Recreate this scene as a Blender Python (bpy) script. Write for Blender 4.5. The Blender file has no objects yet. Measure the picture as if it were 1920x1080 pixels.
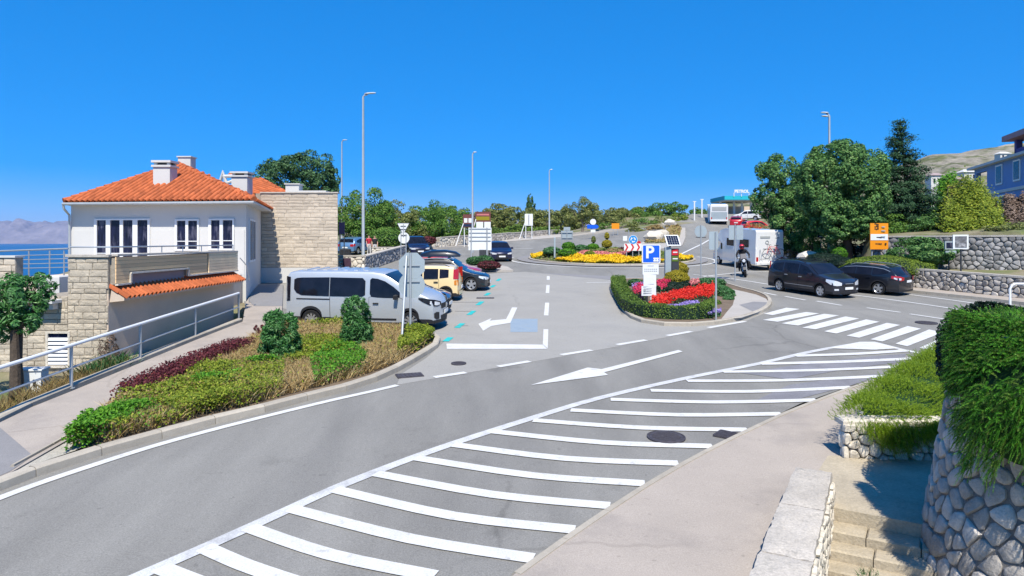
import bpy, bmesh, math, random
import numpy as np
from mathutils import Vector, Matrix

scene = bpy.context.scene
COL = scene.collection
R = math.radians
random.seed(7)

# ---------------------------------------------------------------- camera
F, CX, HY, CZ = 1300.0, 960.0, 455.0, 4.1      # focal length in pixels of a 1920 px frame, horizon row, eye height
cam_data = bpy.data.cameras.new("camera")
cam = bpy.data.objects.new("camera", cam_data)
COL.objects.link(cam)
cam.location = (0, 0, CZ)
cam.rotation_euler = (R(90), 0, 0)
cam_data.sensor_width = 36.0
cam_data.lens = 36.0 * F / 1920.0
cam_data.shift_y = -(540.0 - HY) / 1920.0
cam_data.clip_start = 0.1
cam_data.clip_end = 60000.0
scene.camera = cam

# ---------------------------------------------------------------- sky and sun
SUN_AZ = (0.08, -1.0)                          # where the sun stands (behind the camera)
SUN_EL = R(54.5)
world = bpy.data.worlds.new("World")
scene.world = world
world.use_nodes = True
wn = world.node_tree
wn.nodes.clear()
sky = wn.nodes.new("ShaderNodeTexSky")
sky.sky_type = 'NISHITA'
sky.sun_disc = False
sky.sun_elevation = SUN_EL
sky.sun_rotation = math.atan2(SUN_AZ[0], SUN_AZ[1])
sky.altitude = 5000
sky.air_density = 1.0
sky.dust_density = 0.0
sky.ozone_density = 10.0
gam = wn.nodes.new("ShaderNodeGamma")           # the camera's contrast curve flattens the sky
gam.inputs["Gamma"].default_value = 0.40
hsv = wn.nodes.new("ShaderNodeHueSaturation")
hsv.inputs["Saturation"].default_value = 2.2
hsv.inputs["Value"].default_value = 2.95
hsv.inputs["Hue"].default_value = 0.512
bg = wn.nodes.new("ShaderNodeBackground")
bg.inputs["Strength"].default_value = 0.12
wo = wn.nodes.new("ShaderNodeOutputWorld")
wn.links.new(sky.outputs[0], gam.inputs["Color"])
wn.links.new(gam.outputs[0], hsv.inputs["Color"])
wn.links.new(hsv.outputs[0], bg.inputs["Color"])
wn.links.new(bg.outputs[0], wo.inputs["Surface"])

sun_data = bpy.data.lights.new("sun", 'SUN')
sun_data.energy = 4.6
sun_data.angle = R(0.53)
sun_data.color = (1.0, 0.935, 0.81)
sun = bpy.data.objects.new("sun", sun_data)
COL.objects.link(sun)
sdir = Vector((SUN_AZ[0] * math.cos(SUN_EL), SUN_AZ[1] * math.cos(SUN_EL), math.sin(SUN_EL))).normalized()
sun.rotation_euler = sdir.to_track_quat('Z', 'Y').to_euler()
sun.location = (0, -20, 40)

vs = scene.view_settings
vs.view_transform = 'Standard'
vs.look = 'None'
vs.exposure = 0.55
vs.gamma = 1.0
vs.use_curve_mapping = False
scene.render.engine = 'CYCLES'
scene.cycles.max_bounces = 6
scene.cycles.diffuse_bounces = 3
scene.cycles.glossy_bounces = 3
scene.cycles.transmission_bounces = 4
scene.cycles.transparent_max_bounces = 6
scene.cycles.use_denoising = True
scene.cycles.caustics_reflective = False
scene.cycles.caustics_refractive = False

# ---------------------------------------------------------------- survey helpers (the ground is a plane rising 5 % away from the camera)
def P(px, py, h=0.0):
    """world point on the sloping ground, h metres above it, seen at photo pixel px, py"""
    D = F * (CZ - h) / (py - 390.0)
    return Vector(((px - CX) / F * D, D, 0.05 * D + h))

def W(px, py, D):
    return Vector(((px - CX) / F * D, D, CZ - (py - HY) / F * D))

def XZ(px, D):
    return (px - CX) / F * D

def ZZ(py, D):
    return CZ - (py - HY) / F * D

def sstep(a, b, x):
    t = min(1.0, max(0.0, (x - a) / (b - a)))
    return t * t * (3 - 2 * t)

# ---------------------------------------------------------------- materials
MAT = {}
def _noise(nt, scale, detail=4.0, rough=0.55, vec=None):
    n = nt.nodes.new("ShaderNodeTexNoise")
    n.inputs["Scale"].default_value = scale
    n.inputs["Detail"].default_value = detail
    n.inputs["Roughness"].default_value = rough
    if vec is not None:
        nt.links.new(vec, n.inputs["Vector"])
    return n

def _maprange(nt, src, a, b, c, d):
    m = nt.nodes.new("ShaderNodeMapRange")
    m.inputs[1].default_value = a
    m.inputs[2].default_value = b
    m.inputs[3].default_value = c
    m.inputs[4].default_value = d
    nt.links.new(src, m.inputs[0])
    return m.outputs[0]

def _math(nt, op, a, b):
    m = nt.nodes.new("ShaderNodeMath")
    m.operation = op
    for i, v in enumerate((a, b)):
        if isinstance(v, (int, float)):
            m.inputs[i].default_value = v
        else:
            nt.links.new(v, m.inputs[i])
    return m.outputs[0]

def mat(name, col, rough=0.8, metal=0.0, var=0.12, scale=2.0, fine=0.0, fscale=60.0, bump=0.0, bscale=30.0,
        spec=0.3, coat=0.0, rnd=0.0, col2=None, c2scale=0.6, c2lo=0.5, c2hi=0.62, stretch=None):
    """procedural surface: base colour with broad and fine noise, an optional second colour in patches, bump, per-object variation"""
    m = bpy.data.materials.new(name)
    m.use_nodes = True
    nt = m.node_tree
    b = nt.nodes["Principled BSDF"]
    tc = nt.nodes.new("ShaderNodeNewGeometry")
    vec = tc.outputs["Position"]
    if stretch:
        mp = nt.nodes.new("ShaderNodeMapping")
        mp.inputs["Rotation"].default_value = (0, 0, stretch[0])
        mp.inputs["Scale"].default_value = (stretch[1], stretch[2], 1)
        nt.links.new(vec, mp.inputs["Vector"])
        svec = mp.outputs[0]
    else:
        svec = vec
    n1 = _noise(nt, scale, 5.0, 0.6, svec)
    val = _maprange(nt, n1.outputs["Fac"], 0.25, 0.75, 1 - var, 1 + var)
    if fine:
        n2 = _noise(nt, fscale, 2.0, 0.7, vec)
        val = _math(nt, 'MULTIPLY', val, _maprange(nt, n2.outputs["Fac"], 0.25, 0.75, 1 - fine, 1 + fine))
    if rnd:
        oi = nt.nodes.new("ShaderNodeObjectInfo")
        val = _math(nt, 'MULTIPLY', val, _maprange(nt, oi.outputs["Random"], 0, 1, 1 - rnd, 1 + rnd))
    hs = nt.nodes.new("ShaderNodeHueSaturation")
    nt.links.new(val, hs.inputs["Value"])
    if col2 is not None:
        n3 = _noise(nt, c2scale, 5.0, 0.6, svec)
        mx = nt.nodes.new("ShaderNodeMix")
        mx.data_type = 'RGBA'
        mx.inputs[6].default_value = (*col, 1)
        mx.inputs[7].default_value = (*col2, 1)
        nt.links.new(_maprange(nt, n3.outputs["Fac"], c2lo, c2hi, 0, 1), mx.inputs[0])
        nt.links.new(mx.outputs[2], hs.inputs["Color"])
    else:
        hs.inputs["Color"].default_value = (*col, 1)
    nt.links.new(hs.outputs[0], b.inputs["Base Color"])
    b.inputs["Roughness"].default_value = rough
    b.inputs["Metallic"].default_value = metal
    b.inputs["Specular IOR Level"].default_value = spec
    if coat:
        b.inputs["Coat Weight"].default_value = coat
        b.inputs["Coat Roughness"].default_value = 0.04
    if bump:
        nb = _noise(nt, bscale, 4.0, 0.65, vec)
        bp = nt.nodes.new("ShaderNodeBump")
        bp.inputs["Strength"].default_value = bump
        bp.inputs["Distance"].default_value = 0.03
        nt.links.new(nb.outputs["Fac"], bp.inputs["Height"])
        nt.links.new(bp.outputs[0], b.inputs["Normal"])
    MAT[name] = m
    return m

def leafmat(name, c1, c2, trans=0.3, c3=None, rough=0.6, gloss=0.12):
    """foliage: each leaf its own tone between c1 and c2 (a few c3), with light coming through"""
    m = bpy.data.materials.new(name)
    m.use_nodes = True
    nt = m.node_tree
    nt.nodes.clear()
    out = nt.nodes.new("ShaderNodeOutputMaterial")
    geo = nt.nodes.new("ShaderNodeNewGeometry")
    ramp = nt.nodes.new("ShaderNodeValToRGB")
    e = ramp.color_ramp.elements
    e[0].position, e[0].color = 0.0, (*c1, 1)
    e[1].position, e[1].color = (0.85 if c3 else 1.0), (*c2, 1)
    if c3:
        k = e.new(1.0)
        k.color = (*c3, 1)
    nt.links.new(geo.outputs["Random Per Island"], ramp.inputs["Fac"])
    pb = nt.nodes.new("ShaderNodeBsdfPrincipled")
    pb.inputs["Roughness"].default_value = rough
    pb.inputs["Specular IOR Level"].default_value = gloss * 2
    tr = nt.nodes.new("ShaderNodeBsdfTranslucent")
    mix = nt.nodes.new("ShaderNodeMixShader")
    mix.inputs[0].default_value = trans
    nt.links.new(ramp.outputs[0], pb.inputs["Base Color"])
    nt.links.new(ramp.outputs[0], tr.inputs["Color"])
    nt.links.new(pb.outputs[0], mix.inputs[1])
    nt.links.new(tr.outputs[0], mix.inputs[2])
    nt.links.new(mix.outputs[0], out.inputs["Surface"])
    MAT[name] = m
    return m

# ---------------------------------------------------------------- object helpers
INV = {}
def tag(o, label=None, cat=None, group=None, kind=None):
    if label: o["label"] = label
    if cat: o["category"] = cat
    if group: o["group"] = group
    if kind: o["kind"] = kind
    return o

def empty(name, loc=(0, 0, 0), label=None, cat=None, group=None, kind=None, mw=None):
    o = bpy.data.objects.new(name, None)
    o.empty_display_size = 0.2
    COL.objects.link(o)
    M = mw if mw is not None else Matrix.Translation(Vector(loc))
    o.matrix_world = M
    INV[o.name] = M.inverted()
    return tag(o, label, cat, group, kind)

def attach(o, parent, world=True):
    """parent a part; world=True: the part's mesh is already in world coordinates"""
    o.parent = parent
    if world:
        o.matrix_parent_inverse = INV.get(parent.name, Matrix.Identity(4))
        if parent.name not in INV:
            o.matrix_parent_inverse = parent.matrix_world.inverted()
    return o

class MB:
    """collects shapes, then links them as one mesh object"""
    def __init__(s):
        s.v, s.f, s.m = [], [], []
    def add(s, verts, faces, mi=0):
        n = len(s.v)
        s.v.extend([tuple(v) for v in verts])
        for f in faces:
            s.f.append(tuple(i + n for i in f))
            s.m.append(mi)
        return s
    def box(s, c, size, rz=0.0, mi=0, M=None, ch=0.0):
        hx, hy, hz = size[0] / 2, size[1] / 2, size[2] / 2
        if ch:
            ch = min(ch, hx * .45, hy * .45, hz * .9)
            vs_ = []
            for z, i in ((-hz, 0), (hz - ch, 0), (hz, ch)):
                vs_ += [(-hx + i, -hy + i, z), (hx - i, -hy + i, z), (hx - i, hy - i, z), (-hx + i, hy - i, z)]
            fs = [(3, 2, 1, 0), (8, 9, 10, 11)]
            for k in (0, 4):
                for a in range(4):
                    b_ = (a + 1) % 4
                    fs.append((k + a, k + b_, k + b_ + 4, k + a + 4))
        else:
            vs_ = [(x * hx, y * hy, z * hz) for z in (-1, 1) for x, y in ((-1, -1), (1, -1), (1, 1), (-1, 1))]
            fs = [(3, 2, 1, 0), (4, 5, 6, 7), (0, 1, 5, 4), (1, 2, 6, 5), (2, 3, 7, 6), (3, 0, 4, 7)]
        M_ = Matrix.Translation(Vector(c)) @ Matrix.Rotation(rz, 4, 'Z') if M is None else M @ Matrix.Translation(Vector(c)) @ Matrix.Rotation(rz, 4, 'Z')
        return s.add([M_ @ Vector(v) for v in vs_], fs, mi)
    def tube(s, pts, r, n=8, mi=0, caps=True):
        pts = [Vector(p) for p in pts]
        rs = r if isinstance(r, (list, tuple)) else [r] * len(pts)
        rings = []
        up = Vector((0, 0, 1))
        prev = None
        for i, p in enumerate(pts):
            t = (pts[min(i + 1, len(pts) - 1)] - pts[max(i - 1, 0)])
            t = t.normalized() if t.length > 1e-9 else up
            if prev is None:
                a = t.orthogonal().normalized()
            else:
                a = prev - t * prev.dot(t)
                a = a.normalized() if a.length > 1e-6 else t.orthogonal().normalized()
            prev = a
            b_ = t.cross(a)
            rings.append([p + (a * math.cos(2 * math.pi * k / n) + b_ * math.sin(2 * math.pi * k / n)) * rs[i] for k in range(n)])
        vs_ = [v for rg in rings for v in rg]
        fs = []
        for i in range(len(pts) - 1):
            for k in range(n):
                k2 = (k + 1) % n
                fs.append((i * n + k, i * n + k2, (i + 1) * n + k2, (i + 1) * n + k))
        if caps:
            fs.append(tuple(range(n - 1, -1, -1)))
            fs.append(tuple((len(pts) - 1) * n + k for k in range(n)))
        return s.add(vs_, fs, mi)
    def prism(s, poly, z0, z1, mi=0, slope=True):
        """vertical prism over a plan polygon of 3-D points; z0, z1 are offsets from each point's own z"""
        n = len(poly)
        a = sum(poly[i][0] * poly[(i + 1) % n][1] - poly[(i + 1) % n][0] * poly[i][1] for i in range(n))
        if a < 0:
            poly = poly[::-1]
        vs_ = [(p[0], p[1], p[2] + z0) for p in poly] + [(p[0], p[1], p[2] + z1) for p in poly]
        fs = [tuple(range(n - 1, -1, -1)), tuple(range(n, 2 * n))]
        for i in range(n):
            j = (i + 1) % n
            fs.append((i, j, j + n, i + n))
        return s.add(vs_, fs, mi)
    def sheet(s, poly, dz=0.0, mi=0):
        n = len(poly)
        a = sum(poly[i][0] * poly[(i + 1) % n][1] - poly[(i + 1) % n][0] * poly[i][1] for i in range(n))
        if a < 0:
            poly = poly[::-1]
        return s.add([(p[0], p[1], p[2] + dz) for p in poly], [tuple(range(n))], mi)
    def lathe(s, prof, c=(0, 0, 0), n=16, mi=0, M=None):
        vs_, fs = [], []
        for r_, z in prof:
            for k in range(n):
                t = 2 * math.pi * k / n
                v = Vector((r_ * math.cos(t) + c[0], r_ * math.sin(t) + c[1], z + c[2]))
                vs_.append(M @ v if M is not None else v)
        for i in range(len(prof) - 1):
            for k in range(n):
                k2 = (k + 1) % n
                fs.append((i * n + k, i * n + k2, (i + 1) * n + k2, (i + 1) * n + k))
        return s.add(vs_, fs, mi)
    def build(s, name, mats, parent=None, smooth=False, world=True, angle=35, **tags):
        me = bpy.data.meshes.new(name)
        me.from_pydata(s.v, [], s.f)
        mats = mats if isinstance(mats, (list, tuple)) else [mats]
        for m in mats:
            me.materials.append(MAT[m] if isinstance(m, str) else m)
        if any(s.m):
            me.polygons.foreach_set("material_index", s.m)
        if smooth:
            me.polygons.foreach_set("use_smooth", [True] * len(s.f))
            me.update()
            me.set_sharp_from_angle(angle=R(angle))
        me.update()
        o = bpy.data.objects.new(name, me)
        COL.objects.link(o)
        if parent is not None:
            attach(o, parent, world)
        tag(o, **tags)
        return o

def link_copy(src, name, parent=None, mw=None):
    o = bpy.data.objects.new(name, src.data if hasattr(src, "data") else src)
    COL.objects.link(o)
    if mw is not None:
        o.matrix_world = mw
    if parent is not None:
        o.parent = parent
        o.matrix_parent_inverse = INV.get(parent.name, Matrix.Identity(4))
    return o

def np_mesh(name, verts, nper, mats, parent=None, world=True, matidx=None, **tags):
    """many separate polygons of nper corners each, from an (N*nper, 3) array"""
    n = len(verts)
    me = bpy.data.meshes.new(name)
    me.vertices.add(n)
    me.vertices.foreach_set("co", np.ascontiguousarray(verts, dtype=np.float32).ravel())
    me.loops.add(n)
    me.loops.foreach_set("vertex_index", np.arange(n, dtype=np.int32))
    me.polygons.add(n // nper)
    me.polygons.foreach_set("loop_start", np.arange(0, n, nper, dtype=np.int32))
    mats = mats if isinstance(mats, (list, tuple)) else [mats]
    for m in mats:
        me.materials.append(MAT[m])
    if matidx is not None:
        me.polygons.foreach_set("material_index", np.asarray(matidx, dtype=np.int32))
    me.update(calc_edges=True)
    o = bpy.data.objects.new(name, me)
    COL.objects.link(o)
    if parent is not None:
        attach(o, parent, world)
    tag(o, **tags)
    return o

RNG = np.random.default_rng(11)
def _unit(a):
    return a / np.maximum(np.linalg.norm(a, axis=-1, keepdims=True), 1e-9)

def leaves_array(c, nrm, size, aspect=0.5, jitter=0.35, droop=0.0):
    """rhombic leaves at points c with facing nrm"""
    N = len(c)
    nrm = _unit(nrm + RNG.normal(0, jitter, (N, 3)))
    t = RNG.normal(0, 1, (N, 3))
    t[:, 2] -= droop
    t = _unit(t - nrm * np.sum(t * nrm, 1, keepdims=True))
    b = np.cross(nrm, t)
    L = (size * RNG.uniform(0.65, 1.3, (N, 1)))
    out = np.empty((N, 4, 3))
    out[:, 0] = c - t * L * 0.5
    out[:, 1] = c + b * L * aspect * 0.5 + nrm * L * 0.06
    out[:, 2] = c + t * L * 0.5
    out[:, 3] = c - b * L * aspect * 0.5 + nrm * L * 0.06
    return out.reshape(-1, 3)

def blob(lobes, n, clump=0.30, nclump=26, shell=0.55, flat=0.0):
    """points and outward directions of leaves gathered in clumps through ellipsoid lobes (cx, cy, cz, rx, ry, rz)"""
    C, Nn = [], []
    vols = np.array([l[3] * l[4] + l[3] * l[5] + l[4] * l[5] for l in lobes])
    share = vols / vols.sum()
    for l, sh in zip(lobes, share):
        c0, r0 = np.array(l[:3]), np.array(l[3:6])
        k = max(6, int(nclump * (0.4 + sh * len(lobes) * 0.6)))
        d = _unit(RNG.normal(0, 1, (k, 3)))
        rad = RNG.uniform(shell, 1.0, (k, 1)) ** 0.6
        cc = d * rad
        cr = clump * RNG.uniform(0.6, 1.35, (k, 1))
        m = max(12, int(n * sh))
        w = (cr[:, 0] ** 2)
        idx = RNG.choice(k, m, p=w / w.sum())
        dd = _unit(RNG.normal(0, 1, (m, 3)) + d[idx] * 0.9)
        rr = RNG.uniform(0.45, 1.0, (m, 1)) ** 0.5
        pts = cc[idx] + dd * cr[idx] * rr
        C.append(c0 + pts * r0)
        nr = dd / r0
        nn = _unit(nr) + np.array([0, 0, 0.45])
        Nn.append(_unit(nn))
    return np.concatenate(C), np.concatenate(Nn)
# ================================================================ materials
mat("asphalt", (0.232, 0.224, 0.207), 0.9, var=0.15, scale=0.9, fine=0.28, fscale=55, bump=0.25, bscale=90, spec=0.2,
    col2=(0.192, 0.186, 0.175), c2scale=0.35, c2lo=0.45, c2hi=0.7, stretch=(R(-32), 1.0, 0.22))
mat("asphalt_pale", (0.310, 0.298, 0.276), 0.92, var=0.07, scale=0.5, fine=0.2, fscale=50, bump=0.2, bscale=80, spec=0.15,
    col2=(0.295, 0.285, 0.268), c2scale=0.6, c2lo=0.5, c2hi=0.7)
mat("asphalt_patch", (0.235, 0.228, 0.23), 0.92, var=0.08, scale=1.5, fine=0.2, fscale=55, spec=0.2)
mat("paint_white", (0.58, 0.575, 0.56), 0.8, var=0.10, scale=3.0, fine=0.16, fscale=40, spec=0.2,
    col2=(0.36, 0.355, 0.34), c2scale=5.5, c2lo=0.60, c2hi=0.80)
mat("paint_worn", (0.52, 0.52, 0.52), 0.8, var=0.14, scale=2.5, fine=0.22, fscale=45, spec=0.2,
    col2=(0.33, 0.33, 0.335), c2scale=3.5, c2lo=0.52, c2hi=0.8)
mat("paint_teal", (0.03, 0.42, 0.42), 0.8, var=0.15, scale=4, spec=0.2)
mat("paint_blue", (0.25, 0.315, 0.385), 0.85, var=0.10, scale=3, fine=0.2, spec=0.2, col2=(0.24, 0.28, 0.31), c2scale=3, c2lo=0.5, c2hi=0.7)
mat("pavement", (0.375, 0.328, 0.286), 0.92, var=0.08, scale=0.9, fine=0.18, fscale=60, bump=0.15, bscale=80, spec=0.15,
    col2=(0.315, 0.278, 0.248), c2scale=0.8, c2lo=0.5, c2hi=0.68)
mat("pavement_pale", (0.40, 0.37, 0.335), 0.92, var=0.07, scale=1.2, fine=0.15, spec=0.15)
mat("kerbstone", (0.40, 0.36, 0.30), 0.9, var=0.12, scale=5, fine=0.12, fscale=70, bump=0.2, bscale=60, rnd=0.10, spec=0.15)
mat("iron", (0.085, 0.078, 0.09), 0.7, 0.4, var=0.3, scale=12, fine=0.3, fscale=70, bump=0.3)
mat("soil", (0.16, 0.12, 0.085), 0.95, var=0.3, scale=3, fine=0.3, fscale=40, bump=0.5, bscale=18)
mat("dry_ground", (0.23, 0.20, 0.13), 0.95, var=0.25, scale=1.5, fine=0.25, fscale=20, bump=0.4, bscale=10, col2=(0.12, 0.15, 0.05), c2scale=0.3, c2lo=0.45, c2hi=0.6)
mat("gravel", (0.42, 0.39, 0.33), 0.95, var=0.2, scale=14, fine=0.35, fscale=60, bump=0.6, bscale=45)
mat("sea", (0.004, 0.075, 0.20), 0.35, var=0.12, scale=0.004, spec=0.4, bump=0.15, bscale=0.2)
mat("far_rock", (0.21, 0.185, 0.19), 0.95, var=0.35, scale=0.003, fine=0.2, fscale=0.01, spec=0.1)
mat("hill_scrub", (0.25, 0.225, 0.18), 0.95, var=0.25, scale=0.02, fine=0.35, fscale=0.25, spec=0.1, col2=(0.11, 0.12, 0.055), c2scale=0.045, c2lo=0.47, c2hi=0.58)
mat("plaster_white", (0.575, 0.57, 0.555), 0.9, var=0.03, scale=1.2, fine=0.03, fscale=30, bump=0.08, bscale=60, spec=0.2)
mat("plaster_blue", (0.17, 0.29, 0.54), 0.9, var=0.05, scale=1.2, spec=0.2)
mat("plaster_grey", (0.60, 0.49, 0.39), 0.9, var=0.07, scale=1.0, fine=0.08, fscale=25, spec=0.2)
mat("plaster_mauve", (0.30, 0.26, 0.27), 0.9, var=0.06, scale=1.5, spec=0.2)
mat("cladding", (0.53, 0.455, 0.365), 0.9, var=0.12, scale=3, fine=0.12, fscale=25, bump=0.5, bscale=14, rnd=0.12, spec=0.15)
mat("stone_block", (0.47, 0.41, 0.325), 0.92, var=0.16, scale=4, fine=0.14, fscale=30, bump=0.8, bscale=16, rnd=0.13, spec=0.15)
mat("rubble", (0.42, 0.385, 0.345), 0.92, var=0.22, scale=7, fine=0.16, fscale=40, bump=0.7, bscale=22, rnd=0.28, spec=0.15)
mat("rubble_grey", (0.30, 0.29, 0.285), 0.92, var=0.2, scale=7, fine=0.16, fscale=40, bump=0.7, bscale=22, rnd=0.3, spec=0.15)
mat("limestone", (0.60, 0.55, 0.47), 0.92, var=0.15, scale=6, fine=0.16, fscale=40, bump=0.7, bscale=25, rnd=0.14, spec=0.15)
mat("mortar", (0.17, 0.16, 0.15), 0.95, var=0.2, scale=8, fine=0.2, fscale=40, bump=0.5, bscale=30)
mat("mortar_pale", (0.33, 0.29, 0.235), 0.95, var=0.2, scale=8, fine=0.2, fscale=40, bump=0.5, bscale=30)
mat("coping", (0.46, 0.42, 0.37), 0.92, var=0.12, scale=3, fine=0.2, fscale=35, bump=0.5, bscale=28, rnd=0.06, spec=0.15, col2=(0.30, 0.28, 0.25), c2scale=9, c2lo=0.55, c2hi=0.75)
mat("step_stone", (0.40, 0.345, 0.26), 0.92, var=0.16, scale=2.5, fine=0.16, fscale=30, bump=0.5, bscale=18, rnd=0.10, spec=0.15)
mat("roof_tile", (0.43, 0.115, 0.042), 0.82, var=0.25, scale=2.5, fine=0.15, fscale=30, rnd=0.17, spec=0.25)
mat("roof_under", (0.26, 0.06, 0.022), 0.85, var=0.15, scale=3, spec=0.2)
mat("steel", (0.42, 0.44, 0.46), 0.42, 0.6, var=0.06, scale=3, spec=0.5)
mat("galvanised", (0.40, 0.43, 0.45), 0.5, 0.35, var=0.10, scale=4, spec=0.4)
mat("sign_back", (0.36, 0.42, 0.45), 0.55, 0.25, var=0.06, scale=3, spec=0.4)
mat("white_metal", (0.72, 0.73, 0.74), 0.45, 0.0, var=0.04, scale=3, spec=0.4)
mat("board_white", (0.70, 0.72, 0.73), 0.6, var=0.03, scale=2, spec=0.3)
mat("grey_print", (0.34, 0.36, 0.37), 0.7, var=0.1, scale=20)
mat("dark_metal", (0.055, 0.058, 0.065), 0.5, 0.3, var=0.1, scale=4, spec=0.4)
mat("sign_blue", (0.005, 0.10, 0.62), 0.5, var=0.04, scale=3, spec=0.35)
mat("sign_cyan", (0.01, 0.24, 0.62), 0.5, var=0.04, scale=3, spec=0.35)
mat("sign_red", (0.55, 0.02, 0.03), 0.5, var=0.04, scale=3, spec=0.35)
mat("sign_orange", (0.78, 0.27, 0.01), 0.55, var=0.05, scale=3, spec=0.3)
mat("sign_brown", (0.15, 0.05, 0.045), 0.6, var=0.2, scale=3)
mat("print_dark", (0.05, 0.03, 0.02), 0.7, var=0.2, scale=6)
mat("canopy_teal", (0.02, 0.40, 0.50), 0.5, var=0.05, scale=1)
mat("glass_dark", (0.010, 0.011, 0.018), 0.05, 0.0, var=0.5, scale=2.5, spec=0.3)
mat("window_glass", (0.010, 0.011, 0.035), 0.08, 0.0, var=0.7, scale=2.2, spec=0.22, col2=(0.07, 0.07, 0.11), c2scale=1.2, c2lo=0.52, c2hi=0.62, stretch=(0, 5, 5))
mat("solar_cell", (0.012, 0.018, 0.045), 0.12, 0.1, var=0.1, scale=8, spec=0.6)
mat("rubber", (0.022, 0.022, 0.023), 0.85, var=0.15, scale=9, spec=0.2)
mat("plastic_black", (0.022, 0.022, 0.025), 0.6, var=0.1, scale=5, spec=0.3)
mat("alloy", (0.62, 0.63, 0.65), 0.3, 0.75, var=0.04, scale=5, spec=0.5)
mat("lamp_glass", (0.75, 0.78, 0.82), 0.12, 0.2, var=0.12, scale=14, spec=0.7, coat=0.6)
mat("lamp_red", (0.42, 0.012, 0.012), 0.2, var=0.15, scale=10, spec=0.6, coat=0.6)
mat("lamp_amber", (0.6, 0.2, 0.02), 0.25, var=0.1, scale=10, spec=0.5)
mat("plate_white", (0.78, 0.78, 0.77), 0.5, var=0.04, scale=8)
mat("bark", (0.085, 0.065, 0.05), 0.95, var=0.3, scale=6, fine=0.25, fscale=30, bump=0.8, bscale=18)
mat("bark_grey", (0.17, 0.145, 0.12), 0.95, var=0.3, scale=6, fine=0.25, fscale=30, bump=0.8, bscale=18)

def weather(name, crack, stain):
    """dark stains, lane wear and fine cracks over a road surface"""
    nt = MAT[name].node_tree
    hs = [n for n in nt.nodes if n.type == 'HUE_SAT'][0]
    src = hs.inputs["Value"].links[0].from_socket
    pos = [n for n in nt.nodes if n.type == 'NEW_GEOMETRY'][0].outputs["Position"]
    n1 = _noise(nt, 0.55, 6, 0.7, pos)
    val = _math(nt, 'MULTIPLY', src, _maprange(nt, n1.outputs["Fac"], 0.60, 0.76, 1.0, 1 - stain))
    wv = _noise(nt, 1.3, 4, 0.6, pos)
    mx = nt.nodes.new("ShaderNodeMix"); mx.data_type = 'RGBA'; mx.inputs[0].default_value = 0.35
    nt.links.new(pos, mx.inputs[6]); nt.links.new(wv.outputs["Color"], mx.inputs[7])
    vo = nt.nodes.new("ShaderNodeTexVoronoi"); vo.feature = 'DISTANCE_TO_EDGE'; vo.inputs["Scale"].default_value = 0.32
    nt.links.new(mx.outputs[2], vo.inputs["Vector"])
    n2 = _noise(nt, 0.16, 3, 0.5, pos)
    on = _maprange(nt, n2.outputs["Fac"], 0.50, 0.58, 0.0, crack)
    line = _maprange(nt, vo.outputs["Distance"], 0.003, 0.011, 1.0, 0.0)
    val = _math(nt, 'MULTIPLY', val, _math(nt, 'SUBTRACT', 1.0, _math(nt, 'MULTIPLY', on, line)))
    n3 = _noise(nt, 7.0, 2, 0.5, pos)
    val = _math(nt, 'MULTIPLY', val, _maprange(nt, n3.outputs["Fac"], 0.70, 0.76, 1.0, 0.80))
    nt.links.new(val, hs.inputs["Value"])
weather("asphalt", 0.18, 0.28); weather("asphalt_pale", 0.12, 0.12); weather("pavement", 0.14, 0.12)
leafmat("leaf_holm", (0.025, 0.088, 0.025), (0.138, 0.288, 0.075), 0.22, (0.275, 0.400, 0.138))
leafmat("leaf_pine", (0.022, 0.070, 0.033), (0.088, 0.187, 0.066), 0.15, (0.154, 0.242, 0.099))
leafmat("leaf_conifer", (0.012, 0.045, 0.022), (0.05, 0.12, 0.05), 0.12, (0.10, 0.17, 0.08))
leafmat("leaf_green", (0.038, 0.112, 0.018), (0.143, 0.277, 0.045), 0.28, (0.255, 0.360, 0.075))
leafmat("leaf_olive", (0.080, 0.123, 0.032), (0.246, 0.268, 0.080), 0.25, (0.362, 0.348, 0.131))
leafmat("leaf_yellowgreen", (0.090, 0.150, 0.014), (0.264, 0.324, 0.030), 0.3, (0.408, 0.432, 0.060))
leafmat("leaf_bright", (0.035, 0.135, 0.010), (0.12, 0.32, 0.020), 0.3, (0.20, 0.42, 0.04))
leafmat("leaf_golden", (0.20, 0.17, 0.012), (0.42, 0.36, 0.03), 0.25, (0.55, 0.47, 0.06))
leafmat("leaf_shrub", (0.015, 0.075, 0.015), (0.056, 0.188, 0.044), 0.2, (0.125, 0.300, 0.100), gloss=0.3)
leafmat("leaf_hedge", (0.047, 0.101, 0.016), (0.162, 0.257, 0.041), 0.25, (0.243, 0.351, 0.068))
leafmat("leaf_moss", (0.101, 0.164, 0.018), (0.242, 0.335, 0.039), 0.2)
leafmat("leaf_red", (0.050, 0.012, 0.016), (0.16, 0.035, 0.045), 0.25, (0.24, 0.06, 0.05))
leafmat("leaf_straw", (0.42, 0.30, 0.13), (0.74, 0.57, 0.29), 0.35, (0.78, 0.66, 0.40))
leafmat("leaf_dry", (0.24, 0.16, 0.06), (0.46, 0.34, 0.15), 0.3, (0.28, 0.32, 0.07))
leafmat("leaf_rosemary", (0.060, 0.193, 0.024), (0.193, 0.497, 0.045), 0.25, (0.325, 0.690, 0.101))
leafmat("leaf_juniper", (0.122, 0.211, 0.013), (0.325, 0.471, 0.029), 0.25, (0.488, 0.617, 0.065))
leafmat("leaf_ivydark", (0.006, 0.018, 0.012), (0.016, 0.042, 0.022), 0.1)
leafmat("leaf_rosemary_dark", (0.028, 0.091, 0.014), (0.084, 0.224, 0.028), 0.2)
leafmat("leaf_rosemary_pale", (0.12, 0.24, 0.03), (0.26, 0.42, 0.07), 0.3, (0.36, 0.34, 0.12))
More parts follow.
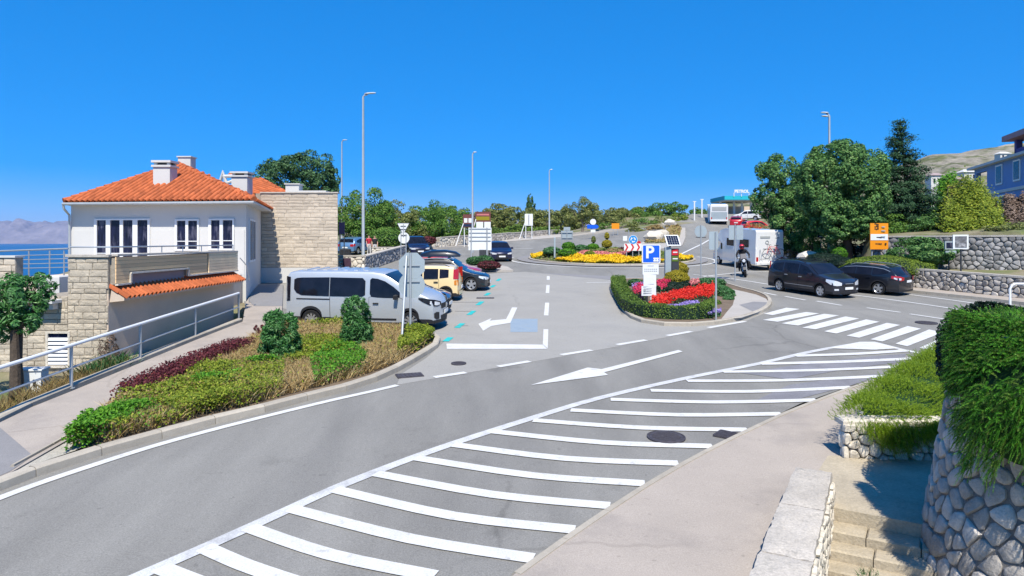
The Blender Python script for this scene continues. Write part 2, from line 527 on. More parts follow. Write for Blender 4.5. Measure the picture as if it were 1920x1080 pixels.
leafmat("leaf_upright", (0.015, 0.088, 0.018), (0.075, 0.250, 0.050), 0.25, (0.250, 0.450, 0.175), gloss=0.3)
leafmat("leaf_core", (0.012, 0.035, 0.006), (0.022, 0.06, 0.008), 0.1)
leafmat("twig_brown", (0.10, 0.07, 0.05), (0.25, 0.18, 0.14), 0.1)
leafmat("petal_red", (0.55, 0.015, 0.015), (0.80, 0.05, 0.025), 0.25)
leafmat("petal_yellow", (0.72, 0.42, 0.01), (0.88, 0.65, 0.02), 0.25)
leafmat("petal_pink", (0.55, 0.12, 0.14), (0.78, 0.32, 0.30), 0.25)
leafmat("petal_violet", (0.20, 0.14, 0.45), (0.42, 0.34, 0.70), 0.25)
leafmat("petal_crimson", (0.50, 0.01, 0.06), (0.72, 0.06, 0.14), 0.25)

# ================================================================ terrain
WALL_LINE = [(25.0, 22.0), (23.6, 27.0), (22.3, 30.5), (20.3, 34.0), (20.2, 41.0), (21.6, 52.0), (22.6, 62.0), (29.0, 85.0), (40.0, 110.0)]
def wall_x(y):
    w = WALL_LINE
    if y <= w[0][1]:
        return w[0][0] + (w[0][1] - y) * 0.35
    for (x0, y0), (x1, y1) in zip(w, w[1:]):
        if y <= y1:
            return x0 + (x1 - x0) * (y - y0) / (y1 - y0)
    return w[-1][0] + (y - w[-1][1]) * 0.5

def base_z(x, y):
    z = 0.05 * min(y, 115.0)
    if y > 68:
        e = min(y, 112.0) - 68
        z += 0.0016 * e * e * sstep(6, 22, x)
    if y > 115:
        z -= 0.12 * (y - 115) * (1 - sstep(10, 40, x))
    return z

def G(x, y):
    z = base_z(x, y)
    if x > 5 and y > 20:
        d = x - wall_x(y)
        if d > 1.15:
            r = 0.72 + 0.06 * min(d, 5.0)
            if y < 44:
                if y > float(np.interp(x, (20.5, 23.0, 27.2, 31.0), (39.6, 37.3, 33.4, 29.9))) + 1.7 and x > 20.4:
                    r += 1.75 * sstep(46, 42, y)
            else:
                r += 0.12 * min(d, 6)
            if d > 5:
                r += 0.14 * (d - 5)
            z += r
    xb = -14.8 if y < 20 else (-14.8 - (y - 20) * 0.6 if y < 45 else -29.8 - (y - 45) * 0.25)
    if x < xb:
        z -= 0.42 * (xb - x)
    elif x < -9.97 and y < 29:
        z -= 0.30
    return max(z, -17.5)

def build_ground():
    xs = np.unique(np.concatenate([np.arange(-900, -60, 60), np.arange(-60, -26, 4), np.arange(-26, -9, 1.0), [-9.98, -9.9], np.arange(-9, 18, 3),
                                   np.arange(18, 34, 0.7), np.arange(34, 70, 4), np.arange(70, 420, 40)]))
    ys = np.unique(np.concatenate([np.arange(-40, 12, 4), np.arange(12, 60, 1.0), np.arange(60, 120, 3), np.arange(120, 420, 25)]))
    m = MB()
    for y in ys:
        for x in xs:
            z = G(x, y) - 0.07
            if 3.4 < x < 14 and 0 < y < 11.5:
                z = -2.2
            m.v.append((float(x), float(y), float(z)))
    nx = len(xs)
    for j in range(len(ys) - 1):
        for i in range(nx - 1):
            m.f.append((j * nx + i, j * nx + i + 1, (j + 1) * nx + i + 1, (j + 1) * nx + i))
            m.m.append(0)
    return m.build("ground", "dry_ground", smooth=True, kind="structure")
build_ground()

m = MB()
m.add([(-22000, -300, -16), (22000, -300, -16), (30000, 19000, -16), (-30000, 19000, -16)], [(0, 1, 2, 3)])
m.build("sea", "sea", kind="structure")

def lattice(seed, n=64):
    return np.random.default_rng(seed).random((n, n))
def vnoise(x, y, L):
    n = L.shape[0]
    xi, yi = np.floor(x).astype(int), np.floor(y).astype(int)
    fx, fy = x - xi, y - yi
    fx, fy = fx * fx * (3 - 2 * fx), fy * fy * (3 - 2 * fy)
    a, b = L[xi % n, yi % n], L[(xi + 1) % n, yi % n]
    c, d = L[xi % n, (yi + 1) % n], L[(xi + 1) % n, (yi + 1) % n]
    return (a * (1 - fx) + b * fx) * (1 - fy) + (c * (1 - fx) + d * fx) * fy
def fbm(x, y, seed, o=5):
    r, a, t = 0, 1.0, 0
    for k in range(o):
        r = r + a * vnoise(x * 2 ** k, y * 2 ** k, lattice(seed + k))
        t += a
        a *= 0.5
    return r / t

def height_grid(name, matname, X, Y, Z, **tags):
    ny, nx = X.shape
    v = np.stack([X, Y, Z], -1).reshape(-1, 3)
    m = MB()
    m.v = [tuple(p) for p in v.tolist()]
    for j in range(ny - 1):
        for i in range(nx - 1):
            m.f.append((j * nx + i, j * nx + i + 1, (j + 1) * nx + i + 1, (j + 1) * nx + i))
            m.m.append(0)
    return m.build(name, matname, smooth=True, angle=80, **tags)

u, v = np.meshgrid(np.linspace(-11500, 3000, 330), np.linspace(0, 1, 44))
gul = fbm(u / 260.0 + v * 1.5, v * 2.5 + 3, 5, 4)
big = fbm(u / 2600.0, v * 0.5, 31, 3)
Zm = -25 + (v ** 0.75) * (430 + 220 * (big - 0.5)) + (np.abs(gul - 0.5) * 2) * 210 * np.sin(np.pi * np.clip(v, 0, 1) * 0.85) - 20 * (1 - v)
Zm = np.where(v > 0.97, Zm - 10, Zm)
height_grid("mountains", "far_rock", u, 12000 + v * 1500, Zm, kind="structure")

u, v = np.meshgrid(np.linspace(40, 620, 150), np.linspace(0, 1, 46))
Yh = 230 + v * 330
top = 4.1 + (455 - np.interp(960 + 1300 * u / Yh, (1290, 1330, 1370, 1450, 1740, 1890, 2000), (410, 391, 375, 360, 296, 268, 258))) / 1300 * Yh
Zh = 2 + v ** 0.9 * (top - 2) + (fbm(u / 26, v * 9, 71, 5) - 0.5) * 17 * np.sin(np.pi * np.clip(v * 0.92, 0, 1)) + (fbm(u / 60, v * 3, 41, 3) - 0.5) * 6 * v
Zh = np.where(u / Yh < 0.2, -5, Zh)
height_grid("hill", "hill_scrub", u, Yh, Zh, kind="structure")

# ================================================================ roadway
def poly(pts, h=0.0):
    return [P(a, b, h) for a, b in pts]
def pl(x, y, dz=0.0):
    return Vector((x, y, 0.05 * y + dz))

road = MB()
road.sheet([pl(-9.9, 2.5), pl(-0.4, 2.5), P(960, 1080), P(1140, 955), P(1275, 875), P(1400, 805), P(1500, 757), P(1600, 722), P(1680, 703), P(1790, 655),
            pl(16, 14), pl(24, 12), pl(25.0, 22), pl(23.2, 27), pl(21.9, 30.5), pl(20.0, 34), pl(19.9, 41), pl(21.3, 52), pl(22.2, 62), pl(24, 68),
            pl(-9, 68), pl(-9.6, 45), pl(-9.6, 38.0), pl(-13.9, 38.0), pl(-11.8, 30.5), pl(-9.9, 26)])
rows = [(68, -10, 24), (74, -9, 25), (80, -8, 26.5), (86, -6, 28), (92, -3, 30), (98, 3, 32), (104, 25, 35), (112, 29, 39)]
nx = 12
vv, ff = [], []
for y, x0, x1 in rows:
    for i in range(nx + 1):
        x = x0 + (x1 - x0) * i / nx
        vv.append((x, y, base_z(x, y) + (0.0 if y < 69 else 0.03)))
for j in range(len(rows) - 1):
    for i in range(nx):
        a = j * (nx + 1) + i
        ff.append((a, a + 1, a + nx + 2, a + nx + 1))
road.add(vv, ff)
ROAD = road.build("road", "asphalt", kind="structure")
INV[ROAD.name] = Matrix.Identity(4)

lot = MB()
lot.sheet(poly([(520, 575), (700, 628), (834, 640), (800, 671), (752, 702), (744, 722), (872, 700), (990, 680), (1108, 659), (1210, 640), (1295, 624), (1395, 604), (1440, 585),
                (1165, 590), (1143, 548), (1152, 526), (1060, 515), (985, 510), (930, 512), (900, 516), (780, 508), (650, 512), (531, 533), (522, 558), (490, 566)]), 0.004)
lot.build("parking_lot", "asphalt_pale", kind="structure")

def strip(name, pts, w, matname="paint_white", dz=0.012, parent=None, flat=True, **kw):
    """painted line of width w along ground points"""
    n = len(pts)
    L_, R_ = [], []
    for i, p in enumerate(pts):
        t = pts[min(i + 1, n - 1)] - pts[max(i - 1, 0)]
        s = Vector((-t.y, t.x, 0)).normalized() * w / 2
        for lst, q in ((L_, p + s), (R_, p - s)):
            z = base_z(q.x, q.y)
            lst.append((q.x, q.y, z + dz + (0.03 if q.y > 69 else 0)))
    m = MB()
    m.add(L_ + R_, [(i, n + i, n + i + 1, i + 1) for i in range(n - 1)])
    return m.build(name, matname, parent or ROAD, **kw)

def strip_px(name, pts, w, **kw):
    return strip(name, poly(pts), w, **kw)

def smooth_px(pts, k=6):
    out = []
    n = len(pts)
    for i in range(n - 1):
        p0, p1, p2, p3 = pts[max(i - 1, 0)], pts[i], pts[i + 1], pts[min(i + 2, n - 1)]
        for j in range(k):
            t = j / k
            out.append(tuple(0.5 * ((2 * p1[a]) + (-p0[a] + p2[a]) * t + (2 * p0[a] - 5 * p1[a] + 4 * p2[a] - p3[a]) * t * t + (-p0[a] + 3 * p1[a] - 3 * p2[a] + p3[a]) * t ** 3) for a in (0, 1)))
    out.append(pts[-1])
    return out

# edge line beside the planting bed, hatch outline, hatch stripes
strip_px("edge_line", smooth_px([(-40, 950), (60, 912), (160, 878), (269, 843), (360, 817), (448, 794), (540, 771), (627, 750), (690, 736), (745, 723)], 3), 0.17)
strip_px("hatch_outline", smooth_px([(160, 1126), (264, 1080), (403, 1019), (520, 966), (627, 917), (740, 872), (851, 832), (1000, 784), (1120, 748), (1280, 711), (1420, 683), (1520, 660), (1600, 646)], 3), 0.20, matname="paint_worn")
hat = [((300, 1066), (360, 1090), (420, 1112)), ((382, 1028), (460, 1062), (560, 1096)), ((465, 990), (620, 1042), (815, 1082)), ((545, 955), (770, 1012), (1000, 1049)),
       ((627, 919), (850, 969), (1078, 995)), ((704, 889), (925, 929), (1144, 950)), ((780, 860), (1000, 893), (1209, 908)), ((850, 835), (1060, 861), (1272, 870)),
       ((922, 810), (1130, 831), (1336, 838)), ((1000, 789), (1200, 803), (1402, 807)), ((1070, 770), (1270, 779), (1466, 777)), ((1145, 750), (1340, 755), (1532, 751)),
       ((1220, 733), (1410, 735), (1598, 727)), ((1288, 715), (1470, 714), (1660, 706)), ((1355, 698), (1530, 695), (1712, 687)), ((1425, 683), (1580, 679), (1740, 672)), ((1490, 668), (1610, 664), (1700, 658))]
for a, b, c in hat:
    strip_px("hatch_stripe", smooth_px([a, b, c], 4), 0.235 if a[1] > 690 else 0.27, dz=0.016)
m = MB()
m.sheet(poly([(1552, 654), (1612, 642), (1640, 642), (1688, 654), (1640, 657)]), 0.02)
m.build("hatch_tip", "paint_white", ROAD)
strip_px("hatch_outline", [(1628, 643), (1662, 650), (1745, 667), (1800, 678)], 0.20)
# darker bluish patches over part of the hatched area
m = MB()
for pg in ([(1390, 700), (1500, 684), (1640, 668), (1700, 664), (1690, 680), (1600, 690), (1480, 712)], [(1420, 750), (1480, 722), (1600, 706), (1660, 700), (1600, 722), (1500, 748)]):
    m.sheet(poly(pg), 0.008)
m.build("bluish_patches", mat("asphalt_bluish", (0.198, 0.195, 0.212), 0.9, var=0.2, scale=1.5, fine=0.25, fscale=50), ROAD)

# give-way dashes along the junction mouth
for a, b in (((814, 708), (873, 699)), ((934, 688), (993, 678)), ((1052, 666), (1109, 657)), ((1157, 647), (1211, 638)), ((1251, 630), (1296, 622)), ((1328, 615), (1397, 603))):
    strip_px("lane_dash", [a, b], 0.2)
# centre dashes in the side road
for a, b in (((1028, 518), (1028, 525)), ((1027.5, 535), (1026.5, 550)), ((1026, 568), (1024, 592))):
    strip_px("lane_dash", [a, b], 0.17)
m = MB()
m.sheet(poly([(837, 645), (1018, 647), (1026, 655), (838, 655)]), 0.014)
m.sheet(poly([(1019, 618), (1028, 618), (1027, 654.5), (1018, 646.5)]), 0.014)
m.build("stop_line", "paint_white", ROAD)
m = MB()
m.sheet(poly([(960, 577), (970, 577), (957, 606), (921, 612), (906, 621), (897, 608), (922, 597), (918, 602), (949, 599)]), 0.014)
m.build("turn_arrow", "paint_white", ROAD)
m = MB()
m.sheet(poly([(957, 598), (1008, 598), (1008, 623), (957, 623)]), 0.009)
m.build("blue_square", "paint_blue", ROAD)
m = MB()
m.sheet(poly([(995, 723), (1102, 690), (1128, 693), (1272, 657), (1280, 660), (1133, 699), (1140, 704)]), 0.014)
m.build("merge_arrow", "paint_white", ROAD)
for (x, y), k in zip(((935, 525), (924, 537), (914, 552), (900, 569), (884, 587), (862, 611), (840, 637)), (5, 5, 6, 8, 9, 10, 9)):
    strip_px("parking_mark", [(x - k * 0.55, y + k * 0.42), (x + k * 0.55, y - k * 0.42)], 0.2, matname="paint_teal", dz=0.014)
for a, b in (((852, 612), (878, 611)), ((853, 584), (884, 584)), ((846, 567), (902, 567))):
    strip_px("bay_line", [a, b], 0.07, matname="asphalt_patch", dz=0.014)

# zebra crossing
z0, z1 = Vector((1435, 598)), Vector((1790, 664))
zeb = [((1474, 577.5), (1500, 580), (1449, 591.5), (1432, 589)), ((1512, 585.5), (1536, 588.5), (1458, 604), (1430, 600.5)), ((1545, 589), (1573, 592), (1496, 611), (1465, 607)),
       ((1585, 594), (1611, 598), (1529, 618), (1504, 615)), ((1624, 599.5), (1649, 604), (1568, 626), (1545, 622)), ((1663, 606), (1688, 610), (1611, 634), (1587, 630)),
       ((1702, 612), (1727, 617), (1654, 641), (1632, 637)), ((1742, 618.5), (1768, 624), (1701, 650), (1679, 645)), ((1768, 633), (1800, 634), (1752, 658), (1724, 653)), ((1822, 636), (1850, 640), (1800, 668), (1772, 662))]
for q in zeb:
    m = MB()
    m.sheet(poly(q), 0.014)
    m.build("zebra_stripe", "paint_white", ROAD)
# lines of the far carriageway
for a, b in (((1432, 549), (1456, 554)), ((1472, 556), (1510, 563)), ((1531, 565), (1578, 573)), ((1625, 577.5), (1688, 586)), ((1706, 589), (1782, 600.5))):
    strip_px("lane_dash", [a, b], 0.16)
strip_px("edge_line", smooth_px([(1595, 553), (1660, 561), (1740, 572), (1811, 583), (1900, 597)], 3), 0.17)
strip_px("edge_line", smooth_px([(1688, 550.5), (1770, 561), (1847, 572), (1920, 583)], 3), 0.17)
strip_px("edge_line", smooth_px([(1318, 519), (1360, 514), (1400, 510.5), (1452, 509.5)], 3), 0.17)
strip_px("edge_line", smooth_px([(1300, 515), (1380, 524), (1450, 535)], 3), 0.17)
strip_px("edge_line", [(962, 467), (1000, 466.5)], 0.25)
strip_px("edge_line", smooth_px([(1270, 480), (1300, 466), (1345, 450)], 3), 0.22)
strip_px("edge_line", [(1100, 530.5), (1148, 529.5)], 0.15)
strip_px("edge_line", [(1140, 527), (1215, 523)], 0.12)

# roundabout ring line
RC = Vector((7.9, 55.5, 0))
def ring(r, a0, a1, n=48):
    return [pl(RC.x + r * math.cos(R(a0 + (a1 - a0) * i / n)), RC.y + r * 1.0 * math.sin(R(a0 + (a1 - a0) * i / n))) for i in range(n + 1)]
strip("ring_line", ring(8.1, 165, 380), 0.24)
m = MB()
m.sheet(poly([(1010, 512), (1200, 520), (1310, 519), (1316, 525), (1160, 526), (1060, 517)]), 0.008)
m.build("asphalt_patch", "asphalt_patch", ROAD)

# covers and drains
def cover(name, px, py, rx, ry, rect=False, label=None):
    c = P(px, py)
    m = MB()
    if rect:
        a = rx
        m.box((0, 0, 0.004), (a * 2, ry * 2, 0.03))
        for i in range(7):
            m.box((-a * 0.86 + i * a * 0.287, 0, 0.022), (a * 0.14, ry * 1.7, 0.012))
        rz = rect
    else:
        m.lathe([(0.0, 0.016), (rx * 0.86, 0.016), (rx * 0.88, 0.008), (rx * 0.93, 0.008), (rx * 0.94, 0.018), (rx, 0.018), (rx, -0.01)], n=28)
        for i in range(-4, 5):
            L = math.sqrt(max(0.01, 0.75 - (i / 5.2) ** 2)) * rx * 1.7
            m.box((0, i * rx * 0.17, 0.018), (L, rx * 0.06, 0.01))
        rz = 0
    o = m.build(name, "iron", kind=None, label=label, cat="cover")
    o.location = c + Vector((0, 0, 0.012))
    o.rotation_euler = (math.atan(0.05), 0, rz)
    return o
cover("manhole_cover", 1249, 821, 0.34, 0.34, label="round iron manhole cover on the hatched road area")
cover("road_drain", 1364, 817, 0.2, 0.2, rect=R(55), label="small iron road drain by the pavement edge beside hatch stripes")
cover("road_drain", 768, 705, 0.32, 0.19, rect=R(20), label="rectangular iron road drain by the tip of the planting bed")
cover("manhole_cover", 860, 682.5, 0.2, 0.2, label="small iron cover in front of the stop line")
cover("manhole_cover", 1737, 606, 0.36, 0.36, label="iron manhole cover beyond the zebra crossing")
cover("road_drain", 910, 559.5, 0.4, 0.12, rect=R(2), label="narrow drain slot between parked cars and turn arrow")

# ================================================================ kerbs, pavements and beds
KERB_SRC = {}
def kerb_mesh(w, h):
    if (w, h) not in KERB_SRC:
        m = MB()
        c = 0.03
        prof = [(-w / 2, -0.15), (-w / 2, h - c), (-w / 2 + c, h), (w / 2, h), (w / 2, -0.15)]
        n = len(prof)
        vs_ = [(x, y, z) for x in (-0.5, 0.5) for y, z in prof]
        fs = [(i, i + 1, n + i + 1, n + i) for i in range(n - 1)]
        fs += [tuple(range(n))[::-1], tuple(range(n, 2 * n))]
        fs = [f[::-1] for f in fs]
        m.add(vs_, fs)
        o = m.build("kerb_stone", "kerbstone")
        KERB_SRC[(w, h)] = o.data
        bpy.data.objects.remove(o)
    return KERB_SRC[(w, h)]

def kerb(parent, pts, w=0.16, h=0.14, step=1.0, gap=0.012, side=1):
    """kerb stones laid end to end along ground points; side=1: the kerb body lies left of the path"""
    me = kerb_mesh(w, h)
    segs, acc = [], [Vector(pts[0])]
    carry = 0.0
    cur = Vector(pts[0])
    L = [cur]
    i = 1
    pts = [Vector(p) for p in pts]
    dist = step
    while i < len(pts):
        d = (pts[i] - cur).length
        if d < dist:
            dist -= d
            cur = pts[i]
            i += 1
        else:
            cur = cur + (pts[i] - cur).normalized() * dist
            L.append(cur)
            dist = step
    if (pts[-1] - L[-1]).length > step * 0.3:
        L.append(pts[-1])
    for a, b in zip(L, L[1:]):
        t = b - a
        n_ = Vector((-t.y, t.x, 0)).normalized() * side
        mid = (a + b) / 2 + n_ * w / 2
        X = t.normalized()
        Y = n_
        Z = X.cross(Y) if side == 1 else Y.cross(X)
        Yv = Y
        M = Matrix(((X.x, Yv.x, Z.x, mid.x), (X.y, Yv.y, Z.y, mid.y), (X.z, Yv.z, Z.z, mid.z), (0, 0, 0, 1)))
        M = M @ Matrix.Diagonal((t.length - gap + 0.02 * 0, 1, 1, 1))
        link_copy(me, "kerb_stone", parent, M)

def fan_px(pts, k=5):
    return poly(smooth_px(pts, k))

# left planting bed and pavement
BED_KERB = [(-60, 945), (0, 925), (58, 898), (139, 871), (220, 846), (300, 824), (381, 801), (461, 783), (538, 762), (612, 743), (681, 725), (739, 701), (784, 676), (822, 652), (828, 643), (818, 633)]
kb = empty("kerb", P(381, 801), kind="structure")
kpts = fan_px(BED_KERB, 4)
kerb(kb, kpts, 0.17, 0.15, 1.02, side=1)
def inset(pts, d):
    out = []
    for i, p in enumerate(pts):
        t = pts[min(i + 1, len(pts) - 1)] - pts[max(i - 1, 0)]
        out.append(p + Vector((-t.y, t.x, 0)).normalized() * d)
    return out
bed = MB()
bed.sheet([p + Vector((0, 0, 0.05)) for p in inset(fan_px(BED_KERB, 4), .1)] + poly([(700, 622), (530, 596), (493, 627), (448, 656), (340, 706), (233, 752), (152, 810), (18, 887), (-60, 920)], 0.05))
bed.build("planting_bed", "soil", kind="structure")

pv = MB()
pv.prism(poly([(-90, 840), (0, 792), (60, 763), (130, 735), (264, 680), (368, 637), (455, 603), (461, 567), (484, 533), (531, 532), (530, 560), (528, 592), (493, 627), (448, 656), (340, 706), (233, 752), (152, 810), (18, 887), (-60, 920), (-120, 930)], 0.10), -0.5, 0.0)
pv.build("pavement", "pavement", kind="structure")
m = MB()
m.sheet(poly([(-60, 845), (0, 802), (62, 855), (18, 885), (-60, 918)], 0.10), 0.006)
m.sheet(poly([(466, 564), (484, 535), (531, 533), (529, 574), (476, 574)], 0.10), 0.006)  # darker sheet puts the entrance's shade into the floor colour
m.build("pavement_patch", ["asphalt_patch"], kind="structure")
# slim edging along the bed and along the pavement's outer edge
ke = empty("edging", P(152, 810), kind="structure")
kerb(ke, fan_px([(18, 888), (152, 811), (233, 753), (340, 707), (448, 657), (493, 628), (528, 594)], 3), 0.07, 0.14, 1.0, side=-1)
kerb(ke, fan_px([(-60, 828), (0, 794), (130, 737), (264, 682), (368, 639), (455, 605)], 3), 0.16, 0.16, 2.0, side=1)
m = MB()
m.sheet(poly([(28, 884), (75, 867), (140, 845), (162, 834), (151, 814)], 0.085), 0)
m.build("gravel", "gravel", kind="stuff", label="pale gravel at the pointed end of the planting bed", cat="gravel")

# right pavement in the foreground (nearly flush) with its edge strip
RP = [(960, 1080), (1000, 1048), (1080, 996), (1145, 951), (1210, 910), (1275, 872), (1337, 839), (1403, 807), (1467, 777), (1533, 751), (1600, 726), (1680, 703), (1790, 664)]
rp = MB()
rp.prism([pl(-0.55, 5.5, 0.05)] + poly(RP, 0.05) + [pl(12.8, 19.4, 0.05), pl(8, 13.5, 0.05), pl(5.3, 11.3, 0.05), pl(5.9, 10.6, 0.05), pl(4.0, 9.62, 0.05), pl(2.1, 6.7, 0.05), pl(1.0, 5.0, 0.05)], -0.3, 0.0)
rp.build("pavement", "pavement", kind="structure")
kf = empty("edging", P(1275, 872), kind="structure")
kerb(kf, fan_px(RP, 3), 0.12, 0.057, 1.0, side=-1, gap=0.008)

# far right pavement below the stone wall
m = MB()
fp = [pl(24.6, 22, 0.12), pl(22.6, 27, 0.12), pl(21.2, 30.5, 0.12), pl(19.2, 34, 0.12), pl(18.9, 37.5, 0.12), pl(18.9, 41, 0.12), pl(20.1, 48, 0.12), pl(20.6, 56, 0.12), pl(21.5, 64, 0.12), pl(23.5, 64, 0.12), pl(22.6, 52, 0.12), pl(21.2, 41, 0.12), pl(21.3, 34, 0.12), pl(23.3, 30.5, 0.12), pl(24.6, 27, 0.12), pl(26, 22, 0.12)]
m.prism(fp, -0.3, 0)
m.build("pavement", "pavement", kind="structure")
kr = empty("kerb", pl(19.2, 34), kind="structure")
kerb(kr, [p - Vector((0, 0, 0.12)) for p in fp[:9]], 0.16, 0.135, 1.0, side=1)

# island with the parking sign
ISL = [(1150, 529), (1143, 536), (1144, 547), (1155, 563), (1165, 580), (1180, 596), (1205, 606), (1245, 611.5), (1290, 612.5), (1340, 609), (1390, 600), (1425, 589), (1444, 577), (1447, 567), (1440, 558)]
ISLB = [(1420, 550), (1395, 544), (1365, 535), (1330, 527.5), (1240, 526), (1180, 525.5)]
ki = empty("kerb", P(1245, 611.5), kind="structure")
isl_pts = fan_px(ISL + ISLB + [ISL[0]], 3)
kerb(ki, isl_pts, 0.15, 0.14, 0.98, side=1)
m = MB()
m.sheet([p + Vector((0, 0, 0.11)) for p in inset(isl_pts, .09)[:-1]])
m.build("planting_bed", "soil", kind="structure")
m = MB()
m.sheet(poly([(1352, 599), (1362, 586), (1374, 572), (1378, 556), (1368, 541), (1395, 547), (1418, 552.5), (1436, 560), (1442, 567), (1439, 575), (1422, 585.5), (1390, 596)], 0.115), 0.006)
m.build("pavement", "pavement_pale", kind="structure")
m = MB()
m.sheet(poly([(1386, 572), (1412, 566), (1438, 567), (1436, 574), (1415, 586)], 0.115), 0.012)
m.build("pavement_patch", "asphalt_patch", kind="structure")

# roundabout island: apron and raised bed
m = MB()
m.sheet([p + Vector((0, 0, 0.05)) for p in ring(7.5, 0, 360, 60)[:-1]])
m.build("apron", "asphalt_patch", kind="structure")
ka = empty("kerb", (RC.x, RC.y, 2.8), kind="structure")
kerb(ka, ring(6.6, 150, 390, 48), 0.18, 0.16, 1.1, side=1)
m = MB()
c0 = Vector((RC.x, RC.y, 0.05 * RC.y + 0.75))
rg1 = [p + Vector((0, 0, 0.10)) for p in ring(6.5, 0, 360, 40)[:-1]]
rg2 = [p + Vector((0, 0, 0.55)) for p in ring(3.4, 0, 360, 40)[:-1]]
vs_ = rg1 + rg2 + [c0]
m.add(vs_, [(i, (i + 1) % 40, 40 + (i + 1) % 40, 40 + i) for i in range(40)] + [(40 + i, 40 + (i + 1) % 40, 80) for i in range(40)])
m.build("roundabout_mound", "soil", smooth=True, kind="structure")
# bed at the end of the parking row, and the splitter islands behind the roundabout
m = MB()
m.prism(poly([(880, 503), (930, 507), (962, 506), (952, 500), (925, 494), (890, 492)], 0.12), -0.3, 0)
m.build("planting_bed", "pavement_pale", kind="structure")
m = MB()
m.prism([Vector((a, b, base_z(a, b) + 0.14)) for a, b in ((11.6, 68.5), (14.2, 67), (18.2, 74), (21, 84), (24, 96), (21.5, 96), (17.5, 86), (14, 76))], -0.3, 0)
m.build("splitter_island", "pavement_pale", kind="structure")
m = MB()
m.prism([Vector((a, b, base_z(a, b) + 0.14)) for a, b in ((-12, 67), (-7.5, 69.5), (-4.4, 74), (0.3, 84), (7.2, 95), (16, 99), (24, 101), (24, 104), (10, 102), (-2, 92), (-6, 80), (-9, 73), (-13, 70))], -0.3, 0)
m.build("pavement", "pavement_pale", kind="structure")
# ================================================================ masonry generators
def voronoi_cells(Wd, Ht, cell, seed, jit=0.42, aspect=1.0):
    rng = random.Random(seed)
    cx, cy = cell * aspect, cell / aspect
    nx, ny = max(1, int(round(Wd / cx))), max(1, int(round(Ht / cy)))
    cx, cy = Wd / nx, Ht / ny
    pts = {}
    for j in range(-1, ny + 1):
        for i in range(-1, nx + 1):
            pts[(i, j)] = ((i + 0.5 + (0.25 if j % 2 else -0.25) + rng.uniform(-jit, jit)) * cx, (j + 0.5 + rng.uniform(-jit, jit)) * cy)
    cells = []
    for (i, j), p in pts.items():
        if not (-0.3 * cx < p[0] < Wd + 0.3 * cx and 0 <= j < ny):
            continue
        pg = [(0, 0), (Wd, 0), (Wd, Ht), (0, Ht)]
        for dj in (-2, -1, 0, 1, 2):
            for di in (-2, -1, 0, 1, 2):
                q = pts.get((i + di, j + dj))
                if q is None or (di == 0 and dj == 0):
                    continue
                mx, my = (p[0] + q[0]) / 2, (p[1] + q[1]) / 2
                nx_, ny_ = q[0] - p[0], q[1] - p[1]
                out = []
                for k in range(len(pg)):
                    a, b = pg[k], pg[(k + 1) % len(pg)]
                    da = (a[0] - mx) * nx_ + (a[1] - my) * ny_
                    db = (b[0] - mx) * nx_ + (b[1] - my) * ny_
                    if da <= 0:
                        out.append(a)
                    if (da < 0) != (db < 0) and abs(da - db) > 1e-12:
                        t = da / (da - db)
                        out.append((a[0] + (b[0] - a[0]) * t, a[1] + (b[1] - a[1]) * t))
                pg = out
                if len(pg) < 3:
                    break
            if len(pg) < 3:
                break
        if len(pg) >= 3:
            cells.append(pg)
    return cells

def rubble(parent, Wd, Ht, cell, fn, matname, seed, gap=0.018, depth=0.05, aspect=1.15, name="stone", keep=None):
    """fieldstones: rounded irregular cells, each a stone of its own; fn(u, v, d) maps wall coordinates to the world"""
    rng = random.Random(seed + 5)
    n = 0
    for pg in voronoi_cells(Wd, Ht, cell, seed, aspect=aspect):
        cu, cv = sum(p[0] for p in pg) / len(pg), sum(p[1] for p in pg) / len(pg)
        if keep and not keep(cu, cv):
            continue
        size = max(max(abs(p[0] - cu), abs(p[1] - cv)) for p in pg)
        if size < cell * 0.15:
            continue
        rp_ = []
        for k in range(len(pg)):
            a, b = pg[k], pg[(k + 1) % len(pg)]
            if math.hypot(a[0] - b[0], a[1] - b[1]) < cell * 0.12:
                rp_.append(((a[0] + b[0]) / 2, (a[1] + b[1]) / 2))
                continue
            rp_.append((a[0] * .78 + b[0] * .22, a[1] * .78 + b[1] * .22))
            rp_.append((a[0] * .22 + b[0] * .78, a[1] * .22 + b[1] * .78))
        k = max(0.5, 1 - gap / max(size, 1e-6))
        d = depth * rng.uniform(0.6, 1.25)
        tilt = (rng.uniform(-.25, .25), rng.uniform(-.25, .25))
        c3 = Vector(fn(cu, cv, 0))
        vs_ = []
        for rr, dd in ((k, -0.03), (k * 0.965, d * 0.6), (k * 0.80, d)):
            for a, b in rp_:
                jx = 1 + rng.uniform(-.04, .04)
                u, v = cu + (a - cu) * rr * jx, cv + (b - cv) * rr * jx
                e = dd + (tilt[0] * (u - cu) + tilt[1] * (v - cv)) * (0.6 if dd > 0 else 0)
                vs_.append(Vector(fn(u, v, e)) - c3)
        n_ = len(rp_)
        fs = []
        for r_ in range(2):
            for i in range(n_):
                j = (i + 1) % n_
                fs.append((r_ * n_ + i, r_ * n_ + j, (r_ + 1) * n_ + j, (r_ + 1) * n_ + i))
        fs.append(tuple(2 * n_ + i for i in range(n_)))
        m = MB()
        m.add(vs_, fs)
        o = m.build(name, matname, None, smooth=True, angle=50)
        o.location = c3
        attach(o, parent, True)
        n += 1
    return n

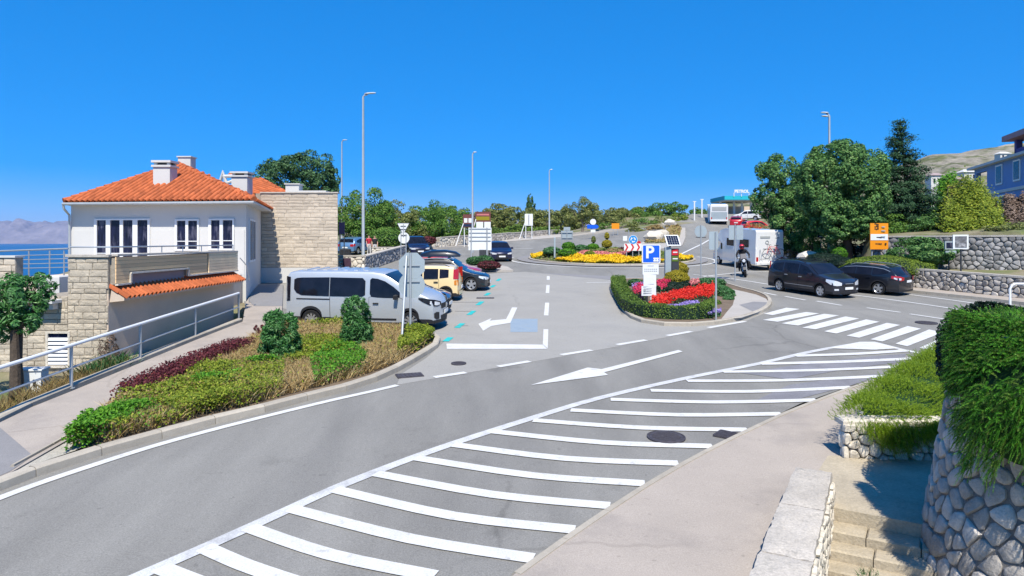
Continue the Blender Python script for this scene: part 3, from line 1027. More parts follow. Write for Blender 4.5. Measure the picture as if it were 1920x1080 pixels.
BLOCKS = []
def block_mesh(matname):
    for mn, lst in BLOCKS:
        if mn == matname:
            return random.choice(lst)
    lst = []
    for k in range(5):
        rng = random.Random(k + 90)
        m = MB()
        # front face (local -Y) pitched and uneven
        g = [(-.5, -.5), (0, -.5), (.5, -.5), (.5, 0), (.5, .5), (0, .5), (-.5, .5), (-.5, 0)]
        vs_ = [(a, 0, b) for a, b in g]
        vs_ += [(a * .95 + rng.uniform(-.01, .01), -0.55 - rng.uniform(0, .25), b * .88 + rng.uniform(-.03, .03)) for a, b in g]
        vs_ += [(rng.uniform(-.25, .25), -1.0, rng.uniform(-.15, .15))]
        fs = [(i, (i + 1) % 8, 8 + (i + 1) % 8, 8 + i) for i in range(8)] + [(8 + i, 8 + (i + 1) % 8, 16) for i in range(8)]
        m.add(vs_, fs)
        o = m.build("block", matname)
        lst.append(o.data)
        bpy.data.objects.remove(o)
    BLOCKS.append((matname, lst))
    return lst[0]

def blockwork(parent, A, B, z0, z1, ch, ln, matname, depth=0.03, keep=None, seed=1, gap=0.012, name="block"):
    """coursed stone blocks on the vertical face from plan point A to B (face looks to the right of A->B reversed, i.e. towards the camera for A left of B)"""
    rng = random.Random(seed)
    A, B = Vector((A[0], A[1], 0)), Vector((B[0], B[1], 0))
    t = (B - A)
    Wd = t.length
    t.normalize()
    n_ = Vector((t.y, -t.x, 0))          # outward
    nc = max(1, int(round((z1 - z0) / ch)))
    hh = (z1 - z0) / nc
    zs = [z0 + (z1 - z0) * (i + (rng.uniform(-.22, .22) if 0 < i < nc else 0)) / nc for i in range(nc + 1)]
    block_mesh(matname)
    for c in range(nc):
        u = -rng.uniform(0, ln[1] * 0.8)
        while u < Wd:
            L = rng.uniform(*ln)
            a, b = max(0, u), min(Wd, u + L)
            u += L
            if b - a < 0.05:
                continue
            zc, hh = (zs[c] + zs[c + 1]) / 2, zs[c + 1] - zs[c]
            if keep and not keep((a + b) / 2, zc, a, b):
                continue
            mid = A + t * (a + b) / 2
            M = Matrix(((t.x, -n_.x, 0, mid.x), (t.y, -n_.y, 0, mid.y), (0, 0, 1, zc), (0, 0, 0, 1))) @ Matrix.Diagonal((b - a - gap, depth * rng.uniform(.7, 1.4), hh - gap, 1))
            link_copy(block_mesh(matname), name, parent, M)

def wall_box(m, A, B, z0, z1, th, mi=0, inset=0.0):
    """wall slab from plan point A to B, its face on the line, body behind (away from the camera side)"""
    A, B = Vector((A[0], A[1], 0)), Vector((B[0], B[1], 0))
    t = (B - A).normalized()
    n_ = Vector((-t.y, t.x, 0))
    q = [A + n_ * inset, B + n_ * inset, B + n_ * (th + inset), A + n_ * (th + inset)]
    vs_ = [(p.x, p.y, z0) for p in q] + [(p.x, p.y, z1) for p in q]
    m.add(vs_, [(3, 2, 1, 0), (4, 5, 6, 7), (0, 1, 5, 4), (1, 2, 6, 5), (2, 3, 7, 6), (3, 0, 4, 7)])

# ================================================================ the white house
HA, HB, HC, HD = Vector((-20.1, 31.6, 0)), Vector((-11.7, 30.5, 0)), Vector((-13.75, 38.0, 0)), Vector((-22.3, 39.1, 0))
ZE = 5.80
house = empty("white_house", (HB.x, HB.y, 1.5), "white plastered house with hipped orange tile roof beside the parked van", "house")
m = MB()
q = [HA, HB, HC, HD]
vs_ = [(p.x, p.y, 0.3) for p in q] + [(p.x, p.y, ZE) for p in q]
m.add(vs_, [(4, 5, 6, 7), (0, 1, 5, 4), (1, 2, 6, 5), (2, 3, 7, 6), (3, 0, 4, 7)])
m.build("wall", "plaster_white", house)
ft = (HB - HA).normalized()
FA = math.atan2(ft.y, ft.x)
def on_facade(px):
    k = (px - CX) / F
    # (HA + s*ft).x = k * (HA + s*ft).y
    s = (k * HA.y - HA.x) / (ft.x - k * ft.y)
    return HA + ft * s
# eaves, soffit and roof planes
EA, EB = W(119, 385, 31.05), W(477, 381, 29.85)
EA.z = EB.z = ZE
EC, ED = Vector((-13.35, 38.6, ZE)), Vector((-22.9, 39.9, ZE))
AP1, AP2 = W(335, 309, 35.0), Vector((-17.6, 36.6, 8.1))
def hip_pt(z):
    return z
m = MB()
th = 0.1
E = [EA, EB, EC, ED]
m.add([p + Vector((0, 0, 0)) for p in E] + [p + Vector((0, 0, th)) for p in E], [(3, 2, 1, 0), (0, 1, 5, 4), (1, 2, 6, 5), (2, 3, 7, 6), (3, 0, 4, 7)])
m.build("soffit", "plaster_white", house)
zr = Vector((0, 0, th + 0.03))
roof_root = MB()
roof_root.add([EA + zr, EB + zr, EC + zr, ED + zr, AP1, AP2], [(0, 1, 4), (1, 2, 5, 4), (2, 3, 5), (3, 0, 4, 5)])
roof = roof_root.build("roof", "roof_under", house)

def tile_mesh():
    m = MB()
    n = 7
    vs_ = []
    for y, r_ in ((-0.02, 0.118), (0.44, 0.098)):
        for k in range(n):
            a = math.pi * k / (n - 1)
            vs_.append((r_ * math.cos(a), y, r_ * 0.82 * math.sin(a)))
    for y, r_ in ((-0.02, 0.098), (0.44, 0.08)):
        for k in range(n):
            a = math.pi * k / (n - 1)
            vs_.append((r_ * math.cos(a), y, r_ * 0.82 * math.sin(a)))
    fs = [(k, k + 1, n + k + 1, n + k) for k in range(n - 1)] + [(2 * n + k, k, k + 1, 2 * n + k + 1) for k in range(n - 1)]
    m.add(vs_, [f[::-1] for f in fs])
    o = m.build("tile", "roof_tile", smooth=True, angle=60)
    me = o.data
    bpy.data.objects.remove(o)
    return me
TILE = tile_mesh()
def tile_plane(parent, E0, E1, tops, pitch=0.25, row=0.36, lift=0.02, maxn=280, skip=None):
    """barrel tiles over the roof plane with eave E0->E1; tops: polygon points closing the plane"""
    ex = (E1 - E0)
    Lx = ex.length
    ex = ex.normalized()
    nrm = ex.cross(tops[0] - E0).normalized()
    if nrm.z < 0:
        nrm = -nrm
    up = nrm.cross(ex).normalized()
    pg = [(0, 0), (Lx, 0)] + [((p - E0).dot(ex), (p - E0).dot(up)) for p in tops]
    def inside(x, y):
        c = False
        for i in range(len(pg)):
            (x0, y0), (x1, y1) = pg[i], pg[i - 1]
            if (y0 > y) != (y1 > y) and x < (x1 - x0) * (y - y0) / (y1 - y0) + x0:
                c = not c
        return c
    n = 0
    ny = int(max(p[1] for p in pg) / row) + 1
    rng = random.Random(3)
    for j in range(ny):
        for i in range(int(Lx / pitch) + 8):
            x, y = (i + .5) * pitch - 1.0, j * row - 0.05
            if not inside(x, y + 0.2):
                continue
            p = E0 + ex * x + up * y + nrm * lift
            if skip and skip(p):
                continue
            if n >= maxn:
                return n
            a = up + nrm * 0.05
            a.normalize()
            z_ = ex.cross(a).normalized()
            M = Matrix(((ex.x, a.x, z_.x, p.x), (ex.y, a.y, z_.y, p.y), (ex.z, a.z, z_.z, p.z), (0, 0, 0, 1)))
            M = M @ Matrix.Rotation(rng.uniform(-.02, .02), 4, 'Z') @ Matrix.Diagonal((pitch / 0.25 * .80, row / 0.36, 1.1, 1))
            o = bpy.data.objects.new("tile", TILE)
            COL.objects.link(o)
            o.matrix_world = M
            o.parent = parent
            o.matrix_parent_inverse = parent.matrix_world.inverted()
            n += 1
    return n
bpy.context.view_layer.update()
tile_plane(roof, EA + zr, EB + zr, [AP1], pitch=.27, row=.38)
# tiles of the narrow right-hand slope, seen edge on
tile_plane(roof, EB + zr, EC + zr, [AP2, AP1], maxn=260)
def hip_caps(parent, a, b, n, r=0.13):
    d = (b - a)
    for i in range(n):
        p0, p1 = a + d * (i / n), a + d * ((i + 1.12) / n)
        m = MB()
        m.tube([p0 + Vector((0, 0, 0.05)), p1 + Vector((0, 0, 0.02))], [r, r * 0.85], 8)
        m.build("hip_tile", "roof_tile", parent, smooth=True)
hip_caps(roof, EA + zr, AP1, 15)
hip_caps(roof, EB + zr, AP1, 14)
hip_caps(roof, AP1, AP2, 3)
m = MB()
off = Vector((0.02, -0.09, 0.03))
m.tube([EA + off, EB + off], 0.065, 8)
dp = on_facade(133.5)
m.tube([EA + off + Vector((0.02, 0, -.02)), EA + off + Vector((0.03, 0.05, -0.22)), Vector((dp.x - .02, dp.y - .1, ZE - 0.45)), Vector((dp.x - .02, dp.y - .1, 2.8))], 0.05, 8)
m.build("gutter", "galvanised", house, smooth=True)

def facade_window(px0, px1, py0, py1, panes, name="window", zbot=None):
    a, b = on_facade(px0), on_facade(px1)
    D = (a.y + b.y) / 2
    zt, zb = ZZ(py0, D), (ZZ(py1, D) if zbot is None else zbot)
    t = ft
    n_ = Vector((t.y, -t.x, 0))
    Wd = (b - a).length
    M = Matrix(((t.x, -n_.x, 0, a.x), (t.y, -n_.y, 0, a.y), (0, 0, 1, zb), (0, 0, 0, 1)))
    m = MB()
    H = zt - zb
    f = 0.07
    xs = [0.0]
    m.box((f / 2, -0.02, H / 2), (f, 0.09, H), M=M)
    m.box((Wd - f / 2, -0.02, H / 2), (f, 0.09, H), M=M)
    m.box((Wd / 2, -0.02, H - f / 2), (Wd - 2 * f, 0.088, f), M=M)
    m.box((Wd / 2, -0.03, f / 2), (Wd - 2 * f, 0.12, f), M=M)
    pos = []
    for p0, p1 in panes:
        q0, q1 = on_facade(p0), on_facade(p1)
        pos.append(((q0 - a).length, (q1 - a).length))
    for (u0, u1), (u2, u3) in zip(pos, pos[1:]):
        m.box(((u1 + u2) / 2, -0.022, H / 2), (u2 - u1, 0.08, H - 2 * f), M=M)
    for u0, u1 in (pos[0], pos[-1]):
        pass
    m.box((pos[0][0] / 2 + f / 2, -0.022, H / 2), (max(0.01, pos[0][0] - f), 0.08, H - 2 * f), M=M)
    m.box(((pos[-1][1] + Wd - f) / 2, -0.022, H / 2), (max(0.01, Wd - f - pos[-1][1]), 0.08, H - 2 * f), M=M)
    w = m.build(name, "white_metal", house)
    for u0, u1 in pos:
        p = MB()
        p.box(((u0 + u1) / 2, -0.008, H / 2), (u1 - u0 + .01, 0.02, H - 2 * f), M=M)
        p.build("pane", "window_glass", w)
        if H > 1.3:
            p = MB()
            p.box(((u0 + u1) / 2, -0.028, H * 0.30), (u1 - u0, 0.03, 0.035), M=M)
            p.build("glazing_bar", "white_metal", w)
    return w
facade_window(178, 282, 410, 470, [(183, 200), (208, 226), (232, 250), (259, 278)], "terrace_door", 2.95)
facade_window(329, 374, 411, 470, [(333, 349), (354, 371)])
facade_window(392, 440, 410, 469, [(397, 413), (419, 437)])
# raised white band below the windows
for a_, b_ in ((134, 177), (284, 328), (376, 391), (441, 459)):
    qa, qb = on_facade(a_), on_facade(b_)
    m = MB()
    n_ = Vector((ft.y, -ft.x, 0))
    c = (qa + qb) / 2 + n_ * 0.012
    m.box((c.x, c.y, 3.6), ((qb - qa).length, 0.03, 2.1), rz=FA)
    m.build("wall_band", "plaster_white", house)
# side wall: slim windows and white corner
st = (HC - HB).normalized()
sn = Vector((st.y, -st.x, 0))
for s0 in (1.2, 2.1, 3.0):
    c = HB + st * (s0 + .25) + sn * 0.03
    m = MB()
    an = math.atan2(st.y, st.x)
    m.box((c.x, c.y, 4.2), (0.62, 0.08, 2.0), rz=an)
    w = m.build("window", "white_metal", house)
    m = MB()
    c = c + sn * 0.035
    m.box((c.x, c.y, 4.2), (0.42, 0.04, 1.8), rz=an)
    m.build("pane", "window_glass", w)

def chimney(px0, px1, py0, pyb, D, caps=True, parent=house, name="chimney"):
    w = (px1 - px0) * D / F
    x = XZ((px0 + px1) / 2, D)
    zt, zb = ZZ(py0, D), ZZ(pyb, D)
    m = MB()
    body_t = zt - (0.34 if caps else 0.06)
    m.box((x, D, (zb + body_t) / 2 - .2), (w * 0.86, w * 0.8, body_t - zb + .4))
    if caps:
        m.box((x, D, body_t + 0.045), (w, w * 0.95, 0.09))
        for sx in (-1, 1):
            for sy in (-1, 1):
                m.box((x + sx * w * .33, D + sy * w * .3, body_t + .15), (w * .14, w * .14, .12))
        m.box((x, D, body_t + 0.26), (w, w * .95, 0.10))
    else:
        m.box((x, D, zt - 0.03), (w, w * .95, 0.06))
    o = m.build(name, "plaster_white", parent)
    if caps:
        m = MB()
        m.box((x, D, body_t + 0.15), (w * .55, w * .5, 0.115))
        m.build("flue", "dark_metal", o)
    return o
chimney(292, 328, 301, 366, 32.6)
chimney(337, 364, 294, 330, 36.4, caps=False)
m = MB()
xx = W(327, 366, 32.3)
m.box(xx + Vector((0.28, 0, 0.16)), (0.34, 0.5, 0.2), rz=0.4)
m.build("roof_vent", "dark_metal", house)
# rear wing: stone-clad wall, second roof, vents
SW0, SW1, SWY = -13.75, -9.55, 38.0
wing = empty("stone_wing", (SW1, SWY, 1.9), "low wing clad in pale sandstone courses beside the white house", "building")
m = MB()
m.add([(x, y, z) for z in (1.5, 6.8) for x, y in ((SW0 - .3, SWY), (SW1, SWY), (SW1 - 1.35, SWY + 5), (SW0 - .3, SWY + 5))], [(4, 5, 6, 7), (0, 1, 5, 4), (1, 2, 6, 5), (2, 3, 7, 6), (3, 0, 4, 7)])
m.build("wall", "mortar_pale", wing)
blockwork(wing, (SW0, SWY - .004), (SW1, SWY - .004), 2.74, 6.78, 0.185, (0.3, 1.1), "cladding", 0.028, seed=4, gap=0.004)
m = MB()
m.box(((SW0 + SW1) / 2, SWY - .03, 2.3), (SW1 - SW0, 0.05, 0.86))
m.build("plinth", "plaster_white", wing)
m = MB()
m.box(((SW0 + SW1) / 2, SWY + .12, 6.84), (SW1 - SW0 + .08, .4, 0.07))
m.build("coping", "coping", wing)
r0, r1, e1, e0 = W(436, 344, 45), W(488, 336, 45), W(556, 372, 43), W(489, 398, 40.2)
m = MB()
m.add([r0, r1, e1, e0, r1 + Vector((3, 3, -1.8)), r0 + Vector((-3, 5, -2))], [(0, 1, 2, 3)[::-1], (1, 4, 2), (0, 5, 4, 1)])
rw = m.build("roof", "roof_under", wing)
bpy.context.view_layer.update()
tile_plane(rw, e0, e1, [r1, r0], pitch=0.27, row=0.42, maxn=140)
hip_caps(rw, e1, r1, 9, 0.12)
chimney(437, 471, 322, 372, 41.0, parent=wing)
m = MB()
m.tube([W(412, 345, 42), W(418, 322, 42), W(424, 343, 42)], 0.12, 6)
m.tube([W(418, 331, 42), W(455, 329, 42)], 0.1, 6)
m.tube([W(424, 344, 42), W(440, 338, 42), W(462, 337, 42)], 0.09, 6)
m.build("vent_pipe", "plaster_white", wing, smooth=True)
chimney(537, 566, 345, 364, 41.5, caps=False, parent=wing, name="roof_vent")
m = MB()
m.box(W(590, 361, 41), (1.6, 1.0, 0.16))
m.build("roof_vent", "plaster_white", wing)

# ================================================================ terrace in front of the house
TX, TY0, TY1 = -11.0, 18.9, 27.4
ter = empty("terrace", (TX, TY0, 0.6), "stone-faced terrace with tiled canopy strip below the white house", "terrace")
m = MB()
tp = [(-12.1, TY0), (TX, TY0), (TX, 27.4), (-11.85, 27.42), (-11.85, 30.4), (-20, 31.4), (-20, 24), (-12.1, 24)]
m.add([(x, y, z) for z in (-.3, 2.7) for x, y in tp], [tuple(range(8, 16))] + [(i, (i + 1) % 8, 8 + (i + 1) % 8, 8 + i) for i in range(8)])
m.build("wall", "plaster_grey", ter)
m = MB()
m.box((-12.65, TY0 + 1.5, 1.17), (1.1, 3.0, 2.94))
m.build("lower_wall", "mortar_pale", ter)
m = MB()
m.box((-13.9, TY0 + 1.6, 0.62), (1.4, 3.0, 2.4))
m.build("lower_wall", "mortar_pale", ter)
LZ = (0.76, 1.63)
def brow(x0, x1, z0, z1, sd):
    blockwork(ter, (x0, TY0 - .004), (x1, TY0 - .004), z0, z1, 0.165, (0.18, 0.6), "stone_block", 0.03, seed=sd, gap=.006)
brow(-12.1, TX, 0.25, 3.68, 9); brow(-13.2, -12.1, LZ[1] + .07, 2.64, 10); brow(-13.2, -12.66, .25, LZ[1] + .07, 12); brow(-12.66, -12.1, .25, LZ[0] - .06, 13); brow(-14.6, -13.2, .25, 1.82, 11)
m = MB()
m.box((-11.55, TY0 + .16, 3.2), (1.1, 0.3, 1.0))
m.build("parapet", "mortar_pale", ter)
m = MB()
m.box((-11.55, TY0 + .14, 3.74), (1.18, 0.42, 0.07), ch=.01)
m.build("coping", "coping", ter)
# east parapet: boarded panel with stepped lower edge
def yz(px):
    return TX * F / (px - CX)
m = MB()
prof = [(yz(207), 2.95), (yz(232), 2.97), (yz(232), 3.24), (yz(342), 3.27), (yz(342), 3.00), (yz(380), 3.02), (yz(380), 3.72), (yz(207), 3.68)]
vs_ = [(TX + .13, y, z) for y, z in prof] + [(TX - .12, y, z) for y, z in prof]
n_ = len(prof)
m.add(vs_, [tuple(range(n_))[::-1], tuple(range(n_, 2 * n_))] + [(i, (i + 1) % n_, n_ + (i + 1) % n_, n_ + i) for i in range(n_)])
pan = m.build("parapet", "mortar_pale", ter)
mat("board", (0.82, 0.55, 0.30), 0.8, var=0.12, scale=2, fine=0.1, fscale=30, rnd=0.12, stretch=(0, 1, 0.15))  # wood colour brightened and warmed in place of grazing sun
mat("board_sunlit", (0.90, 0.68, 0.42), 0.8, var=0.10, scale=2, fine=0.1, fscale=30, rnd=0.08)  # paler copy of board: sunlight on the end panel put into its colour
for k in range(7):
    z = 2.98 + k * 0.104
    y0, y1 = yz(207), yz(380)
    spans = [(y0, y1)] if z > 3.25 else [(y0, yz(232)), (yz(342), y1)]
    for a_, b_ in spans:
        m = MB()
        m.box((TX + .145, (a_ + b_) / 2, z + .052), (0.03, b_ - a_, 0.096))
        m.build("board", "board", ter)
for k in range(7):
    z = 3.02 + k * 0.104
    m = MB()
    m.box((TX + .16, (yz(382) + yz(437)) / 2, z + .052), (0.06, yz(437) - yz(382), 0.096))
    m.build("board", "board_sunlit", ter)
m = MB()
m.box((TX, (yz(381) + yz(437)) / 2, 3.36), (0.2, yz(437) - yz(381), 0.72))
m.build("parapet", "mortar_pale", ter)
trim = [(yz(207), 2.935), (yz(233), 2.955), (yz(233), 3.225), (yz(343), 3.255), (yz(343), 2.985), (yz(437), 3.02)]
for (ya, za), (yb, zb) in zip(trim, trim[1:]):
    m = MB()
    m.box((TX + .17, (ya + yb) / 2, (za + zb) / 2), (0.09, max(abs(yb - ya), 0.07), max(abs(zb - za), 0.05)))
    m.build("trim", "limestone", ter)
m = MB()
m.box((TX + .03, (yz(207) + yz(437)) / 2, 3.76), (0.34, yz(437) - yz(207) , 0.06), ch=.01)
m.build("coping", "coping", ter)
m = MB()
m.box((TX + .02, (yz(233) + yz(342)) / 2, 3.05), (0.06, yz(342) - yz(233), 0.36))
m.build("recess", "plaster_mauve", ter)
# tiled canopy strip
cw = MB()
y0, y1 = TY0 + .05, yz(437)
cw.add([(TX + .05, y0, 2.80), (TX + .05, y1, 2.83), (TX + .40, y1, 2.62), (TX + .40, y0, 2.59), (TX + .40, y0, 2.51), (TX + .40, y1, 2.54), (TX, y1, 2.50), (TX, y0, 2.47)],
       [(0, 3, 2, 1), (3, 4, 5, 2), (4, 7, 6, 5), (0, 7, 4, 3)])
cwo = cw.build("canopy", "plaster_grey", ter)
E0_, E1_ = Vector((TX + .44, y0, 2.61)), Vector((TX + .44, y1, 2.64))
bpy.context.view_layer.update()
tile_plane(cwo, E0_, E1_, [Vector((TX - .06, y1, 2.93)), Vector((TX - .06, y0, 2.90))], pitch=0.235, row=0.30, lift=-0.01)
# louvred window
m = MB()
lx0, lx1 = -12.62, -12.08
for c, s_ in (((lx0 - .03, 0), 0.06), ((lx1 + .03, 0), 0.06)):
    m.box((c[0], TY0 - .01, (LZ[0] + LZ[1]) / 2), (0.06, 0.1, LZ[1] - LZ[0] + .12))
m.box(((lx0 + lx1) / 2, TY0 - .01, LZ[1] + .03), (lx1 - lx0, 0.1, 0.06))
m.box(((lx0 + lx1) / 2, TY0 - .03, LZ[0] - .03), (lx1 - lx0 + .1, 0.14, 0.06))
lw = m.build("louvre_window", "limestone", ter)
m = MB()
m.box(((lx0 + lx1) / 2, TY0 - .005, (LZ[0] + LZ[1]) / 2), (lx1 - lx0, 0.01, LZ[1] - LZ[0]))
m.build("pane", "window_glass", lw)
for k in range(7):
    m = MB()
    zc = LZ[0] + .06 + k * .108
    m.add([(lx0, TY0 - .055, zc - .03), (lx1, TY0 - .055, zc - .03), (lx1, TY0 - .02, zc + .045), (lx0, TY0 - .02, zc + .045)], [(0, 1, 2, 3)])
    m.add([(lx0, TY0 - .054, zc - .036), (lx1, TY0 - .054, zc - .036), (lx1, TY0 - .018, zc + .039), (lx0, TY0 - .018, zc + .039)], [(3, 2, 1, 0)])
    m.build("slat", "white_metal", lw)
# small entrance hood on the lower wall
m = MB()
m.box((-12.75, TY0 - .18, 2.52), (1.0, 0.5, 0.10), ch=.02)
m.box((-12.75, TY0 - .1, 2.38), (0.8, 0.3, 0.16))
m.build("entrance_hood", "plaster_white", ter)
# handrail of the terrace
def rail(m, pts, r=0.022):
    m.tube([Vector(p) for p in pts], r, 8)
m = MB()
rail(m, [(-12.1, TY0 + .1, 3.98), (TX, TY0 + .1, 3.98), (TX, yz(437), 4.0)])
for y in np.linspace(TY0 + .1, yz(437), 7):
    rail(m, [(TX, y, 3.76), (TX, y, 3.98)], 0.015)
rail(m, [(-12.1, TY0 + .1, 3.7), (-12.1, TY0 + .1, 3.98)], .015)
m.build("handrail", "steel", ter, smooth=True)
m = MB()
rail(m, [(TX + .25, yz(438), 3.5), (TX + .45, yz(441), 3.2), (TX + .5, yz(444), 2.6)], .02)
m.build("grab_rail", "steel", ter, smooth=True)

# far-left sea-view railing and low wall
sea_rail = empty("balustrade", W(75, 515, 22), "steel balustrade with horizontal bars in front of the sea", "railing")
D = 22.0
m = MB()
for py in (470, 481, 489, 497, 505):
    m.tube([W(-40, py + (2 if py == 470 else 0), D), W(128, py - 4, D)], 0.028 if py == 470 else 0.014, 8)
m.build("bar", "steel", sea_rail, smooth=True)
for px in (54, 93, 120):
    m = MB()
    m.tube([W(px, 470, D), W(px, 522, D)], 0.022, 8)
    m.build("post", "steel", sea_rail)
gw = empty("garden_wall", W(10, 520, 21), "low stone garden wall at the far left in front of the sea", "wall")
m = MB()
gx0, gx1 = XZ(-60, 20.8), XZ(28, 20.8)
m.box(((gx0 + gx1) / 2, 21.0, 2.6), (gx1 - gx0, 0.3, 2.1))
m.build("core", "mortar_pale", gw)
blockwork(gw, (gx0, 20.84), (gx1, 20.84), 1.5, 3.64, 0.2, (0.3, 0.6), "cladding", 0.03, seed=19)
m = MB()
m.box(((gx0 + gx1) / 2, 20.98, 3.68), (gx1 - gx0 + .05, 0.42, 0.06))
m.build("coping", "plaster_white", gw)
m = MB()
m.box(W(100, 562, 21.5), (0.7, 0.5, 1.5), ch=.04)
m.box(W(108, 529, 21.5), (0.42, 0.4, 0.36), ch=.04)
m.build("white_shed", "plaster_white", label="small white plastered box by the balustrade behind the leafy tree", cat="shed")

# ================================================================ pavement railing
prl = empty("pavement_railing", P(264, 680), "grey tubular steel railing along the sloping pavement", "railing")
posts = [P(-40, 812), P(130, 735), P(264, 681), P(368, 638), P(455, 604)]
posts = [Vector((-9.82, p.y, 0.05 * p.y + 0.08)) for p in posts]
tops = [p + Vector((0, 0, 0.96)) for p in posts]
m = MB(); m.tube(tops, 0.042, 10); m.build("top_rail", "white_metal", prl, smooth=True)
m = MB(); m.tube([p + Vector((0, 0, 0.46)) for p in posts], 0.026, 8); m.build("mid_rail", "galvanised", prl, smooth=True)
for p, t_ in zip(posts, tops):
    m = MB()
    m.tube([p - Vector((0, 0, 0.1)), t_], 0.036, 10)
    m.tube([p, p + Vector((0, 0, .02))], 0.075, 10)
    m.build("post", "galvanised", prl, smooth=True)
# utility cabinet, concrete slab
uc = empty("utility_cabinet", W(62, 745, 16.6), "white utility cabinet with black slot behind the pavement railing", "cabinet")
c = W(62, 717, 16.6)
m = MB(); m.box(c, (0.52, 0.36, 0.62), rz=0.15, ch=.02); m.build("body", "board_white", uc)
m = MB(); m.box(c + Vector((0, 0, .325)), (0.58, 0.42, 0.04), rz=0.15, ch=.01); m.build("lid", "board_white", uc)
m = MB(); m.box(c + Vector((0.15, -.17, .02)), (0.06, 0.03, 0.16), rz=0.15); m.build("slot", "plastic_black", uc)
m = MB()
m.box((-10.45, 20.3, 0.78), (0.9, 1.5, 0.16), ch=.02)
m.build("concrete_slab", "step_stone", label="flat concrete slab at the corner of the terrace behind the railing", cat="slab")
m = MB()
m.tube([P(467, 572) + Vector((0, 0, .02)), P(467, 572) + Vector((0, 0, .26)), P(468, 572) + Vector((.05, 0, .34))], 0.02, 8)
m.box(P(467, 574) + Vector((0, 0, .03)), (0.3, .12, .05))
m.build("door_stop", "steel", smooth=True, label="small bent steel bollard by the house corner and railing end", cat="bollard")
# ================================================================ vehicles
def paint(name, col, metal=0.35, rough=0.32):
    return mat(name, col, rough, metal, var=0.03, scale=1.0, spec=0.5, coat=0.85)
paint("car_silver", (0.50, 0.53, 0.56), 0.35, 0.38)
paint("car_navy", (0.012, 0.014, 0.05), 0.25)
paint("car_black", (0.012, 0.013, 0.018), 0.2)
paint("car_charcoal", (0.022, 0.023, 0.034), 0.3)
paint("car_blue", (0.035, 0.09, 0.20), 0.3)
paint("car_cream", (0.80, 0.62, 0.33), 0.0)
paint("car_red", (0.48, 0.010, 0.025), 0.1)
paint("car_bright_red", (0.60, 0.012, 0.015), 0.0)
paint("car_sky", (0.12, 0.24, 0.42), 0.25)
paint("body_white", (0.72, 0.73, 0.74), 0.0, 0.4)

def interp(pts, x):
    if x <= pts[0][0]:
        return pts[0][1]
    for (x0, y0), (x1, y1) in zip(pts, pts[1:]):
        if x <= x1:
            return y0 + (y1 - y0) * (x - x0) / max(1e-9, x1 - x0)
    return pts[-1][1]

def slope_matrix(x, y, heading):
    """frame on the sloping ground: local +X along the heading (degrees from +X, counter-clockwise)"""
    up = Vector((0, -0.05, 1)).normalized()
    f = Vector((math.cos(R(heading)), math.sin(R(heading)), 0))
    f = (f - up * f.dot(up)).normalized()
    s = up.cross(f)
    z = base_z(x, y) if y > 62 else 0.05 * y
    return Matrix(((f.x, s.x, up.x, x), (f.y, s.y, up.y, y), (f.z, s.z, up.z, z), (0, 0, 0, 1)))

WHEELS = {}
def wheel_meshes(r, wd, spokes, rimmat):
    key = (round(r, 3), wd, spokes, rimmat)
    if key in WHEELS:
        return WHEELS[key]
    My = Matrix.Rotation(R(90), 4, 'X')
    m = MB()
    rr = r * 0.68
    m.lathe([(rr, -wd / 2 + .01), (r * .93, -wd / 2), (r * .985, -wd * .36), (r, 0), (r * .985, wd * .36), (r * .93, wd / 2), (rr, wd / 2 - .01), (rr * .97, 0), (rr, -wd / 2 + .01)], n=24, M=My)
    a = m.build("tyre", "rubber", smooth=True)
    m = MB()
    m.lathe([(rr * 1.0, -wd / 2 + .005), (rr * .93, -wd / 2 + .02), (rr * .9, 0.02)], n=24, M=My)
    m.lathe([(rr * 1.0, wd / 2 - .005), (rr * .93, wd / 2 - .02), (rr * .9, 0.02)], n=24, M=My)
    for sgn in (-1, 1):
        m.lathe([(0.0, sgn * (wd / 2 - .022)), (rr * .2, sgn * (wd / 2 - .025)), (rr * .22, sgn * (wd / 2 - .05))], n=14, M=My)
        for k in range(spokes):
            t = 2 * math.pi * k / spokes
            Mr = Matrix.Rotation(t, 4, 'Y')
            wds = rr * (0.26 if spokes <= 6 else 0.15)
            m.add([Mr @ Vector(v) for v in ((-wds * .7, sgn * -(wd / 2 - .03) * -1, rr * .1), (wds * .7, sgn * (wd / 2 - .03), rr * .1), (wds, sgn * (wd / 2 - .02), rr * .95), (-wds, sgn * (wd / 2 - .02), rr * .95),
                                            (-wds * .7, sgn * (wd / 2 - .06), rr * .1), (wds * .7, sgn * (wd / 2 - .06), rr * .1), (wds, sgn * (wd / 2 - .05), rr * .95), (-wds, sgn * (wd / 2 - .05), rr * .95))],
                  [(0, 1, 2, 3), (4, 7, 6, 5), (1, 5, 6, 2), (0, 3, 7, 4)])
    b = m.build("rim", rimmat, smooth=True)
    m = MB()
    m.lathe([(0, 0.01), (rr * .92, 0.01)], n=20, M=My)
    m.lathe([(0, -0.01), (rr * .92, -0.01)], n=20, M=My)
    c = m.build("brake_disc", "plastic_black")
    WHEELS[key] = (a.data, b.data, c.data)
    for o in (a, b, c):
        bpy.data.objects.remove(o)
    return WHEELS[key]

def add_wheel(root, loc, r, wd=0.2, spokes=5, rimmat="alloy"):
    a, b, c = wheel_meshes(r, wd, spokes, rimmat)
    w = bpy.data.objects.new("wheel", a)
    COL.objects.link(w)
    w.parent = root
    w.location = loc
    for me, nm in ((b, "rim"), (c, "brake_disc")):
        o = bpy.data.objects.new(nm, me)
        COL.objects.link(o)
        o.parent = w
    return w

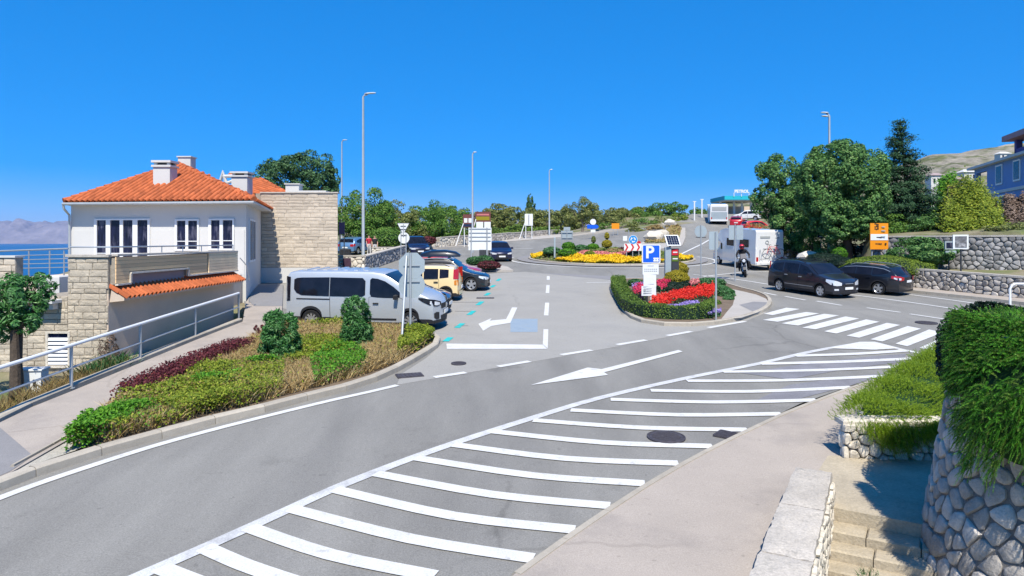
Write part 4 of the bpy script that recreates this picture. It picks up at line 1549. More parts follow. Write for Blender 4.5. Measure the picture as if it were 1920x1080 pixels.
class Car:
    def __init__(s, name, label, cat, spec, x, y, heading, paintmat, group=None):
        s.p = spec
        s.L, s.Wd, s.H = spec["L"], spec["W"], spec["H"]
        s.hw = s.Wd / 2
        s.root = empty(name, label=label, cat=cat, group=group, mw=slope_matrix(x, y, heading))
        s.paint = paintmat
        s.T, s.belt = spec["top"], spec["belt"]
        s.sill = spec.get("sill", 0.22)
        s.tum = spec.get("tumble", 0.20)
        s.r = spec.get("r", 0.31)
        s.ax = spec["axles"]
        s.body()
    def top(s, u):
        return interp(s.T, u)
    def bl(s, u):
        return min(interp(s.belt, u), s.top(u) - 0.04)
    def half(s, u, z):
        k = abs(u - s.L / 2) / (s.L / 2)
        plan = 1 - 0.10 * k ** 5
        b = s.bl(u)
        if z <= b:
            t = max(0, (z - s.sill) / max(.05, b - s.sill))
            f = 0.945 + 0.055 * math.sin(math.pi * min(1, 0.12 + 0.62 * t))
        else:
            t = (z - b) / max(0.25, s.H - b)
            f = 0.985 - s.tum * t ** 1.15
        return s.hw * plan * f
    def X(s, u, yy):
        """local x of station u at lateral yy: nose and tail bow back towards the corners"""
        k = (abs(yy) / s.hw) ** 2.2
        fr = s.p.get("bow", 0.22) * k * max(0, 1 - u / 0.9)
        rr = s.p.get("bow_r", 0.10) * k * max(0, 1 - (s.L - u) / 0.6)
        return s.L / 2 - u - fr + rr
    def arch(s, u):
        z = s.sill
        for a in s.ax:
            d = abs(u - a)
            ra = s.r + 0.055
            if d < ra:
                z = max(z, s.r + math.sqrt(ra * ra - d * d) * 0.98)
        return z
    def body(s):
        us = set([0.0, s.L])
        us.update(np.linspace(0, s.L, 34).tolist())
        for a in s.ax:
            ra = s.r + 0.055
            us.update([a + ra * math.cos(t) for t in np.linspace(0, math.pi, 11)])
            us.update([a - ra - .004, a + ra + .004])
        us.update([t[0] for t in s.T])
        us = sorted(u for u in us if 0 <= u <= s.L)
        us = [u for i, u in enumerate(us) if i == 0 or u - us[i - 1] > 0.003]
        rings = []
        for u in us:
            T, b = s.top(u), s.bl(u)
            z0 = min(s.arch(u), b - .03)
            zz = [z0 + (b - z0) * f for f in (0, .2, .45, .7, .88, 1)]
            e = max(0.025, min(0.07, (T - b) * .35))
            zz += [b + (T - e - b) * f for f in (.35, .7, 1)]
            ring_ = [(0.0, s.sill + .02), (s.half(u, z0) - .12, max(z0 - .01, s.sill + .02) if z0 <= s.sill + .01 else z0)]
            ring_ += [(s.half(u, z), z) for z in zz]
            w = s.half(u, T - e)
            ring_ += [(w - e * .45, T - e * .25), (w - e * 1.6, T + .004), (w * .55, T + .018), (0, T + .026)]
            rings.append([(s.X(u, yy), yy, z) for yy, z in ring_])
        n = len(rings[0])
        m = MB()
        for sg in (1, -1):
            base = len(m.v)
            m.v.extend([(x, y * sg, z) for rg in rings for x, y, z in rg])
            for i in range(len(rings) - 1):
                for k in range(n - 1):
                    q = (base + i * n + k, base + (i + 1) * n + k, base + (i + 1) * n + k + 1, base + i * n + k + 1)
                    m.f.append(q if sg == 1 else q[::-1])
                    m.m.append(1 if k <= 1 or (k == 2 and s.p.get("dark_sill", True)) else 0)
        # nose and tail caps
        for idx, sg2 in ((0, 1), (len(rings) - 1, -1)):
            u = us[idx]
            cols = [-1, -.8, -.55, -.2, .2, .55, .8, 1]
            base = len(m.v)
            lv = rings[idx][2:n - 1]
            for (x_, y_, z_) in lv:
                for c in cols:
                    yy = y_ * c
                    m.v.append((s.X(u, yy), yy, z_))
            nc = len(cols)
            for i in range(len(lv) - 1):
                for k in range(nc - 1):
                    q = (base + i * nc + k, base + i * nc + k + 1, base + (i + 1) * nc + k + 1, base + (i + 1) * nc + k)
                    m.f.append(q if sg2 == 1 else q[::-1])
                    m.m.append(1 if i < s.p.get("dark_rows", 1) else 0)
        bm = bmesh.new()
        o = m.build("body", [s.paint, "plastic_black"], s.root, smooth=False, world=False)
        bm.from_mesh(o.data)
        bmesh.ops.remove_doubles(bm, verts=bm.verts, dist=0.0008)
        bmesh.ops.recalc_face_normals(bm, faces=bm.faces)
        bm.to_mesh(o.data)
        bm.free()
        o.data.polygons.foreach_set("use_smooth", [True] * len(o.data.polygons))
        o.data.set_sharp_from_angle(angle=R(32))
        s.b = o
        wd = s.p.get("tyre_w", 0.2)
        for a in s.ax:
            for sg in (1, -1):
                add_wheel(s.root, (s.L / 2 - a, sg * (s.hw - wd / 2 - .03), s.r), s.r, wd, s.p.get("spokes", 5), s.p.get("rim", "alloy"))
    def side_patch(s, name, pts, matname, off=0.008, sides=(1, -1), parent=None, rows=4):
        """panel on the flank; pts: list of (u, z_low, z_high)"""
        us = np.linspace(pts[0][0], pts[-1][0], max(6, int((pts[-1][0] - pts[0][0]) / 0.12)))
        us = sorted(set(us.tolist() + [p[0] for p in pts]))
        lo, hi = [(p[0], p[1]) for p in pts], [(p[0], p[2]) for p in pts]
        out = []
        for sg in sides:
            m = MB()
            for u in us:
                for k in range(rows):
                    z = interp(lo, u) + (interp(hi, u) - interp(lo, u)) * k / (rows - 1)
                    yy = s.half(u, z) + off
                    m.v.append((s.X(u, yy), yy * sg, z))
            for i in range(len(us) - 1):
                for k in range(rows - 1):
                    q = (i * rows + k, (i + 1) * rows + k, (i + 1) * rows + k + 1, i * rows + k + 1)
                    m.f.append(q if sg == 1 else q[::-1])
                    m.m.append(0)
            out.append(m.build(name, matname, parent[sg] if isinstance(parent, dict) else (parent or s.root), world=False, smooth=True))
        return dict(zip(sides, out))
    def top_patch(s, name, u0, u1, inset, matname, off=0.03, inset1=None, nrow=10):
        """panel on the upper surface between stations (windscreen, rear window, roof)"""
        m = MB()
        cols = [-1, -.6, -.2, .2, .6, 1]
        for i in range(nrow + 1):
            u = u0 + (u1 - u0) * i / nrow
            T = s.top(u)
            w = s.half(u, T - .05) - (inset + ((inset1 if inset1 is not None else inset) - inset) * i / nrow)
            for c in cols:
                yy = w * c
                m.v.append((s.X(u, yy) , yy, T + off - 0.016 * c * c))
        nc = len(cols)
        for i in range(nrow):
            for k in range(nc - 1):
                m.f.append((i * nc + k, i * nc + k + 1, (i + 1) * nc + k + 1, (i + 1) * nc + k))
                m.m.append(0)
        return m.build(name, matname, s.root, world=False, smooth=True)
    def end_patch(s, name, rear, path, matname, off=0.012, mirror=True, parent=None):
        """patch wrapped round a nose or tail corner; path: list of (kind, pos, z_low, z_high): kind 'e' = lateral fraction on the end face, 's' = distance along the flank from that end"""
        out = []
        for sg in ((1, -1) if mirror else (1,)):
            m = MB()
            for kind, pos, zl, zh in path:
                for z in (zl, (zl + zh) / 2, zh):
                    if kind == 'e':
                        u = 0.0 if not rear else s.L
                        yy = s.half(u, z) * pos
                        x = s.X(u, yy) + (off if not rear else -off)
                        m.v.append((x, yy * sg, z))
                    else:
                        u = pos if not rear else s.L - pos
                        yy = s.half(u, z) + off
                        m.v.append((s.X(u, yy), yy * sg, z))
            for i in range(len(path) - 1):
                for k in range(2):
                    m.f.append((i * 3 + k, (i + 1) * 3 + k, (i + 1) * 3 + k + 1, i * 3 + k + 1))
                    m.m.append(0)
            out.append(m.build(name, matname, parent or s.root, world=False, smooth=True))
        return out
    def plate(s, rear, z, w=0.5, h=0.115, y=0):
        m = MB()
        x = (s.L / 2 + .025) if not rear else (-s.L / 2 - .025)
        m.box((x, y, z), (0.02, w, h))
        return m.build("number_plate", "plate_white", s.root, world=False)
    def mirror(s, u, z, matname=None):
        for sg in (1, -1):
            yy = s.half(u, z)
            m = MB()
            m.box((s.L / 2 - u - .02, sg * (yy + .12), z + .06), (0.12, 0.2, 0.15), ch=.04)
            m.box((s.L / 2 - u, sg * (yy + .02), z + .01), (0.06, 0.1, 0.05))
            m.build("mirror", matname or s.paint, s.root, world=False)
    def door(s, pts, handle):
        sm = s.side_patch("door_gap", [(p[0] + d, p[1] - .012, p[2] + .012) for p, d in zip(pts, [-.013] + [0] * (len(pts) - 2) + [.013])], "plastic_black", 0.004)
        dr = s.side_patch("door", pts, s.paint, 0.008)
        for sg, d in dr.items():
            u, z = handle
            yy = s.half(u, z) + .03
            m = MB()
            m.box((s.X(u, yy), sg * yy, z), (0.19, 0.035, 0.04), ch=.012)
            m.build("handle", s.p.get("handle", s.paint), d, world=False)
        return dr
    def rails(s, u0, u1, matname="plastic_black"):
        for sg in (1, -1):
            m = MB()
            pts = []
            for u in np.linspace(u0, u1, 9):
                w = s.half(u, s.top(u) - .06) - .05
                pts.append((s.L / 2 - u, sg * w, s.top(u) + (.055 if u0 < u < u1 else 0.0)))
            m.tube(pts, .016, 6)
            m.build("roof_rail", matname, s.root, world=False, smooth=True)
    def lowgrille(s, zl, zh, frac, rear=False, name="grille", matname="plastic_black", off=.008):
        fr = np.linspace(-frac, frac, 8)
        m = MB()
        for f_ in fr:
            for z in (zl, zh):
                u = 0 if not rear else s.L
                yy = s.half(u, z) * f_
                m.v.append((s.X(u, yy) + (off if not rear else -off), yy, z))
        for i in range(7):
            m.f.append((i * 2, i * 2 + 2, i * 2 + 3, i * 2 + 1))
            m.m.append(0)
        return m.build(name, matname, s.root, world=False)

def centre_from_wheel(wx, wy, heading, spec, axle, side):
    """vehicle centre such that the wheel (axle index, side +1 left / -1 right) stands at wx, wy"""
    lx = spec["L"] / 2 - spec["axles"][axle]
    ly = side * (spec["W"] / 2 - .12)
    c, s_ = math.cos(R(heading)), math.sin(R(heading))
    return wx - (c * lx - s_ * ly), wy - (s_ * lx + c * ly)

# ---- silver minibus
VAN = dict(L=5.35, W=1.96, H=1.97, r=0.335, axles=(0.98, 4.42), tumble=0.13, sill=0.26, bow=0.30, bow_r=0.05, spokes=10, dark_rows=1,
           top=[(0, 0.86), (0.06, 1.0), (0.2, 1.12), (0.55, 1.24), (0.95, 1.33), (1.25, 1.52), (1.7, 1.80), (1.95, 1.91), (2.3, 1.96), (3.5, 1.97), (5.0, 1.95), (5.25, 1.90), (5.33, 1.78), (5.35, 1.6)],
           belt=[(0, 1.0), (1.0, 1.10), (1.4, 1.14), (5.35, 1.16)], handle="plastic_black")
hd = -7
px_, py_ = P(771, 621).x, P(771, 621).y
cx_, cy_ = centre_from_wheel(px_, py_, hd, VAN, 0, -1)
van = Car("minibus", "silver passenger minibus parked behind the kerbside planting bed", "van", VAN, cx_, cy_, hd, "car_silver")
win = van.side_patch("side_window", [(2.52, 1.20, 1.66), (2.62, 1.14, 1.76), (3.75, 1.14, 1.77)], "glass_dark", 0.012)
win = van.side_patch("side_window", [(3.77, 1.14, 1.77), (4.75, 1.16, 1.75), (4.95, 1.24, 1.73), (5.05, 1.36, 1.68)], "glass_dark", 0.012)
van.door([(1.2, .34, 1.06), (1.35, .30, 1.12), (2.3, .30, 1.14), (2.38, .34, 1.12)], (2.15, 0.93))
van.side_patch("side_window", [(1.33, 1.14, 1.30), (1.55, 1.11, 1.48), (1.85, 1.11, 1.66), (2.1, 1.12, 1.74), (2.3, 1.14, 1.76), (2.36, 1.24, 1.70)], "glass_dark", 0.012)
van.side_patch("sliding_door", [(2.42, .34, 1.10), (3.72, .34, 1.10)], "car_silver", 0.007)
van.side_patch("door_track", [(3.74, 1.02, 1.06), (4.95, 1.02, 1.06)], "plastic_black", 0.010)
van.side_patch("side_trim", [(1.45, .36, .43), (3.98, .36, .43)], "plastic_black", 0.012)
van.side_patch("door_gap", [(3.735, .3, 1.12), (3.75, .3, 1.12)], "plastic_black", 0.009)
van.top_patch("windscreen", 1.02, 1.86, 0.02, "glass_dark", inset1=0.05)
van.end_patch("headlight", False, [('e', .55, .86, .96), ('e', .8, .82, 1.02), ('e', .97, .84, 1.06), ('s', .12, .88, 1.08), ('s', .40, .98, 1.12), ('s', .62, 1.08, 1.13)], "glass_dark", .014)
van.end_patch("headlight_lens", False, [('e', .66, .87, .94), ('e', .82, .86, .98), ('e', .94, .88, 1.0), ('s', .10, .92, 1.02)], "lamp_glass", .02)
van.lowgrille(.72, .9, .52)
van.lowgrille(.34, .50, .55, name="air_intake")
van.end_patch("fog_light", False, [('e', .66, .40, .62), ('e', .82, .38, .64), ('e', .95, .46, .60)], "plastic_black", .014)
van.end_patch("tail_light", True, [('e', .9, .95, 1.75), ('e', .98, .95, 1.78), ('s', .04, .95, 1.78), ('s', .16, .97, 1.76)], "glass_dark", .012)
van.plate(False, .60)
van.mirror(1.42, 1.10, "plastic_black")
m = MB(); m.box((van.L / 2 + .03, 0, .80), (0.02, .14, .14), ch=.01); m.build("emblem", "alloy", van.root, world=False)
m = MB()
for i in range(7):
    m.box((van.L / 2 - 2.6 - i * .36, 0, 1.985), (0.14, 1.15, 0.03), ch=.01)
m.build("roof_rib", "car_silver", van.root, world=False)

# ---- compact and family cars
def hatch(L, W_, H, r=0.31, spokes=5, rear_slope=0.45):
    return dict(L=L, W=W_, H=H, r=r, axles=(L * .195, L * .80), tumble=0.22, sill=0.2, spokes=spokes, bow=.24, bow_r=.12,
                top=[(0, .60), (.05, .70), (.25, .80), (L * .18, .88), (L * .235, .95), (L * .27, 1.0), (L * .42, H - .07), (L * .5, H - .01), (L * .62, H), (L * .80, H - .05), (L - rear_slope * .75, H - .14), (L - .16, 1.02), (L - .05, .92), (L, .74)],
                belt=[(0, .78), (L * .27, .90), (L * .9, .98), (L, .98)])
def dress_hatch(c, tail="lamp_red", plate=True):
    L, H = c.L, c.H
    b = c.bl
    x1, x2, x3 = L * .315, L * .53, L * .79
    c.side_patch("side_window", [(x1, b(x1) + .03, b(x1) + .08), (L * .42, b(L * .42) + .03, H - .19), (x2 - .03, b(x2) + .03, H - .13)], "glass_dark")
    c.side_patch("side_window", [(x2 + .03, b(x2) + .03, H - .13), (L * .66, b(L * .66) + .03, H - .135), (x3, b(x3) + .05, H - .22), (L * .85, b(L * .85) + .08, H - .32)], "glass_dark")
    c.door([(L * .29, .3, b(L * .29) - .01), (x2 - .02, .3, b(x2) - .01)], (x2 - .16, .80))
    c.door([(x2 + .02, .3, b(x2) - .01), (L * .70, .36, b(L * .7) - .01), (L * .745, .66, b(L * .74) - .01)], (L * .69, .84))
    c.top_patch("windscreen", L * .275, L * .415, .03, "glass_dark", inset1=.07)
    c.top_patch("rear_window", L - .42, L - .17, .12, "glass_dark", inset1=.10)
    c.end_patch("headlight", False, [('e', .55, .58, .66), ('e', .8, .57, .70), ('e', .97, .58, .72), ('s', .10, .61, .74), ('s', .34, .68, .77)], "lamp_glass")
    c.end_patch("tail_light", True, [('e', .62, .72, .90), ('e', .96, .70, .93), ('s', .06, .72, .94), ('s', .25, .80, .94)], tail)
    c.lowgrille(.45, .58, .5)
    c.lowgrille(.27, .38, .62, name="air_intake")
    c.plate(False, .42)
    c.plate(True, .62)
    c.mirror(L * .33, b(L * .33) + .01)

def row_car(name, label, spec, front_px, D, hd, pm, front=True):
    """parked in the row: front (or tail) end at pixel column front_px, centre line at distance D"""
    x_end = XZ(front_px, D)
    x = x_end - spec["L"] / 2
    return Car(name, label, "car", spec, x, D, hd, pm, "cars parked in the row beside the house")
s_ = hatch(4.1, 1.75, 1.45, .31)
c = row_car("parked_car", "dark blue hatchback parked nose out between minibus and yellow car", s_, 846, 27.3, -6, "car_blue")
dress_hatch(c)
s_ = dict(L=3.54, W=1.58, H=1.56, r=0.29, axles=(.66, 2.96), tumble=0.15, sill=0.22, spokes=8, bow=.2, bow_r=.10, handle="plastic_black",
          top=[(0, .66), (.06, .78), (.3, .88), (.7, .96), (.85, 1.02), (1.35, 1.44), (1.55, 1.52), (2.2, 1.56), (3.0, 1.54), (3.32, 1.48), (3.42, 1.2), (3.49, 1.0), (3.54, .80)], belt=[(0, .84), (.9, .93), (3.54, 1.0)])
c = row_car("parked_car", "pale yellow compact car parked tail out in the row", s_, 866, 31.2, 176, "car_cream")
c.side_patch("side_window", [(1.02, .97, 1.06), (1.35, .97, 1.36), (1.92, .98, 1.42)], "glass_dark")
c.side_patch("side_window", [(1.98, .98, 1.43), (2.62, 1.0, 1.43)], "glass_dark")
c.side_patch("side_window", [(2.68, 1.02, 1.42), (3.1, 1.06, 1.40)], "glass_dark")
c.door([(.98, .32, .90), (1.95, .3, .95)], (1.82, .84)); c.door([(1.99, .3, .95), (2.5, .34, .97), (2.64, .62, .97)], (2.52, .86))
c.top_patch("windscreen", .88, 1.36, .03, "glass_dark", inset1=.05)
c.top_patch("rear_window", 3.335, 3.43, .12, "glass_dark", off=.02)
c.end_patch("tail_light", True, [('e', .86, .98, 1.42), ('e', .98, .98, 1.44), ('s', .08, .98, 1.42), ('s', .2, 1.0, 1.40)], "lamp_red", .016)
c.end_patch("rear_indicator", True, [('e', .86, .70, .92), ('e', .97, .70, .94), ('s', .08, .72, .94), ('s', .15, .74, .92)], "lamp_amber", .016)
c.end_patch("headlight", False, [('e', .55, .62, .74), ('e', .97, .62, .78), ('s', .2, .68, .80)], "lamp_glass")
c.lowgrille(.3, .46, .95, rear=True, name="bumper", matname="car_cream", off=.05)
c.plate(True, .60); c.mirror(1.05, .98); c.rails(1.5, 3.1)
s_ = hatch(4.35, 1.83, 1.56, .345, 5)
c = row_car("parked_car", "black estate-like car with roof box and bright alloy wheels", s_, 919, 35.0, -3, "car_black")
dress_hatch(c); c.rails(1.9, 3.7, "steel")
rb = empty("roof_box", mw=slope_matrix(0, 0, 0) , label="glossy black roof box on top of the parked black car", cat="roof box")
bx = Car.__new__(Car)
M0 = c.root.matrix_world
rb.matrix_world = M0 @ Matrix.Translation(Vector((-.35, 0, 1.60)))
INV[rb.name] = rb.matrix_world.inverted()
m = MB()
sec = [(-1.0, .30, .06), (-.9, .36, .20), (-.4, .40, .33), (.3, .40, .34), (.8, .36, .26), (1.05, .26, .10)]
vs_ = []
for x, hw_, hh_ in sec:
    for a in np.linspace(0, math.pi, 9):
        vs_.append((x, hw_ * math.cos(a), .06 + hh_ * math.sin(a) ** .6))
fs = [(i * 9 + k, i * 9 + k + 1, (i + 1) * 9 + k + 1, (i + 1) * 9 + k) for i in range(5) for k in range(8)] + [tuple(range(9)), tuple(range(45, 54))[::-1]]
fs += [(i * 9, (i + 1) * 9, (i + 1) * 9 + 8, i * 9 + 8) for i in range(5)]
m.add(vs_, fs); m.build("shell", "car_black", rb, smooth=True, world=False, angle=50)
m = MB()
for x in (-.5, .5):
    m.box((x, 0, .03), (.06, 1.1, .05))
m.build("bar", "plastic_black", rb, world=False)
s_ = hatch(4.2, 1.78, 1.46, .31)
c = row_car("parked_car", "red hatchback parked at the far end of the row by the flower bed", s_, 903, 38.3, -6, "car_red")
dress_hatch(c)
# car at the roundabout, cars by the far wall
s_ = hatch(3.95, 1.75, 1.46, .31)
c = Car("moving_car", "navy blue hatchback driving towards the junction beside the roundabout", "car", s_, XZ(934, 54.2), 54.6, -80, "car_navy"); dress_hatch(c)
s_ = hatch(4.3, 1.8, 1.62, .33)
c = Car("parked_car", "dark blue car facing out behind the round sign and far stone wall", "car", s_, XZ(779, 61), 61, -70, "car_navy"); dress_hatch(c)
s_ = hatch(4.1, 1.75, 1.48, .31)
c = Car("parked_car", "light blue hatchback behind the lamp post and stone wall", "car", s_, XZ(668, 63), 63, 75, "car_sky"); dress_hatch(c)

# ---- people carrier and estate on the right-hand road
MPV = dict(L=4.55, W=1.82, H=1.66, r=0.325, axles=(.88, 3.58), tumble=0.20, sill=0.22, spokes=6, bow=.24, bow_r=.14, handle="steel",
           top=[(0, .66), (.05, .78), (.25, .90), (.7, 1.0), (1.02, 1.08), (1.75, 1.53), (2.0, 1.60), (2.6, 1.66), (3.5, 1.65), (4.05, 1.59), (4.3, 1.40), (4.46, 1.12), (4.52, .95), (4.55, .75)],
           belt=[(0, .84), (1.0, .98), (4.55, 1.06)])
w = P(1541, 558)
hdm = math.degrees(math.atan2(-2.5, 1.02))
cx_, cy_ = centre_from_wheel(w.x, w.y, hdm, MPV, 0, -1)
c = Car("people_carrier", "black people carrier driving towards the zebra crossing with silver side trim", "car", MPV, cx_, cy_, hdm, "car_charcoal")
c.side_patch("side_window", [(1.3, 1.03, 1.10), (1.75, 1.03, 1.40), (2.25, 1.04, 1.52)], "glass_dark")
c.side_patch("side_window", [(2.33, 1.04, 1.52), (3.28, 1.07, 1.53)], "glass_dark")
c.side_patch("side_window", [(3.36, 1.08, 1.52), (3.9, 1.12, 1.46), (4.1, 1.18, 1.38)], "glass_dark")
c.door([(1.25, .34, .98), (2.27, .32, 1.0)], (2.12, .90)); c.door([(2.31, .32, 1.0), (3.05, .36, 1.03), (3.22, .68, 1.03)], (3.06, .93))
c.side_patch("side_trim", [(1.32, .47, .50), (3.15, .47, .50)], "steel", .018)
c.top_patch("windscreen", 1.06, 1.76, .03, "glass_dark", inset1=.06)
c.top_patch("rear_window", 4.12, 4.44, .12, "glass_dark")
c.end_patch("headlight", False, [('e', .52, .64, .76), ('e', .78, .62, .84), ('e', .97, .64, .88), ('s', .12, .68, .90), ('s', .42, .80, .92)], "lamp_glass", .016)
c.end_patch("fog_light", False, [('e', .68, .40, .48), ('e', .92, .40, .48)], "lamp_glass", .016)
c.end_patch("tail_light", True, [('e', .8, 1.0, 1.5), ('e', .97, 1.0, 1.5), ('s', .12, 1.0, 1.4)], "lamp_red")
c.lowgrille(.58, .70, .42); c.lowgrille(.28, .40, .6, name="air_intake"); c.plate(False, .50); c.plate(True, .8); c.mirror(1.38, 1.02)
c.rails(2.0, 4.0)
m = MB(); m.box((c.L / 2 + .03, 0, .72), (.02, .5, .025)); m.build("chrome_strip", "alloy", c.root, world=False)
c.root.matrix_world = c.root.matrix_world @ Matrix.Scale(.95, 4)
EST = dict(L=4.75, W=1.83, H=1.48, r=0.325, axles=(.95, 3.68), tumble=0.24, sill=0.2, spokes=5, bow=.24, bow_r=.14,
           top=[(0, .60), (.05, .72), (.3, .82), (.9, .92), (1.2, .99), (1.95, 1.38), (2.3, 1.46), (2.9, 1.48), (3.7, 1.44), (4.2, 1.36), (4.45, 1.14), (4.62, .98), (4.72, .90), (4.75, .72)],
           belt=[(0, .78), (1.2, .93), (4.75, 1.0)])
w = P(1650, 553)
hde = 128
cx_, cy_ = centre_from_wheel(w.x, w.y, hde, EST, 1, 1)
c = Car("estate_car", "black estate car seen from behind beside the low stone wall", "car", EST, cx_, cy_, hde, "car_black")
c.side_patch("side_window", [(1.42, .97, 1.03), (1.9, .98, 1.26), (2.5, .99, 1.34)], "glass_dark")
c.side_patch("side_window", [(2.56, .99, 1.345), (3.3, 1.0, 1.34)], "glass_dark")
c.side_patch("side_window", [(3.36, 1.0, 1.335), (3.8, 1.04, 1.30), (4.12, 1.12, 1.24)], "glass_dark")
c.side_patch("window_trim", [(1.9, 1.30, 1.315), (2.5, 1.365, 1.385), (3.4, 1.355, 1.38), (3.9, 1.30, 1.325), (4.22, 1.19, 1.215)], "steel", .012, rows=2)
c.door([(1.35, .32, .94), (2.5, .3, .96)], (2.35, .84)); c.door([(2.54, .3, .96), (3.2, .34, .97), (3.34, .66, .97)], (3.2, .86))
c.top_patch("windscreen", 1.24, 1.95, .03, "glass_dark", inset1=.06)
c.top_patch("rear_window", 4.22, 4.60, .12, "glass_dark")
c.end_patch("tail_light", True, [('e', .6, .78, .92), ('e', .85, .76, .96), ('e', .97, .76, .98), ('s', .12, .80, 1.0), ('s', .42, .88, 1.0)], "lamp_red", .014)
c.end_patch("tail_lens", True, [('e', .88, .80, .88), ('e', .97, .80, .90), ('s', .14, .83, .91), ('s', .26, .86, .93)], "lamp_glass", .022)
c.end_patch("headlight", False, [('e', .55, .58, .68), ('e', .97, .6, .74), ('s', .3, .7, .78)], "lamp_glass")
c.plate(True, .72); c.mirror(1.5, .97); c.rails(2.2, 4.1, "steel")

c.root.matrix_world = c.root.matrix_world @ Matrix.Scale(.94, 4)
# ---- motorhome at the roundabout entry
MH = slope_matrix(16.35, 48.0, 101) @ Matrix.Scale(.93, 4)
mh = empty("motorhome", mw=MH, label="white motorhome leaving towards the roundabout with bicycles on its rear", cat="motorhome")
m = MB()
L_, W_ = 5.6, 2.2
prof = [(-2.8, .55), (-2.8, 2.72), (-2.7, 2.86), (1.6, 2.86), (2.3, 2.72), (2.75, 2.25), (2.72, 1.95), (1.9, 1.7), (1.9, .45), (-2.7, .45)]
n_ = len(prof)
for sg in (1, -1):
    m.v.extend([(x, sg * (W_ / 2 - (.06 if z > 2.7 else 0)), z) for x, z in prof])
m.f += [tuple(range(n_))[::-1], tuple(range(n_, 2 * n_))] + [(i, (i + 1) % n_, n_ + (i + 1) % n_, n_ + i) for i in range(n_)]
m.m += [0] * (n_ + 2)
m.build("body", "body_white", mh, world=False)
m = MB()
prof = [(1.9, .45), (1.9, 1.75), (2.2, 1.9), (2.75, 1.25), (3.5, 1.0), (3.6, .8), (3.6, .4)]
n_ = len(prof)
for sg in (1, -1):
    m.v.extend([(x, sg * 0.98, z) for x, z in prof])
m.f += [tuple(range(n_))[::-1], tuple(range(n_, 2 * n_))] + [(i, (i + 1) % n_, n_ + (i + 1) % n_, n_ + i) for i in range(n_)]
m.m += [0] * (n_ + 2)
m.build("cab", "body_white", mh, world=False)
m = MB(); m.add([(2.28, -.85, 1.83), (2.28, .85, 1.83), (2.76, .85, 1.29), (2.76, -.85, 1.29)], [(0, 1, 2, 3)]); m.build("windscreen", "glass_dark", mh, world=False)
for x0, x1, z0, z1 in ((-1.9, -.7, 1.6, 2.15), (.2, 1.2, 1.6, 2.15), (1.95, 2.35, 1.25, 1.72)):
    m = MB(); m.box(((x0 + x1) / 2, W_ / 2 + .005 if x1 < 1.9 else .985, (z0 + z1) / 2), (x1 - x0, .03, z1 - z0)); m.build("side_window", "glass_dark", mh, world=False)
m = MB(); m.box((-2.815, 0, 1.55), (.03, 1.0, .02)); m.box((-2.815, .35, 2.35), (.02, .75, .14)); m.box((-2.815, -.6, 2.3), (.02, .3, .06)); m.build("lettering", "grey_print", mh, world=False)
m = MB()
Mx = Matrix.Translation(Vector((-2.815, .2, 2.0))) @ Matrix.Rotation(R(-90), 4, 'Y')
m.lathe([(.09, 0), (.14, 0), (.14, .015), (.09, .015), (.09, 0)], n=18, M=Mx); m.build("emblem", "grey_print", mh, world=False)
for sg in (1, -1):
    m = MB(); m.box((-2.8, sg * 1.02, 1.0), (.06, .12, 1.2), ch=.02); m.build("tail_light_strip", "lamp_red" if sg < -5 else "white_metal", mh, world=False)
    m = MB(); m.box((-2.83, sg * .95, .8), (.04, .16, .3)); m.build("tail_light", "lamp_red", mh, world=False)
m = MB(); m.box((-2.85, 0, .52), (.16, 2.1, .2), ch=.03); m.build("bumper", "body_white", mh, world=False)
m = MB(); m.box((-2.94, 0, .55), (.02, .5, .11)); m.build("number_plate", "plate_white", mh, world=False)
for x in (-1.5, 2.75):
    for sg in (1, -1):
        add_wheel(mh, (x, sg * .9, .34), .34, .2, 8)
def bicycle(root_mw, label, col):
    b = empty("bicycle", mw=root_mw, label=label, cat="bicycle")
    My = Matrix.Rotation(R(90), 4, 'X')
    for x in (-.52, .52):
        m = MB()
        for a in range(24):
            t0, t1 = 2 * math.pi * a / 24, 2 * math.pi * (a + 1) / 24
            m.tube([(x + .33 * math.cos(t0), 0, .34 + .33 * math.sin(t0)), (x + .33 * math.cos(t1), 0, .34 + .33 * math.sin(t1))], .018, 5, caps=False)
        w_ = m.build("wheel", "rubber", b, world=False)
        m = MB()
        for a in range(10):
            t0 = math.pi * a / 5
            m.tube([(x, 0, .34), (x + .32 * math.cos(t0), 0, .34 + .32 * math.sin(t0))], .003, 4, caps=False)
        m.build("spoke", "steel", w_, world=False)
    m = MB()
    pts = dict(bb=(-.06, 0, .30), rear=(-.52, 0, .34), seat=(-.18, 0, .80), head=(.34, 0, .84), fork=(.52, 0, .34))
    for a, c_ in (("bb", "seat"), ("bb", "head"), ("seat", "head"), ("bb", "rear"), ("rear", "seat"), ("head", "fork")):
        m.tube([pts[a], pts[c_]], .02, 6)
    m.build("frame", col, b, world=False)
    m = MB(); m.box((-.2, 0, .92), (.24, .12, .05), ch=.02); m.tube([(-.18, 0, .8), (-.2, 0, .9)], .015, 6); m.build("saddle", "plastic_black", b, world=False)
    m = MB(); m.tube([(.34, -.25, .96), (.36, -.08, 1.0), (.34, 0, .9), (.36, .08, 1.0), (.34, .25, .96)], .013, 6); m.build("handlebar", "plastic_black", b, world=False)
rack = MB(); rack.tube([(-2.85, .75, .8), (-3.25, .75, .85), (-3.25, -.75, .85), (-2.85, -.75, .8)], .02, 6); rack.tube([(-2.85, .75, 1.5), (-3.1, .75, 1.0)], .02, 6); rack.tube([(-2.85, -.75, 1.5), (-3.1, -.75, 1.0)], .02, 6)
rack.build("bicycle_rack", "steel", mh, world=False)
Mb = MH @ Matrix.Translation(Vector((-3.02, -.2, .86))) @ Matrix.Rotation(R(90), 4, 'Z')
